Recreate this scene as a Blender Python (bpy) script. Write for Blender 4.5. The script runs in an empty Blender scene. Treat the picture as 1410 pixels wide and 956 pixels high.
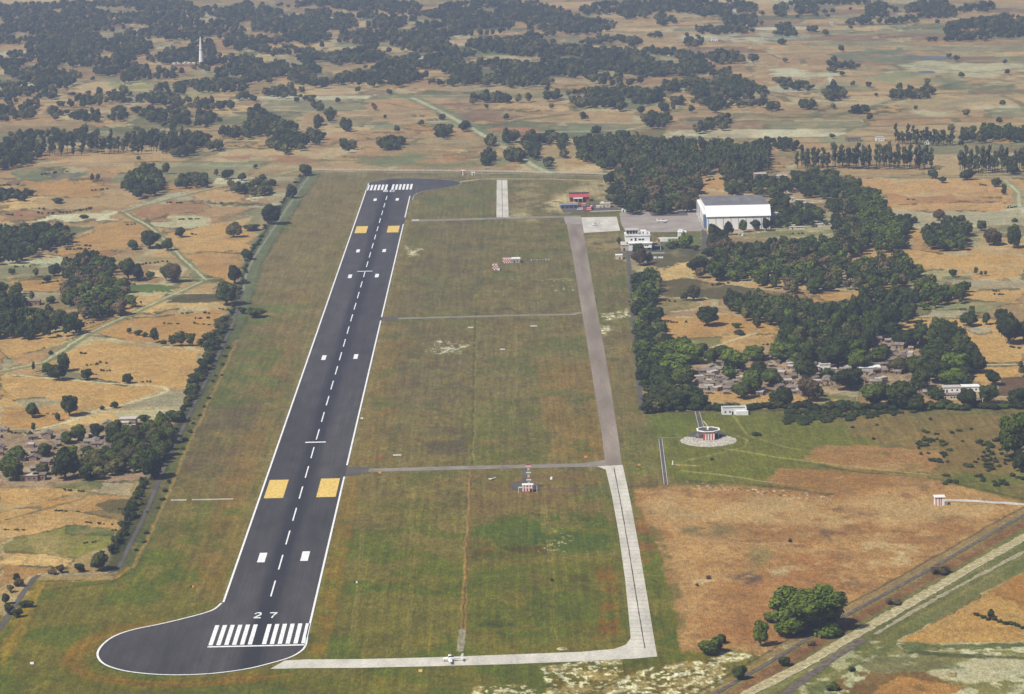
import bpy, bmesh, math, random
import numpy as np
from mathutils import Vector, Matrix

R = math.radians
C = bpy.context.scene.collection
scene = bpy.context.scene

# ------------------------------------------------------------------ camera, light, exposure
CAM_H = 387.0
FPX = 4000.0                      # focal length in photo pixels (photo is 1410 x 956)
TH = math.atan(767.0 / FPX)       # pitch below the horizon
RHO = math.radians(1.26)          # roll
cam_d = bpy.data.cameras.new('camera')
cam = bpy.data.objects.new('camera', cam_d)
C.objects.link(cam)
cam_d.sensor_width = 36.0
cam_d.lens = 36.0 * FPX / 1410.0
cam_d.clip_start = 1.0
cam_d.clip_end = 200000.0
_rt = Vector((1, 0, 0))
_up = Vector((0, math.sin(TH), math.cos(TH)))
_xc = _rt * math.cos(RHO) - _up * math.sin(RHO)
_yc = _rt * math.sin(RHO) + _up * math.cos(RHO)
_zc = _xc.cross(_yc)
cam.matrix_world = Matrix(((_xc.x, _yc.x, _zc.x, 0), (_xc.y, _yc.y, _zc.y, 0), (_xc.z, _yc.z, _zc.z, CAM_H), (0, 0, 0, 1)))
scene.camera = cam

SUN_EL = R(50)
SUN_DIR = Vector((-math.cos(R(36)), -math.sin(R(36)), 0)) * math.cos(SUN_EL) + Vector((0, 0, math.sin(SUN_EL)))  # towards the sun
w = bpy.data.worlds.new('World')
scene.world = w
w.use_nodes = True
wn = w.node_tree.nodes
sky = wn.new('ShaderNodeTexSky')
sky.sky_type = 'NISHITA'
sky.sun_disc = False
sky.sun_elevation = SUN_EL
sky.sun_rotation = math.atan2(SUN_DIR.x, SUN_DIR.y)
sky.air_density = 1.0
sky.dust_density = 2.0
wn['Background'].inputs['Strength'].default_value = 0.052
w.node_tree.links.new(sky.outputs[0], wn['Background'].inputs['Color'])
sun_d = bpy.data.lights.new('sun', 'SUN')
sun_d.energy = 4.7
sun_d.angle = R(0.5)
sun_d.color = (1.0, 0.96, 0.89)
sun = bpy.data.objects.new('sun', sun_d)
C.objects.link(sun)
sun.rotation_euler = SUN_DIR.to_track_quat('Z', 'Y').to_euler()
sun.location = (0, 0, 600)
scene.view_settings.view_transform = 'Standard'
scene.view_settings.look = 'None'
scene.view_settings.exposure = 0.27
scene.view_settings.gamma = 1.0
scene.view_settings.use_curve_mapping = False
scene.render.engine = 'CYCLES'
scene.cycles.max_bounces = 5
scene.cycles.diffuse_bounces = 2
scene.cycles.glossy_bounces = 2
scene.cycles.transparent_max_bounces = 4
scene.cycles.volume_bounces = 0
HAZE_DENSITY = 0.000092

# ------------------------------------------------------------------ pixel of the photo -> ground metres
def rot_px(x, y):
    dx = np.asarray(x, float) - 705.0
    dy = np.asarray(y, float) - 478.0
    return dx * math.cos(RHO) - dy * math.sin(RHO), dx * math.sin(RHO) + dy * math.cos(RHO)

def uv_w(u, v):
    u = np.asarray(u, float) / FPX
    v = np.asarray(v, float) / FPX
    dn = math.sin(TH) + v * math.cos(TH)
    return CAM_H * u / dn, CAM_H * (math.cos(TH) - v * math.sin(TH)) / dn

def W(x, y):
    """photo pixel -> ground point"""
    X, Y = uv_w(*rot_px(x, y))
    return float(X), float(Y)

def to_px(X, Y, Z=0.0):
    """ground point -> photo pixel (numpy)"""
    X = np.asarray(X, float); Y = np.asarray(Y, float)
    dz = Z - CAM_H
    depth = Y * math.cos(TH) - dz * math.sin(TH)
    upc = Y * math.sin(TH) + dz * math.cos(TH)
    u = FPX * X / depth
    v = -FPX * upc / depth
    return 705 + u * math.cos(RHO) + v * math.sin(RHO), 478 - u * math.sin(RHO) + v * math.cos(RHO)

def mpp(y):
    """metres per photo pixel, sideways, on the ground at row y"""
    return CAM_H / math.cos(TH) / (y + 289.0)

def lin(c):
    r = []
    for a in c[:3]:
        a = a / 255.0
        r.append(a / 12.92 if a <= 0.04045 else ((a + 0.055) / 1.055) ** 2.4)
    return r

LIT = (1.40, 1.32, 1.24)                        # how much brighter than its base colour a sunlit flat surface shows
def alb(c):
    return [min(0.85, v / k) for v, k in zip(lin(c), LIT)]

# ------------------------------------------------------------------ numpy noise
_perm = np.random.RandomState(7).rand(256, 256)
def vnoise(x, y, seed=0):
    x = x + seed * 17.37; y = y + seed * 9.71
    xi = np.floor(x).astype(int); yi = np.floor(y).astype(int)
    fx = x - xi; fy = y - yi
    fx = fx * fx * (3 - 2 * fx); fy = fy * fy * (3 - 2 * fy)
    a = _perm[xi & 255, yi & 255]; b = _perm[(xi + 1) & 255, yi & 255]
    c = _perm[xi & 255, (yi + 1) & 255]; d = _perm[(xi + 1) & 255, (yi + 1) & 255]
    return (a * (1 - fx) + b * fx) * (1 - fy) + (c * (1 - fx) + d * fx) * fy

def fbm(x, y, seed=0, oct=4):
    s = 0; a = 0.5; t = 0
    for i in range(oct):
        s = s + a * vnoise(x * 2 ** i, y * 2 ** i, seed + i * 3)
        t += a; a *= 0.55
    return s / t                  # 0..1, mean .5

def sstep(a, b, x):
    t = np.clip((x - a) / (b - a), 0, 1)
    return t * t * (3 - 2 * t)

# ------------------------------------------------------------------ materials
def new_mat(name, rough=0.9, spec=0.2):
    m = bpy.data.materials.new(name)
    m.use_nodes = True
    nt = m.node_tree
    b = nt.nodes['Principled BSDF']
    b.inputs['Roughness'].default_value = rough
    b.inputs['Specular IOR Level'].default_value = spec
    return m, nt, b

def noisy_mat(name, c1, c2, scale=0.5, detail=5, rough=0.9, spec=0.2, stretch=(1, 1, 1), lo=0.3, hi=0.7, metal=0.0, fine=None):
    """world-position noise between two base colours, with an optional finer grain"""
    m, nt, b = new_mat(name, rough, spec)
    N, L = nt.nodes, nt.links
    geo = N.new('ShaderNodeNewGeometry')
    mp = N.new('ShaderNodeMapping'); mp.inputs['Scale'].default_value = stretch
    L.new(geo.outputs['Position'], mp.inputs['Vector'])
    no = N.new('ShaderNodeTexNoise'); no.inputs['Scale'].default_value = scale; no.inputs['Detail'].default_value = detail
    L.new(mp.outputs[0], no.inputs['Vector'])
    cr = N.new('ShaderNodeValToRGB')
    cr.color_ramp.elements[0].position = lo; cr.color_ramp.elements[0].color = (*c1, 1)
    cr.color_ramp.elements[1].position = hi; cr.color_ramp.elements[1].color = (*c2, 1)
    L.new(no.outputs['Fac'], cr.inputs[0])
    out = cr.outputs[0]
    if fine:
        n2 = N.new('ShaderNodeTexNoise'); n2.inputs['Scale'].default_value = fine[0]; n2.inputs['Detail'].default_value = 3
        L.new(geo.outputs['Position'], n2.inputs['Vector'])
        mr = N.new('ShaderNodeMapRange'); mr.inputs[1].default_value = .25; mr.inputs[2].default_value = .75
        mr.inputs[3].default_value = 1 - fine[1]; mr.inputs[4].default_value = 1 + fine[1]
        L.new(n2.outputs['Fac'], mr.inputs[0])
        vm = N.new('ShaderNodeVectorMath'); vm.operation = 'SCALE'
        L.new(out, vm.inputs[0]); L.new(mr.outputs[0], vm.inputs['Scale'])
        out = vm.outputs[0]
    L.new(out, b.inputs['Base Color'])
    b.inputs['Metallic'].default_value = metal
    return m

def foliage_mat(name, dark, light, rnd=0.5, scale=0.35):
    dark = (dark[0] * .66, dark[1] * .62, dark[2] * .5); light = (light[0] * .92, light[1] * .80, light[2] * .42)
    m, nt, b = new_mat(name, 0.75, 0.15)
    N, L = nt.nodes, nt.links
    geo = N.new('ShaderNodeNewGeometry')
    no = N.new('ShaderNodeTexNoise'); no.inputs['Scale'].default_value = scale; no.inputs['Detail'].default_value = 3
    L.new(geo.outputs['Position'], no.inputs['Vector'])
    cr = N.new('ShaderNodeValToRGB')
    cr.color_ramp.elements[0].position = .32; cr.color_ramp.elements[0].color = (*dark, 1)
    cr.color_ramp.elements[1].position = .68; cr.color_ramp.elements[1].color = (*light, 1)
    L.new(no.outputs['Fac'], cr.inputs[0])
    oi = N.new('ShaderNodeObjectInfo')
    n2 = N.new('ShaderNodeTexNoise'); n2.inputs['Scale'].default_value = 0.045; n2.inputs['Detail'].default_value = 1
    L.new(geo.outputs['Position'], n2.inputs['Vector'])
    ad = N.new('ShaderNodeMath'); ad.operation = 'ADD'
    L.new(oi.outputs['Random'], ad.inputs[0]); L.new(n2.outputs['Fac'], ad.inputs[1])
    mr = N.new('ShaderNodeMapRange'); mr.inputs[1].default_value = 0.2; mr.inputs[2].default_value = 1.5
    mr.inputs[3].default_value = 1 - rnd; mr.inputs[4].default_value = 1 + rnd
    L.new(ad.outputs[0], mr.inputs[0])
    vm = N.new('ShaderNodeVectorMath'); vm.operation = 'SCALE'
    L.new(cr.outputs[0], vm.inputs[0]); L.new(mr.outputs[0], vm.inputs['Scale'])
    L.new(vm.outputs[0], b.inputs['Base Color'])
    return m

MAT = {}
MAT['runway'] = noisy_mat('runway_asphalt', (.038, .034, .034), (.066, .059, .057), .04, 7, .85, .3, (1, .12, 1), fine=(.9, .3))
MAT['rubber'] = noisy_mat('tyre_rubber_deposit', (.026, .027, .036), (.044, .044, .052), .06, 6, .8, .3, (1, .08, 1), fine=(.3, .2))
MAT['road'] = noisy_mat('road_asphalt', (.070, .063, .056), (.115, .103, .090), .08, 5, .9, .2, fine=(.8, .15))
MAT['grey_taxi'] = noisy_mat('weathered_taxiway', (.165, .132, .10), (.285, .235, .185), .09, 7, .9, .2, (1, .12, 1), fine=(.6, .22))
MAT['link'] = noisy_mat('thin_link_concrete', (.17, .145, .115), (.27, .24, .195), .09, 5, .9, .2, fine=(.5, .15))
MAT['concrete'] = noisy_mat('pale_concrete', (.40, .375, .32), (.60, .565, .48), .12, 7, .85, .25, (1, .3, 1), fine=(.7, .2))
MAT['apron'] = noisy_mat('apron_concrete', (.24, .205, .175), (.34, .30, .26), .06, 5, .9, .2, fine=(.3, .1))
MAT['paint'] = noisy_mat('white_marking_paint', (.46, .46, .46), (.80, .80, .79), .8, 6, .7, .3, lo=.28, hi=.5, fine=(2.0, .1))
MAT['yellow'] = noisy_mat('yellow_marking_paint', (.44, .30, .07), (.72, .50, .13), .5, 6, .7, .3, lo=.25, hi=.55, fine=(1.5, .12))
MAT['bright_white'] = noisy_mat('fresh_white_sheet', (.74, .74, .72), (.86, .86, .84), .2, 4, .6, .3)
MAT['white'] = noisy_mat('white_wall', (.66, .65, .62), (.80, .80, .78), .3, 4, .8, .2)
MAT['cream'] = noisy_mat('cream_wall', (.52, .45, .33), (.64, .57, .44), .3, 4, .85, .2)
MAT['beige'] = noisy_mat('beige_wall', (.38, .33, .27), (.48, .42, .35), .3, 4, .85, .2)
MAT['glass'] = noisy_mat('dark_glass', (.02, .025, .03), (.035, .04, .05), 1, 2, .15, .6)
MAT['dark'] = noisy_mat('dark_opening', (.025, .022, .02), (.05, .045, .04), 1, 2, .9, .1)
MAT['grey_roof'] = noisy_mat('weathered_grey_roof', (.13, .125, .13), (.22, .21, .21), .15, 6, .8, .3, (1, .2, 1), fine=(1.2, .1))
MAT['blue'] = noisy_mat('blue_steel_door', (.03, .14, .34), (.06, .22, .46), .3, 3, .5, .4)
MAT['red'] = noisy_mat('red_paint', (.38, .05, .035), (.50, .09, .06), .4, 3, .6, .4)
MAT['redroof'] = noisy_mat('red_sheet_roof', (.30, .045, .05), (.46, .09, .09), .3, 4, .6, .4)
MAT['brick'] = noisy_mat('mud_brick', (.17, .115, .08), (.30, .21, .15), .35, 5, .95, .1)
MAT['mudwall'] = noisy_mat('mud_plaster', (.22, .165, .115), (.36, .285, .21), .3, 5, .95, .1)
MAT['tile'] = noisy_mat('old_roof_tiles', (.13, .10, .08), (.26, .21, .175), .5, 5, .95, .1)
MAT['thatch'] = noisy_mat('grey_thatch', (.16, .135, .105), (.31, .27, .22), .4, 5, .95, .1)
MAT['paleroof'] = noisy_mat('pale_flat_roof', (.40, .36, .31), (.54, .50, .45), .4, 5, .95, .1)
MAT['trunk'] = noisy_mat('bark', (.10, .075, .055), (.20, .16, .125), 1.0, 4, .95, .1)
MAT['palebark'] = noisy_mat('pale_bark', (.24, .20, .165), (.38, .33, .28), .8, 4, .95, .1)
MAT['steel'] = noisy_mat('galvanised_steel', (.35, .35, .36), (.48, .48, .49), 1.0, 3, .45, .5, metal=.4)
MAT['tyre'] = noisy_mat('rubber_tyre', (.015, .015, .015), (.03, .03, .03), 2, 2, .9, .2)
MAT['stone'] = noisy_mat('rubble_stone', (.22, .20, .17), (.55, .50, .42), .9, 5, .95, .1)
MAT['chimney'] = noisy_mat('whitewashed_brick', (.70, .69, .66), (.82, .81, .79), .2, 4, .85, .2)
MAT['dirt'] = noisy_mat('dirt_track', (.20, .175, .10), (.37, .325, .215), .35, 6, .95, .1, fine=(.7, .3))
MAT['sand'] = noisy_mat('pale_sandy_track', (.24, .205, .095), (.47, .40, .225), .35, 6, .95, .1, fine=(.7, .3))
MAT['ballast'] = noisy_mat('dark_ballast', (.075, .060, .050), (.17, .135, .11), .3, 6, .95, .1, fine=(.6, .2))
MAT['pond'] = noisy_mat('still_water', (.085, .085, .07), (.12, .12, .10), .02, 3, .25, .5)
MAT['verge_track'] = noisy_mat('grassy_track', (.15, .15, .085), (.25, .25, .17), .2, 6, .95, .1, fine=(.7, .25))
MAT['orange'] = noisy_mat('orange_paint', (.65, .22, .04), (.72, .28, .06), 1, 2, .6, .3)

FOL = {
    'dark':  foliage_mat('foliage_dark', (.020, .034, .011), (.056, .082, .024)),
    'mid':   foliage_mat('foliage_mid', (.032, .054, .012), (.082, .115, .026)),
    'bright': foliage_mat('foliage_bright', (.046, .082, .010), (.110, .160, .022)),
    'olive': foliage_mat('foliage_olive', (.060, .066, .030), (.118, .122, .056)),
    'brown': foliage_mat('foliage_brown', (.085, .068, .048), (.150, .120, .085)),
    'euc':   foliage_mat('foliage_eucalyptus', (.026, .040, .019), (.068, .088, .040)),
    'hedge': foliage_mat('foliage_scrub', (.020, .034, .009), (.058, .080, .018)),
}

# ------------------------------------------------------------------ object helpers
def mesh_obj(name, verts, faces, mat, parent=None):
    me = bpy.data.meshes.new(name)
    me.from_pydata(verts, [], faces)
    me.validate()
    if mat: me.materials.append(mat)
    o = bpy.data.objects.new(name, me)
    C.objects.link(o)
    if parent is not None: o.parent = parent
    return o

def empty(name, loc=(0, 0, 0), rz=0.0):
    o = bpy.data.objects.new(name, None)
    o.empty_display_size = 1
    C.objects.link(o)
    o.location = loc; o.rotation_euler = (0, 0, rz)
    return o

def tag(o, label=None, cat=None, group=None, kind=None):
    if label: o['label'] = label
    if cat: o['category'] = cat
    if group: o['group'] = group
    if kind: o['kind'] = kind
    return o

class MB:
    """collects simple solids into one mesh"""
    def __init__(s): s.v = []; s.f = []
    def add(s, vs, fs):
        n = len(s.v); s.v += [tuple(v) for v in vs]; s.f += [tuple(i + n for i in f) for f in fs]
        return s
    def box(s, x0, x1, y0, y1, z0, z1):
        v = [(x0, y0, z0), (x1, y0, z0), (x1, y1, z0), (x0, y1, z0), (x0, y0, z1), (x1, y0, z1), (x1, y1, z1), (x0, y1, z1)]
        return s.add(v, [(0, 3, 2, 1), (4, 5, 6, 7), (0, 1, 5, 4), (1, 2, 6, 5), (2, 3, 7, 6), (3, 0, 4, 7)])
    def prism(s, pts, x0, x1):
        """closed (y, z) outline swept along x"""
        n = len(pts)
        v = [(x0, p[0], p[1]) for p in pts] + [(x1, p[0], p[1]) for p in pts]
        f = [tuple(range(n - 1, -1, -1)), tuple(range(n, 2 * n))] + [(i, (i + 1) % n, n + (i + 1) % n, n + i) for i in range(n)]
        return s.add(v, f)
    def lathe(s, prof, n=16, c=(0, 0), rot=0.0, cap=True):
        v = []; f = []
        for r, z in prof:
            for k in range(n):
                a = rot + 2 * math.pi * k / n
                v.append((c[0] + r * math.cos(a), c[1] + r * math.sin(a), z))
        for i in range(len(prof) - 1):
            for k in range(n):
                f.append((i * n + k, i * n + (k + 1) % n, (i + 1) * n + (k + 1) % n, (i + 1) * n + k))
        if cap:
            f.append(tuple(range(n - 1, -1, -1))); f.append(tuple((len(prof) - 1) * n + k for k in range(n)))
        return s.add(v, f)
    def tube(s, p, q, r0, r1=None, n=8):
        r1 = r0 if r1 is None else r1
        p = Vector(p); q = Vector(q); d = (q - p).normalized()
        a = d.orthogonal().normalized(); b = d.cross(a)
        v = []
        for c, r in ((p, r0), (q, r1)):
            for k in range(n):
                t = 2 * math.pi * k / n
                v.append(c + a * (r * math.cos(t)) + b * (r * math.sin(t)))
        f = [(k, (k + 1) % n, n + (k + 1) % n, n + k) for k in range(n)] + [tuple(range(n - 1, -1, -1)), tuple(range(n, 2 * n))]
        return s.add(v, f)
    def build(s, name, mat, parent=None):
        o = mesh_obj(name, s.v, s.f, mat, parent)
        bm = bmesh.new(); bm.from_mesh(o.data)
        bmesh.ops.recalc_face_normals(bm, faces=bm.faces)
        bm.to_mesh(o.data); bm.free()
        return o

def copy_tree(o, parent=None):
    c = o.copy(); C.objects.link(c); c.parent = parent
    for ch in list(o.children): copy_tree(ch, c)
    return c

def smooth_line(pts, n=6, closed=False):
    """Catmull-Rom through the points"""
    P = [np.array(p, float) for p in pts]; out = []
    m = len(P)
    for i in range(m if closed else m - 1):
        a = P[(i - 1) % m] if closed or i > 0 else P[0]
        b = P[i]; c = P[(i + 1) % m]
        d = P[(i + 2) % m] if closed or i + 2 < m else P[-1]
        for k in range(n):
            t = k / n
            out.append(.5 * ((2 * b) + (-a + c) * t + (2 * a - 5 * b + 4 * c - d) * t * t + (-a + 3 * b - 3 * c + d) * t ** 3))
    if not closed: out.append(P[-1])
    return [(float(p[0]), float(p[1])) for p in out]

def sheet(name, world_pts, z, mat, kind='structure', parent=None, thick=0.0):
    bm = bmesh.new()
    vs = [bm.verts.new((p[0], p[1], z)) for p in world_pts]
    f = bm.faces.new(vs)
    f.normal_update()
    if f.normal.z < 0: f.normal_flip()
    bmesh.ops.triangulate(bm, faces=bm.faces[:], ngon_method='EAR_CLIP')
    me = bpy.data.meshes.new(name); bm.to_mesh(me); bm.free()
    me.materials.append(mat)
    o = bpy.data.objects.new(name, me); C.objects.link(o)
    if parent: o.parent = parent
    elif kind: o['kind'] = kind
    return o

def ribbon_mesh(pts, width, z, jitter=0.0, seed=1, step=None):
    """strip along world points; returns verts, faces"""
    rnd = random.Random(seed)
    P = []
    for i in range(len(pts) - 1):
        a = Vector((*pts[i], 0)); b = Vector((*pts[i + 1], 0)); L = (b - a).length
        n = max(1, int(L / step)) if step else 1
        for k in range(n): P.append(a.lerp(b, k / n))
    P.append(Vector((*pts[-1], 0)))
    v = []; f = []
    for i, p in enumerate(P):
        d = (P[min(i + 1, len(P) - 1)] - P[max(i - 1, 0)]).normalized()
        nrm = Vector((-d.y, d.x, 0))
        w0 = width / 2 * (1 + rnd.uniform(-jitter, jitter)); w1 = width / 2 * (1 + rnd.uniform(-jitter, jitter))
        v.append((*(p + nrm * w0).xy, z)); v.append((*(p - nrm * w1).xy, z))
        if i: f.append((2 * i - 2, 2 * i - 1, 2 * i + 1, 2 * i))
    return v, f

def ribbon(name, px_pts, width, z, mat, jitter=0.0, seed=1, step=None, curve=False):
    if curve: px_pts = smooth_line(px_pts, 5)
    v, f = ribbon_mesh([W(*p) for p in px_pts], width, z, jitter, seed, step)
    o = mesh_obj(name, v, f, mat)
    o['kind'] = 'structure'
    return o

# ================================================================== THE GROUND SHEET
# one mesh to the horizon; its vertices carry the soil, crop and grass colours of each field
FT = FPX * math.tan(TH)
rows = list(np.arange(262, 1262, 0.95))
far = [8, 14, 24, 40, 60, 85, 115, 145, 175, 200, 225, 245, 255]
near = [1268, 1280, 1300, 1340, 1400, 1500, 1700, 2100, 3000, 6000]
wr = np.array(far + rows + near, float)
cols = list(np.arange(-800, 812, 1.25))
side = [820, 840, 880, 950, 1100, 1400, 2000, 3200, 6000, 14000]
uc = np.array([-s for s in side[::-1]] + cols + side, float)
UU, WW = np.meshgrid(uc, wr)
GX, GY = uv_w(UU, WW - FT)
PX, PY = to_px(GX, GY)
nr, nc = GX.shape

# slightly wandering pixel coordinates so that painted borders are not ruled lines
_wx = fbm(GX / 11, GY / 11, 3, 3) - .5
_wy = fbm(GX / 11, GY / 11, 5, 3) - .5
_mw = mpp(PY)
_ux = fbm(GX / 38, GY / 38, 13, 2) - .5; _uy = fbm(GX / 38, GY / 38, 15, 2) - .5
_tx = vnoise(GX / 2.2, GY / 3.5, 17) - .5; _ty = vnoise(GX / 2.2, GY / 3.5, 19) - .5
_fs = .30 + sstep(1400, 3500, GY) * 2.0
WPX = PX + (_wx * 9 * _fs + _ux * 12 * _fs + _tx * 2.0) / _mw
WPY = PY + (_wy * 9 * _fs + _uy * 12 * _fs + _ty * 3.0) / (_mw * 3.4)

def col3(c): return np.array(alb(c))

def fields(ang, cw, ch, seed, pal, x, y):
    ca, sa = math.cos(ang), math.sin(ang)
    xw = x + 26 * (fbm(x / 150, y / 150, seed, 2) - .5)
    yw = y + 60 * (fbm(x / 190, y / 190, seed + 2, 2) - .5)
    a = xw * ca + yw * sa; b = -xw * sa + yw * ca
    rng = np.random.RandomState(seed)
    rowoff = rng.rand(512) * cw * 2; rowwid = cw * (0.6 + rng.rand(512))
    edges = np.cumsum(ch * (0.45 + 1.1 * rng.rand(512))); edges -= edges[256]
    bi = np.clip(np.searchsorted(edges, b.ravel()).reshape(b.shape), 1, 511)
    db = np.minimum(b - edges[bi - 1], edges[bi] - b)
    wd = rowwid[bi]
    sk = b * 0.35 * (rng.rand(512)[bi] - .5)
    t = (a + rowoff[bi] + sk) / wd
    ai = np.floor(t).astype(int); fr = t - ai
    da = np.minimum(fr, 1 - fr) * wd
    h = (bi * 73856093) ^ (ai * 19349663)
    h = (h ^ (h >> 7)) & 1023
    tab = rng.rand(1024)[h]; tab2 = rng.rand(1024)[h]
    cum = np.cumsum([p[1] for p in pal]); cum = cum / cum[-1]
    idx = np.searchsorted(cum, tab)
    cols_ = np.array([alb(p[0]) for p in pal])
    c = cols_[np.clip(idx, 0, len(pal) - 1)] * (0.80 + 0.36 * tab2)[..., None]
    d = np.minimum(da, db)
    return c, d, tab2

PAL = [((204, 156, 98), 34), ((194, 142, 86), 26), ((212, 172, 116), 14), ((172, 126, 84), 8), ((158, 142, 104), 9),
       ((118, 116, 66), 5), ((204, 186, 148), 5)]
PALF = [((196, 154, 104), 30), ((182, 138, 92), 22), ((204, 168, 120), 14), ((160, 122, 88), 8), ((150, 138, 100), 14),
        ((118, 116, 74), 8), ((204, 188, 156), 5)]
cA, dA, hA = fields(0.18, 95, 70, 11, PAL, GX, GY)
cB, dB, hB = fields(-0.12, 130, 90, 23, PALF, GX, GY)
farm = sstep(1500, 1700, GY + 60 * (fbm(GX / 80, GY / 80, 9, 2) - .5))[..., None]
COL = cA * (1 - farm) + cB * farm
# bunds between the fields
D = np.where(farm[..., 0] > .5, dB, dA)
_bw = 1 + sstep(1200, 3500, GY) * 2.2
bund = (1 - sstep(0.9 * _bw, 2.2 * _bw, D)) * (vnoise(GX / 45, GY / 45, 4) > .30)
bcol = np.where((vnoise(GX / 60, GY / 60, 8) > .55)[..., None], col3((196, 176, 136)), col3((112, 102, 62)))
COL = COL + (bcol - COL) * (0.8 * bund)[..., None]
# scattered rough greenish and sandy land over the farmland
n1 = fbm(GX / 140, GY / 140, 31, 4)
k = sstep(.57, .66, n1)[..., None] * .40
COL = COL + (col3((132, 124, 84)) - COL) * k
n2 = fbm(GX / 60, GY / 90, 37, 4)
k = sstep(.62, .72, n2)[..., None] * .35
COL = COL + (col3((150, 108, 74)) - COL) * k
KIND = np.zeros((nr, nc, 3)); KIND[..., 1] = 1.0     # r: mown grass, g: crop, b: sandy breakup

def sd_poly(px, py, P):
    P = np.array(P, float); n = len(P)
    d = np.full(px.shape, 1e18); ins = np.zeros(px.shape, bool)
    for i in range(n):
        ax, ay = P[i]; bx, by = P[(i + 1) % n]
        ex, ey = bx - ax, by - ay
        t = np.clip(((px - ax) * ex + (py - ay) * ey) / (ex * ex + ey * ey + 1e-9), 0, 1)
        d = np.minimum(d, (px - ax - ex * t) ** 2 + (py - ay - ey * t) ** 2)
        c = ((ay > py) != (by > py)) & (px < (bx - ax) * (py - ay) / (by - ay + 1e-12) + ax)
        ins ^= c
    d = np.sqrt(d)
    return np.where(ins, -d, d)

def win(P, pad):
    P = np.array(P, float)
    m = (PX > P[:, 0].min() - pad) & (PX < P[:, 0].max() + pad) & (PY > P[:, 1].min() - pad) & (PY < P[:, 1].max() + pad)
    r = np.where(m.any(1))[0]; c = np.where(m.any(0))[0]
    if len(r) == 0 or len(c) == 0: return None
    return slice(r[0], r[-1] + 1), slice(c[0], c[-1] + 1)

def paint(P, color, soft=1.2, alpha=1.0, brk=None, kind=None, keep=False, warp=True):
    """colour an outlined patch of ground; brk = (scale_m, lo, hi, seed) breaks it up"""
    s = win(P, 12 + soft * 2)
    if s is None: return
    qx, qy = (WPX[s], WPY[s]) if warp else (PX[s], PY[s])
    a = 1 - sstep(-soft, soft, sd_poly(qx, qy, P))
    a = a * alpha
    if brk:
        a = a * sstep(brk[1], brk[2], fbm(GX[s] / brk[0], GY[s] / (brk[0] * 1.3), brk[3], 5))
    c = col3(color)
    COL[s] += (c - COL[s]) * a[..., None]
    if kind == (0, 1, 0):                              # grassy or dusty bund round a field
        dd = sd_poly(qx, qy, P); e = (1 - sstep(.4, 1.35, np.abs(dd))) * sstep(.22, .36, vnoise(GX[s] / 16, GY[s] / 22, 21)) * .9
        e2 = (vnoise(GX[s] / 70, GY[s] / 70, 25) > .55)[..., None]
        COL[s] += (np.where(e2, col3((198, 178, 138)), col3((92, 84, 48))) - COL[s]) * e[..., None]
    if kind is not None:
        KIND[s] += (np.array(kind, float) - KIND[s]) * a[..., None]

def ell(cx, cy, rx, ry, n=14):
    return [(cx + rx * math.cos(t * 2 * math.pi / n), cy + ry * math.sin(t * 2 * math.pi / n)) for t in range(n)]

def line(P, width_m, color, alpha=1.0, soft=0.5, kind=None, brk=None):
    """paint a track or ditch of true width along ground points"""
    s = win(P, 30)
    if s is None: return
    gx, gy = GX[s], GY[s]
    d = np.full(gx.shape, 1e18)
    Q = [W(*p) for p in P]
    wx = gx + 2.2 * _wx[s]; wy = gy + 2.2 * _wy[s]
    for (ax, ay), (bx, by) in zip(Q[:-1], Q[1:]):
        ex, ey = bx - ax, by - ay
        t = np.clip(((wx - ax) * ex + (wy - ay) * ey) / (ex * ex + ey * ey + 1e-9), 0, 1)
        d = np.minimum(d, (wx - ax - ex * t) ** 2 + (wy - ay - ey * t) ** 2)
    d = np.sqrt(d)
    a = (1 - sstep(width_m / 2 - soft, width_m / 2 + soft, d)) * alpha
    if brk: a = a * sstep(brk[1], brk[2], fbm(gx / brk[0], gy / brk[0], brk[3], 4))
    COL[s] += (col3(color) - COL[s]) * a[..., None]
    if kind is not None: KIND[s] += (np.array(kind, float) - KIND[s]) * a[..., None]

CROP = (0, 1, 0); GRASS = (1, 0, 0); ROUGH = (0, 0.35, 0)
WH = (206, 156, 92); WH2 = (194, 142, 80); WH3 = (216, 172, 110); ORG = (184, 124, 68); BRN = (150, 108, 72)
GRY = (168, 150, 118); GRN = (104, 112, 56); DGRN = (70, 82, 38); SAND = (226, 210, 172); PINK = (178, 140, 112)
VERGE = (128, 130, 92)

# --- plots of the farmland: leaning quadrilaterals, each with its crop and its bund
_pr = random.Random(42)
for i in range(210):
    if i < 45: x, y = _pr.uniform(-20, 330), _pr.uniform(245, 560); ww, hh = _pr.uniform(35, 85), _pr.uniform(9, 20)
    elif i < 95: x, y = _pr.uniform(900, 1430), _pr.uniform(245, 540); ww, hh = _pr.uniform(35, 90), _pr.uniform(8, 18)
    else: x, y = _pr.uniform(-20, 1430), _pr.uniform(20, 232); ww, hh = _pr.uniform(28, 80), _pr.uniform(3, 4 + y * .035)
    sk = _pr.uniform(-.9, 1.2) * hh; sl = _pr.uniform(-.07, .05) * ww; ax = _pr.uniform(.7, 1.1)
    P = [(x, y), (x + ww, y + sl), (x + ww * ax - sk, y + hh + sl), (x - sk, y + hh)]
    c = _pr.choice([WH, WH2, WH3, WH, WH2, ORG, BRN, GRY, (140, 124, 82), (112, 112, 60), (214, 184, 132), (172, 134, 90)])
    paint(P, c, .8, _pr.uniform(.45, .8), None, CROP)
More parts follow.
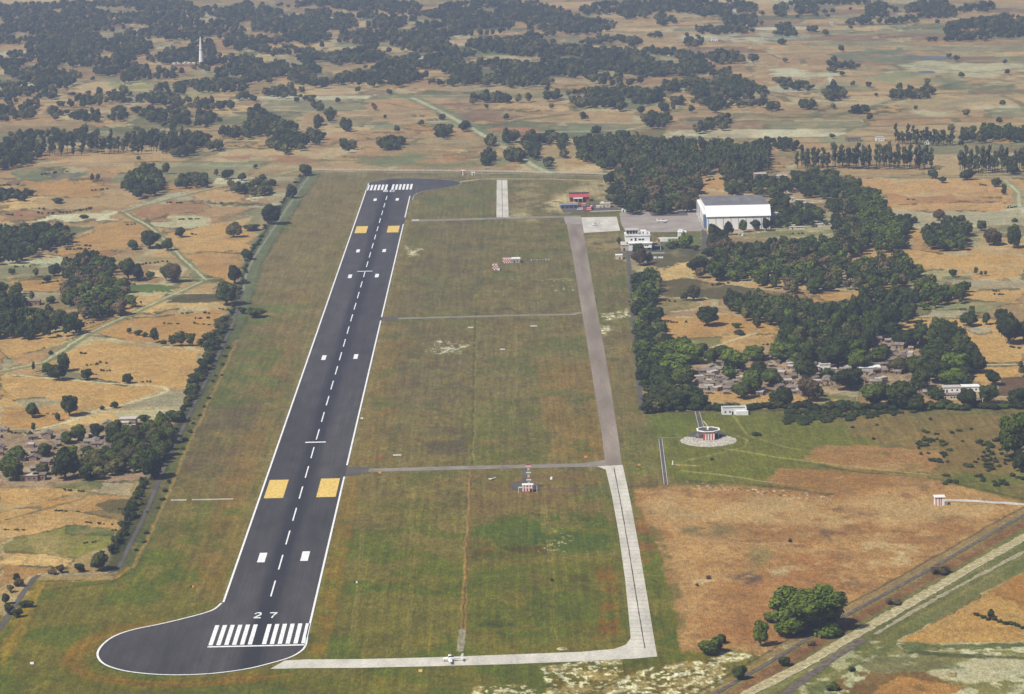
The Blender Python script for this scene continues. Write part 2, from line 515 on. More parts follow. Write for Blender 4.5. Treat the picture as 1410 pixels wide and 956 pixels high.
# --- farmland left of the airfield, field by field
for P, c in [
    ([(0, 455), (112, 460), (60, 482), (0, 495)], WH), ([(0, 490), (30, 500), (0, 512)], GRY),
    ([(120, 455), (160, 440), (310, 425), (305, 450), (285, 482), (175, 470)], WH2),
    ([(150, 430), (210, 402), (300, 405), (300, 420), (200, 432)], WH3),
    ([(60, 500), (130, 470), (282, 482), (272, 512), (262, 536), (130, 522)], WH),
    ([(0, 518), (80, 520), (230, 535), (170, 560), (0, 585)], WH), ([(18, 552), (60, 548), (90, 556), (40, 562)], GRY),
    ([(0, 560), (130, 565), (50, 592), (0, 592)], WH2), ([(50, 594), (140, 568), (245, 568), (240, 576), (120, 592)], WH3),
    ([(232, 541), (262, 540), (255, 562), (150, 562)], GRY), ([(150, 566), (245, 564), (240, 575), (170, 580)], (196, 176, 134)),
    ([(0, 672), (60, 670), (132, 672), (60, 690), (0, 705)], WH), ([(60, 690), (130, 680), (185, 682), (180, 700), (60, 712)], WH2),
    ([(120, 678), (148, 664), (186, 664), (180, 684)], (182, 162, 132)), ([(60, 668), (150, 658), (140, 672), (110, 674)], GRN),
    ([(90, 660), (200, 648), (205, 660), (150, 664)], PINK), ([(0, 700), (100, 704), (172, 716), (166, 728), (96, 724), (40, 738), (0, 740)], WH),
    ([(0, 748), (95, 724), (162, 728), (150, 752), (106, 768), (60, 762), (0, 758)], (142, 132, 58)),
    ([(90, 724), (162, 729), (158, 736), (90, 736)], (104, 112, 50)),
    ([(0, 760), (60, 763), (105, 770), (88, 782), (0, 778)], WH3), ([(0, 778), (95, 783), (60, 790), (0, 812)], (178, 130, 76)),
    ([(132, 696), (150, 688), (180, 688), (176, 706), (150, 706)], (92, 84, 44)),
    ([(182, 282), (214, 280), (260, 277), (282, 284), (270, 292), (200, 304), (184, 296)], (176, 126, 84)),
    ([(190, 304), (265, 298), (292, 302), (282, 312), (220, 314)], (198, 184, 146)),
    ([(8, 268), (60, 272), (48, 288), (8, 290)], WH3), ([(40, 248), (120, 246), (160, 262), (130, 272), (8, 266)], WH2),
    ([(10, 234), (120, 234), (110, 246), (60, 250), (10, 244)], (120, 122, 82)), ([(60, 238), (112, 235), (100, 247), (70, 247)], (106, 104, 96)),
    ([(8, 292), (70, 288), (110, 292), (60, 304), (8, 306)], (170, 120, 80)), ([(80, 296), (160, 292), (168, 302), (90, 305), (20, 310)], SAND),
    ([(150, 305), (190, 306), (196, 330), (150, 352), (60, 354)], WH2), ([(60, 352), (160, 345), (150, 356), (70, 358)], (168, 118, 76)),
    ([(8, 358), (90, 354), (90, 364), (60, 368), (8, 366)], (196, 188, 150)), ([(165, 389), (250, 393), (240, 404), (180, 406)], (96, 112, 50)),
    ([(232, 404), (296, 404), (300, 416), (230, 418)], (96, 84, 50)), ([(240, 350), (330, 340), (334, 400), (292, 382)], WH2),
    ([(215, 320), (340, 300), (352, 350), (240, 348)], WH), ([(250, 260), (340, 262), (340, 280), (260, 278)], (206, 158, 104)),
    ([(345, 272), (366, 263), (378, 260), (372, 268), (352, 276)], SAND), ([(8, 385), (80, 382), (88, 396), (60, 404), (8, 402)], WH2),
    ([(25, 400), (84, 404), (80, 414), (25, 414)], GRY), ([(130, 435), (182, 416), (215, 402), (180, 440)], WH)]:
    paint(P, c, kind=CROP, soft=.9)
for P in [[(0, 512), (60, 500), (118, 462), (200, 424), (284, 386)], [(284, 386), (255, 360), (225, 330), (205, 312), (176, 296), (168, 292)],
          [(168, 292), (230, 275), (300, 258), (360, 248), (410, 235)]]:
    line(P, 9.0, (128, 126, 84), .85, 1.5, kind=ROUGH); line([(a - .5, b - 1) for a, b in P], 2.4, (212, 196, 158), .85, .6)
line([(40, 594), (90, 582), (140, 563), (165, 558), (215, 545), (232, 538), (228, 533), (210, 531), (150, 528), (60, 520), (8, 516)], 3.0, (220, 202, 164), .95, .6)
line([(140, 567), (190, 566), (245, 566)], 2.2, SAND, .9); line([(8, 716), (60, 702), (110, 688), (125, 678)], 2.6, (106, 98, 54), .9)
line([(120, 378), (170, 382), (240, 384), (300, 384)], 3, (206, 190, 150), .8, .6, brk=(14, .35, .5, 2))
line([(8, 355), (60, 352), (100, 356)], 4, SAND, .7, .6, brk=(14, .4, .55, 3))
line([(180, 408), (230, 405), (300, 404)], 3, SAND, .7, .6, brk=(12, .4, .55, 5))

# --- farmland right of the trees
for P, c in [
    ([(1180, 248), (1410, 246), (1410, 262), (1380, 290), (1240, 292), (1215, 270)], (206, 154, 96)),
    ([(1215, 268), (1385, 270), (1382, 278), (1220, 280)], (192, 136, 84)),
    ([(1230, 290), (1410, 290), (1410, 312), (1250, 312)], (182, 166, 134)),
    ([(1255, 313), (1300, 313), (1300, 330), (1260, 336)], WH2), ([(1165, 348), (1255, 345), (1300, 350), (1410, 350), (1410, 378), (1270, 378), (1180, 356)], WH),
    ([(1270, 372), (1330, 370), (1300, 386), (1272, 384)], (176, 160, 112)), ([(1330, 370), (1410, 366), (1410, 385), (1345, 384)], WH),
    ([(1300, 384), (1410, 386), (1408, 396), (1320, 400)], (176, 152, 120)), ([(1330, 398), (1410, 396), (1410, 420), (1322, 414)], WH),
    ([(1262, 436), (1300, 416), (1400, 416), (1330, 438), (1270, 442)], (150, 142, 98)), ([(1280, 428), (1330, 428), (1318, 440), (1262, 440)], (178, 160, 128)),
    ([(1220, 455), (1260, 438), (1380, 440), (1410, 470), (1410, 500), (1340, 500), (1335, 478), (1240, 462)], WH),
    ([(1330, 450), (1372, 452), (1368, 460), (1336, 460)], (186, 164, 132)), ([(1335, 504), (1410, 502), (1410, 528), (1338, 532)], WH),
    ([(1372, 522), (1410, 520), (1410, 548), (1368, 546)], (116, 86, 62)),
    ([(880, 345), (925, 345), (960, 355), (950, 368), (900, 372)], (104, 92, 58)), ([(900, 372), (965, 358), (965, 378), (905, 392)], WH3),
    ([(905, 392), (940, 384), (1060, 400), (1100, 412), (1000, 412), (920, 408)], (104, 88, 54)),
    ([(905, 436), (1000, 430), (1075, 450), (1072, 470), (1020, 490), (930, 468), (905, 462)], WH2),
    ([(905, 410), (960, 410), (960, 425), (905, 430)], (140, 120, 74)), ([(930, 468), (1010, 464), (985, 478), (935, 476)], (134, 130, 72)),
    ([(1000, 462), (1068, 462), (1072, 480), (1010, 480), (990, 478)], WH), ([(1120, 405), (1180, 400), (1210, 402), (1190, 410), (1140, 416)], WH2),
    ([(1010, 318), (1150, 316), (1160, 324), (1030, 330)], (142, 132, 84)), ([(925, 252), (998, 244), (1000, 262), (962, 264), (925, 262)], (204, 150, 92)),
    ([(1050, 295), (1165, 290), (1160, 318), (1060, 318)], (170, 156, 120)),
    ([(905, 318), (965, 316), (965, 345), (905, 345)], (110, 114, 60)), ([(860, 340), (900, 336), (960, 340), (960, 350), (870, 352)], (96, 92, 66))]:
    paint(P, c, kind=CROP, soft=.9)
line([(980, 479), (1010, 468), (1042, 458)], 2.6, SAND, .95); line([(1340, 508), (1352, 502), (1410, 502)], 4, (206, 190, 156), .9)
line([(1150, 312), (1260, 312), (1410, 322)], 5, (196, 178, 142), .8, 1); line([(1160, 343), (1245, 342)], 4, (170, 160, 142), .9)
line([(985, 262), (1060, 272), (1150, 278)], 6, (214, 200, 166), .75, 1, brk=(16, .38, .5, 2))
line([(1070, 308), (1120, 311), (1165, 308)], 5, (214, 202, 172), .85, 1, brk=(16, .3, .42, 5))
line([(1060, 276), (1100, 280), (1160, 276)], 8, (214, 200, 170), .8, 1, brk=(14, .36, .48, 7))
line([(790, 232), (900, 234), (1060, 238), (1200, 242), (1410, 244)], 5, (196, 182, 148), .8, 1)
line([(1380, 246), (1400, 262), (1404, 285)], 10, (152, 148, 110), .8, 2); line([(1384, 248), (1402, 265), (1404, 285)], 3, (206, 196, 160), .8)

# --- far country
for P, c in [
    (ell(590, 222, 110, 9), (118, 124, 76)), (ell(630, 222, 60, 4), (146, 140, 96)), (ell(1210, 78, 60, 10), (112, 118, 88)),
    (ell(1285, 78, 40, 5), (104, 106, 104)), (ell(1310, 92, 70, 8), (196, 182, 144)), (ell(1370, 100, 60, 16), (206, 190, 148)),
    (ell(1110, 100, 50, 8), (214, 202, 168)), (ell(1060, 50, 70, 7), (168, 170, 146)), (ell(1220, 100, 50, 6), (120, 124, 90)),
    (ell(1130, 118, 50, 8), (152, 146, 108)), (ell(1260, 108, 70, 8), (150, 146, 100)), (ell(1000, 52, 70, 7), (206, 190, 156)),
    (ell(660, 160, 60, 5), (140, 100, 74)), (ell(640, 146, 50, 3), (130, 94, 78)), (ell(520, 168, 26, 4), (110, 110, 84)),
    (ell(700, 182, 50, 6), (176, 110, 74)), (ell(820, 178, 50, 5), (132, 136, 98)), (ell(255, 130, 60, 8), (168, 156, 104)),
    (ell(190, 118, 50, 6), (152, 150, 92)), (ell(370, 218, 60, 6), (168, 116, 76)), (ell(240, 240, 60, 12), (140, 132, 84)),
    (ell(250, 92, 34, 7), (176, 124, 98)), (ell(240, 88, 26, 2), (218, 190, 168)), (ell(260, 215, 30, 6), (104, 106, 72)),
    (ell(1160, 192, 30, 8), (142, 140, 100)), (ell(1110, 214, 40, 5), (118, 122, 78)), (ell(1090, 160, 90, 5), (116, 110, 70)),
    (ell(980, 166, 50, 4), (88, 90, 66)), (ell(1350, 148, 50, 3), (210, 196, 158)), (ell(1280, 156, 30, 3), (206, 190, 150)),
    (ell(700, 80, 30, 4), (200, 180, 144)), (ell(640, 50, 20, 4), (196, 176, 140)), (ell(620, 50, 14, 3), (216, 206, 170)),
    (ell(560, 86, 20, 4), (176, 146, 128))]:
    paint(P, c, soft=2.5, alpha=.85, kind=ROUGH, brk=(50, .34, .5, 12))
line([(560, 132), (600, 148), (640, 170), (690, 198), (730, 222), (760, 238)], 22, (124, 128, 88), .9, 5)
line([(566, 134), (604, 152), (644, 174), (694, 203), (734, 228), (760, 240)], 7, (206, 196, 158), .85, 2)
line([(666, 178), (720, 165), (780, 158)], 14, (104, 104, 72), .8, 4); line([(470, 118), (530, 126), (566, 134)], 16, (126, 128, 84), .7, 4)
line([(1080, 162), (1140, 162), (1200, 148), (1300, 118), (1330, 112)], 16, (98, 102, 64), .8, 4)
line([(800, 196), (850, 182), (895, 172), (1000, 166), (1080, 162)], 8, (196, 180, 144), .7, 2, brk=(40, .35, .5, 3))
line([(1290, 108), (1345, 122), (1410, 124)], 26, (122, 122, 84), .7, 6); line([(1143, 106), (1150, 120)], 8, (220, 210, 180), .9, 2)
line([(8, 228), (230, 227), (420, 232)], 7, (168, 166, 126), .8, 2); line([(8, 226), (230, 225), (420, 230)], 3, (196, 190, 156), .8, 1)
line([(300, 85), (370, 76), (430, 70), (470, 50)], 14, (196, 176, 138), .7, 4)
for i in range(75):                                   # long ditches and tree lines of the far plain
    rr = random.Random(100 + i); x = rr.uniform(0, 1400); y = rr.uniform(15, 225); s = rr.uniform(-.12, .12)
    line([(x - rr.uniform(30, 90), y - 60 * s), (x, y + rr.uniform(-2, 2)), (x + rr.uniform(30, 90), y + 60 * s)], rr.uniform(4, 9),
         rr.choice([(112, 110, 76), (206, 190, 154), (122, 112, 80)]), .7, 2)

# --- the airfield
AIR = [(418, 236), (640, 236), (845, 238), (858, 262), (870, 290), (960, 286), (970, 320), (905, 322), (868, 350), (874, 420), (886, 566), (960, 567),
       (1100, 562), (1420, 560), (1440, 700), (1290, 780), (1180, 840), (1080, 900), (990, 960), (930, 1010), (-60, 1010), (-60, 850), (20, 845), (50, 800),
       (155, 798), (180, 760), (212, 697), (245, 612), (272, 557), (300, 500), (322, 455), (334, 410), (345, 370), (380, 318), (408, 270)]
s = win(AIR, 40)
gx, gy = GX[s], GY[s]
a1 = fbm(gx / 26, gy / 34, 41, 5); a2 = fbm(gx / 9, gy / 16, 47, 4); a3 = fbm(gx / 70, gy / 90, 43, 4); a4 = fbm(gx / 3, gy / 5, 49, 3)
base = np.zeros(COL[s].shape) + col3((128, 108, 62))
def mixin(c, m): 
    global base
    base = base + (col3(c) - base) * m[..., None]
mixin((110, 106, 50), sstep(.46, .60, a1) * (.6 + .4 * sstep(600, 800, PY[s]))); mixin((132, 110, 62), sstep(.50, .66, a3) * .8)
mixin((100, 88, 54), sstep(.55, .66, a2 * .6 + a3 * .4) * .55); mixin((98, 102, 40), sstep(.60, .72, a1 * .7 + a2 * .3) * (.5 + .4 * sstep(600, 800, PY[s])))
mixin((146, 118, 74), sstep(.58, .72, a4) * .35); mixin((90, 86, 50), sstep(.42, .30, a4) * .35)
greener = sstep(640, 860, PY[s])
mixin((104, 100, 36), greener * .5); mixin((90, 96, 24), greener * sstep(.48, .60, a1) * .7)
AIRM = 1 - sstep(-1.0, 1.0, sd_poly(WPX[s], WPY[s], AIR))
COL[s] += (base - COL[s]) * AIRM[..., None]
KIND[s] += (np.array(GRASS, float) - KIND[s]) * AIRM[..., None]

# mown, worn and rough patches inside the fence
for P, c, al, b in [
    ([(400, 400), (428, 400), (372, 600), (325, 760), (300, 830), (262, 830), (300, 700), (350, 560)], (142, 106, 60), .6, (14, .34, .52, 1)),
    ([(385, 395), (400, 395), (340, 590), (290, 740), (255, 800)], (132, 100, 60), .5, (18, .3, .5, 5)),
    ([(340, 480), (390, 478), (372, 540), (300, 570), (300, 520)], (106, 108, 44), .75, (16, .34, .5, 6)),
    ([(280, 545), (340, 545), (330, 560), (290, 560)], (98, 102, 42), .7, (10, .3, .5, 7)),
    ([(290, 560), (365, 552), (350, 590), (270, 590)], (108, 88, 62), .8, (14, .3, .5, 8)),
    ([(260, 620), (340, 612), (325, 660), (245, 650)], (112, 90, 62), .7, (16, .34, .54, 9)),
    ([(350, 240), (505, 240), (470, 380), (430, 460), (350, 460), (345, 380)], (140, 116, 74), .6, (30, .34, .56, 10)),
    ([(345, 420), (420, 418), (410, 440), (345, 450)], (104, 110, 52), .8, (14, .36, .5, 11)),
    ([(530, 640), (560, 520), (560, 450), (520, 450), (485, 640)], (140, 108, 56), .55, (12, .34, .52, 12)),
    ([(450, 905), (490, 700), (495, 652), (478, 652), (432, 860), (428, 905)], (140, 104, 48), .65, (12, .32, .5, 13)),
    ([(640, 560), (740, 555), (760, 640), (640, 640)], (108, 108, 44), .6, (14, .36, .54, 14)),
    ([(740, 500), (840, 500), (838, 640), (760, 640)], (144, 108, 54), .65, (16, .32, .52, 15)),
    ([(590, 590), (650, 590), (640, 630), (590, 625)], (100, 84, 58), .8, (12, .34, .5, 16)),
    ([(545, 450), (640, 450), (640, 560), (540, 560)], (112, 92, 64), .55, (16, .36, .56, 17)),
    ([(570, 305), (665, 305), (655, 430), (560, 430)], (116, 98, 64), .6, (20, .36, .56, 18)),
    ([(690, 330), (800, 330), (800, 430), (690, 430)], (118, 104, 66), .5, (20, .36, .56, 19)),
    ([(700, 710), (835, 705), (840, 760), (650, 770), (650, 730)], (76, 92, 24), .75, (12, .34, .5, 20)),
    ([(650, 660), (830, 650), (835, 700), (700, 705), (650, 712)], (128, 98, 62), .7, (14, .36, .54, 21)),
    ([(650, 780), (850, 770), (858, 860), (645, 870)], (98, 98, 30), .7, (12, .32, .52, 22)),
    ([(820, 780), (846, 775), (856, 872), (820, 880), (830, 830)], (132, 92, 42), .8, (8, .36, .52, 23)),
    ([(775, 790), (812, 790), (815, 815), (780, 815)], (92, 80, 42), .7, (8, .3, .5, 24)),
    (ell(684, 859, 22, 3), (52, 62, 18), .9, None), (ell(690, 874, 20, 3), (60, 70, 22), .8, (6, .36, .5, 25)),
    ([(650, 750), (760, 752), (760, 765), (650, 768)], (92, 72, 34), .8, (9, .36, .52, 26)),
    ([(0, 930), (60, 915), (200, 940), (420, 935), (700, 925), (760, 940), (700, 1000), (0, 1000)], (96, 94, 26), .7, (14, .34, .54, 27)),
    ([(760, 930), (1000, 905), (990, 960), (740, 1000)], (112, 94, 48), .8, (12, .2, .4, 28)),
    ([(620, 250), (684, 250), (684, 290), (580, 296), (570, 280)], (112, 110, 58), .6, (14, .36, .54, 29)),
    ([(712, 250), (740, 250), (735, 298), (702, 298)], (166, 140, 96), .7, (12, .34, .5, 30)),
    ([(826, 246), (846, 246), (862, 270), (850, 288), (826, 276), (778, 262)], (188, 162, 116), .85, (12, .25, .42, 31)),
    ([(750, 274), (770, 266), (790, 270), (786, 290), (755, 288)], (214, 186, 136), .9, (8, .2, .36, 32)),
    ([(702, 296), (725, 294), (735, 300), (702, 300)], (206, 180, 130), .9, (8, .2, .4, 33)),
    ([(805, 326), (852, 322), (856, 345), (810, 345)], (168, 142, 96), .7, (10, .3, .5, 34)),
    ([(866, 440), (880, 560), (846, 640), (836, 560)], (126, 104, 60), .6, (10, .32, .5, 35))]:
    paint(P, c, soft=6, alpha=al, brk=b)

# dusty shoulders where the grass meets the runway
line([(304, 828), (505, 256)], 0.1, (150, 122, 72), 0)
for a_, b_, wd, c_, al_ in [((303, 829), (504, 258), 3.6, (156, 130, 84), .55), ((423.5, 872), (568.5, 270), 3.2, (156, 130, 84), .5), ((300, 822), (501, 258), 9, (128, 112, 58), .35), ((431, 868), (573, 272), 10, (140, 116, 60), .35)]:
    line([a_, b_], wd, c_, al_, 1.2, brk=(7, .3, .5, int(wd)))
for x0, y0, x1, y1 in [(330, 700, 380, 560), (255, 840, 330, 700), (480, 900, 500, 700), (560, 630, 590, 450), (700, 630, 708, 450), (760, 880, 745, 660), (860, 620, 850, 450), (400, 470, 450, 330), (600, 420, 612, 310), (740, 425, 735, 310), (560, 900, 566, 670)]:
    line([(x0, y0), ((x0 + x1) / 2 + 3, (y0 + y1) / 2), (x1, y1)], .8, (150, 128, 78), .5, .4, brk=(10, .3, .45, x0)); line([(x0 + 4.5, y0), ((x0 + x1) / 2 + 7, (y0 + y1) / 2), (x1 + 3.5, y1)], .8, (150, 128, 78), .5, .4, brk=(10, .3, .45, x0))
# the land east of the taxiway: green common, rough fields, dry open ground
DRY = [(872, 675), (930, 668), (1040, 672), (1200, 678), (1290, 660), (1300, 665), (1400, 690), (1420, 700), (1280, 782), (1160, 850), (1060, 905), (1000, 890), (940, 898), (918, 800), (900, 740)]
paint([(900, 566), (1100, 572), (1180, 590), (1250, 600), (1120, 640), (1060, 665), (930, 662), (905, 640)], (114, 110, 42), 5, .9, (30, .2, .36, 50))
paint([(890, 570), (960, 570), (940, 600), (905, 600)], (104, 108, 40), 5, .7, (12, .3, .5, 51))
paint([(1170, 578), (1420, 570), (1420, 650), (1300, 650), (1240, 610), (1170, 600)], (136, 108, 62), 5, .85, (18, .28, .46, 52))
paint([(1130, 614), (1180, 612), (1300, 622), (1308, 628), (1280, 650), (1180, 648), (1105, 634)], (172, 122, 70), 1.5, .92, (14, .1, .4, 53), kind=(0, .9, 0))
paint([(1075, 645), (1180, 650), (1278, 656), (1275, 672), (1180, 682), (1055, 664)], (168, 116, 62), 1.5, .92, (14, .1, .4, 54), kind=(0, .9, 0))
paint(DRY, (182, 132, 80), 4, .97, kind=ROUGH)
for P, c, al, b in [
    (DRY, (194, 144, 88), .7, (34, .46, .62, 55)), (DRY, (166, 112, 62), .7, (30, .50, .64, 56)), (DRY, (206, 160, 106), .5, (12, .60, .72, 57)),
    (DRY, (140, 98, 62), .7, (10, .62, .72, 58)), ([(880, 678), (1300, 690), (1380, 700), (1300, 730), (1000, 720), (890, 710)], (196, 156, 104), .75, (26, .3, .5, 59)),
    ([(960, 770), (1150, 760), (1120, 880), (960, 890)], (170, 112, 60), .6, (22, .3, .5, 60)),
    ([(1180, 740), (1290, 750), (1260, 780), (1200, 778)], (214, 182, 134), .55, (8, .50, .66, 61)),
    (ell(1030, 797, 20, 8), (104, 78, 66), .85, (10, .3, .44, 62)), (ell(1138, 733, 7, 4), (110, 80, 62), .8, None), (ell(1190, 707, 22, 4), (118, 86, 72), .7, (8, .34, .5, 63)),
    (ell(975, 730, 40, 9), (132, 112, 68), .8, (12, .36, .5, 64)), (ell(1045, 765, 18, 16), (134, 122, 72), .6, (12, .3, .5, 65)),
    (ell(885, 745, 16, 30), (146, 98, 62), .8, (12, .34, .5, 66)), ([(893, 700), (910, 740), (935, 800), (942, 860), (930, 890), (905, 860)], (106, 100, 46), .7, (12, .34, .52, 67)),
    ([(940, 796), (1020, 790), (1130, 775), (1120, 783), (1030, 800), (945, 806)], (214, 186, 138), .6, (7, .48, .62, 68))]:
    paint(P, c, soft=5, alpha=al, brk=b, kind=ROUGH if b is None else None)
line([(1010, 572), (1030, 600), (1090, 618), (1130, 622)], 1.6, (172, 160, 98), .5, .5)
line([(1000, 618), (1075, 630), (1150, 640), (1280, 654)], 2.2, (176, 162, 100), .7, .6); line([(940, 648), (1000, 655), (1060, 664)], 2.2, (184, 168, 112), .7, .6)
line([(940, 636), (1000, 622), (1025, 616), (1028, 606), (1015, 600)], 1.5, (176, 164, 104), .6, .5)
line([(1130, 642), (1180, 650), (1290, 660), (1420, 690)], 3, (84, 82, 42), .8, .8)
for k in range(90):                                    # heap of bleached rubble and rags along the common's edge
    rr = random.Random(k); x = 944 + rr.random() * 210; y = 666 + (x - 944) * .10 + rr.uniform(-4, 5)
    paint(ell(x, y, rr.uniform(.8, 3), rr.uniform(.5, 1.0), 7), rr.choice([SAND, (214, 196, 170), (176, 110, 84), (92, 76, 46), (80, 86, 44)]), .5, .9, warp=False)
line([(940, 662), (1000, 664), (1080, 672), (1150, 682)], 5, (84, 84, 42), .7, 1.5, brk=(6, .36, .5, 3))
# white salty soil patches
for P, b in [([(742, 920), (830, 905), (860, 925), (830, 950), (760, 965)], (4.5, .52, .58, 70)), ([(650, 945), (720, 942), (760, 955), (640, 980)], (4, .46, .54, 71)),
             ([(900, 920), (990, 905), (1000, 945), (930, 970), (820, 975), (830, 945)], (4.5, .47, .54, 72)),
             ([(985, 895), (1030, 900), (1040, 905), (990, 915)], (4, .40, .48, 73)), ([(824, 908), (860, 910), (858, 916), (824, 916)], (4, .40, .5, 74)),
             ([(1040, 900), (1090, 885), (1100, 890), (1060, 912)], (4, .46, .54, 79)),
             ([(590, 468), (650, 472), (640, 488), (585, 488)], (4, .62, .68, 75)), ([(760, 730), (790, 728), (780, 764), (735, 762)], (3, .68, .74, 76)),
             ([(565, 340), (582, 345), (575, 352), (563, 352)], (5, .44, .52, 77)), ([(815, 445), (845, 450), (840, 460), (822, 460)], (4, .44, .52, 78)),
             ([(830, 432), (870, 426), (868, 436), (830, 442)], (5, .48, .56, 80)), ([(750, 385), (795, 380), (800, 400), (760, 402)], (7, .66, .74, 81))]:
    paint(P, (176, 150, 104), 2.0, .7, (b[0] * 1.3, b[1] - .05, b[2], b[3] + 1)); paint(P, (230, 216, 184), 2.0, .95, (b[0] * .5, b[1] + .045, b[2] + .07, b[3]))
line([(930, 640), (960, 642)], 2, (196, 160, 112), .8)
for P in [ell(773, 894, 6, 2), ell(598, 471, 5, 1.2), ell(612, 480, 7, 1.6), ell(640, 478, 6, 1.2)]: paint(P, (226, 210, 180), .7, .9)
line([(625, 479), (606, 487), (596, 488)], 2.4, (226, 212, 180), .9, .5, brk=(5, .3, .45, 1)); line([(640, 477), (622, 484), (604, 487)], 1.6, (226, 212, 180), .8, .5)
# drains and worn lines across the grass
line([(668, 252), (665, 300), (661, 360), (655, 440)], 1.6, (88, 96, 50), .55, .6, brk=(8, .3, .45, 4))
line([(655, 440), (653, 520), (650, 640)], 2.6, (96, 80, 42), .8, .8, brk=(7, .32, .46, 5)); line([(657, 440), (655, 520), (652, 640)], 1.0, (150, 140, 84), .6, .4)
line([(649, 648), (645, 720), (640, 800), (637, 866)], 2.4, (164, 128, 80), .9, .5); line([(650.5, 648), (646.5, 720), (641.5, 800), (636, 872)], .9, (84, 66, 36), .7, .3)
line([(636, 868), (634, 896)], 3.4, (172, 156, 136), .9, .3)
for dx in range(0, 420, 9):                             # faint mowing lines towards the far end
    x0 = 455 + dx; line([(x0, 905), (x0 + (695 - x0) * .22, 655)], .9, (146, 128, 52) if dx % 2 else (84, 84, 34), .26, .4, brk=(9, .40, .6, dx))
for dx in range(0, 320, 10):
    x0 = 508 + dx; line([(x0, 640), (x0 + (695 - x0) * .2, 452)], 1.0, (150, 122, 66) if dx % 2 else (92, 90, 44), .24, .4, brk=(9, .40, .6, dx))
for q, c, al in [(0, (150, 108, 48), .8), (7, (134, 100, 42), .55), (15, (118, 98, 42), .4), (-8, (104, 102, 42), .5)]:   # tyre-worn arc round the turn pad
    P = [(300 - q * .2, 845 + q * .0), (252 - q * .4, 856 - q * .2), (185 - q * .7, 868 - q * .3), (130 - q * 1.0, 882 - q * .3), (100 - q * 1.1, 900), (98 - q * 1.1, 915 + q * .3),
         (130 - q * .8, 930 + q * .5), (185 - q * .3, 938 + q * .6), (260, 941 + q * .6), (330, 936 + q * .6), (400, 928 + q * .6)]
    line(smooth_line(P, 4), 3.2 if q == 0 else 2.4, c, al, 1.2)
paint([(150, 862), (330, 838), (330, 850), (150, 885), (118, 905), (130, 925), (220, 935), (380, 925), (390, 935), (220, 948), (110, 935), (92, 905), (110, 880)], (132, 98, 46), 4, .6, (9, .3, .5, 82))
# verges of the perimeter road
VR = [(430, 238), (412, 262), (392, 292), (366, 330), (348, 362), (338, 395), (325, 440), (312, 468), (286, 525), (262, 575), (236, 628), (212, 690), (182, 750), (165, 782)]
line(VR[:8], 17, (106, 112, 78), .9, 4, kind=ROUGH); line(VR[6:], 16, (92, 94, 48), .8, 3, kind=ROUGH, brk=(8, .22, .38, 8))
line([(a - 8, b) for a, b in VR[:8]], 3.5, (58, 62, 34), .85, 1.5); line([(a - 6 - (b - 440) * .012, b) for a, b in VR[6:]], 9, (60, 66, 32), .85, 2)
line([(a + 11 + (b - 240) * .01, b + 2) for a, b in VR], 2.6, (78, 82, 40), .75, 1, brk=(7, .34, .48, 9))
line([(a + 12 + (b - 240) * .01, b) for a, b in VR[7:]], 2.0, (176, 138, 78), .7, .8)
line([(176, 782), (160, 797), (120, 800), (60, 803), (30, 850), (5, 905)], 2.4, (170, 128, 66), .8, .8); line([(178, 790), (150, 803), (118, 806), (66, 812), (40, 858)], 1.8, (78, 70, 34), .7, .6, brk=(6, .3, .5, 2))
paint([(5, 870), (45, 800), (62, 805), (30, 880), (5, 930)], (150, 122, 58), 3, .7, (8, .3, .5, 4))
# fence line along the top and around the huts
paint([(430, 233), (850, 238), (850, 245), (520, 244), (430, 240)], (150, 134, 96), 2, .6, (14, .3, .5, 5))
# --- villages: trodden earth
for P in [[(925, 505), (1000, 492), (1060, 480), (1130, 478), (1200, 460), (1270, 455), (1330, 475), (1345, 530), (1320, 552), (1180, 548), (1060, 550), (950, 545), (915, 530)],
          [(-30, 600), (60, 592), (160, 580), (235, 582), (225, 620), (190, 650), (120, 662), (60, 672), (-30, 672)],
          [(1055, 248), (1180, 244), (1180, 272), (1060, 270)]]:
    paint(P, (172, 138, 108), 4, .95, (20, .1, .3, 86), kind=ROUGH); paint(P, (132, 100, 72), 4, .7, (7, .5, .62, 87)); paint(P, (204, 176, 142), 4, .6, (9, .54, .66, 88))
paint([(960, 540), (1150, 545), (1150, 556), (960, 554)], (196, 146, 84), 2, .9, (20, .1, .3, 2)); paint([(1100, 540), (1200, 540), (1200, 560), (1130, 562)], (96, 106, 52), 2, .8, (14, .2, .4, 2))
paint([(1180, 545), (1330, 548), (1330, 562), (1180, 560)], (170, 124, 78), 2, .9, (14, .2, .4, 5))
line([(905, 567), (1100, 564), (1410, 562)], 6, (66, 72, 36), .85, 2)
# --- road corridor in the lower right corner
def off(P, d):
    Q = [W(*p) for p in P]; out = []
    for i, q in enumerate(Q):
        a = Q[max(0, i - 1)]; b = Q[min(len(Q) - 1, i + 1)]
        dx, dy = b[0] - a[0], b[1] - a[1]; L = math.hypot(dx, dy)
        x, y = to_px(q[0] - dy / L * d, q[1] + dx / L * d); out.append((float(x), float(y)))
    return out
COR = [(1450, 690), (1400, 715), (1270, 790), (1160, 850), (1080, 900), (1000, 947), (930, 990)]   # the dark line
paint([(930, 1000), (1000, 947), (1160, 850), (1400, 715), (1500, 665), (1500, 1100), (930, 1100)], (132, 124, 68), 2, .95, kind=ROUGH)
line(off(COR, -3.5), 7, (150, 124, 84), .85, 1.5, brk=(6, .25, .45, 2)); line(off(COR, -7.5), 1.6, (90, 82, 46), .8, .6)
line(off(COR, 7), 9, (146, 100, 62), .95, 1.5); line(off(COR, 8), 7, (120, 80, 50), .7, 1, brk=(7, .42, .55, 4)); line(off(COR, 12), 4, (120, 112, 62), .8, 1)
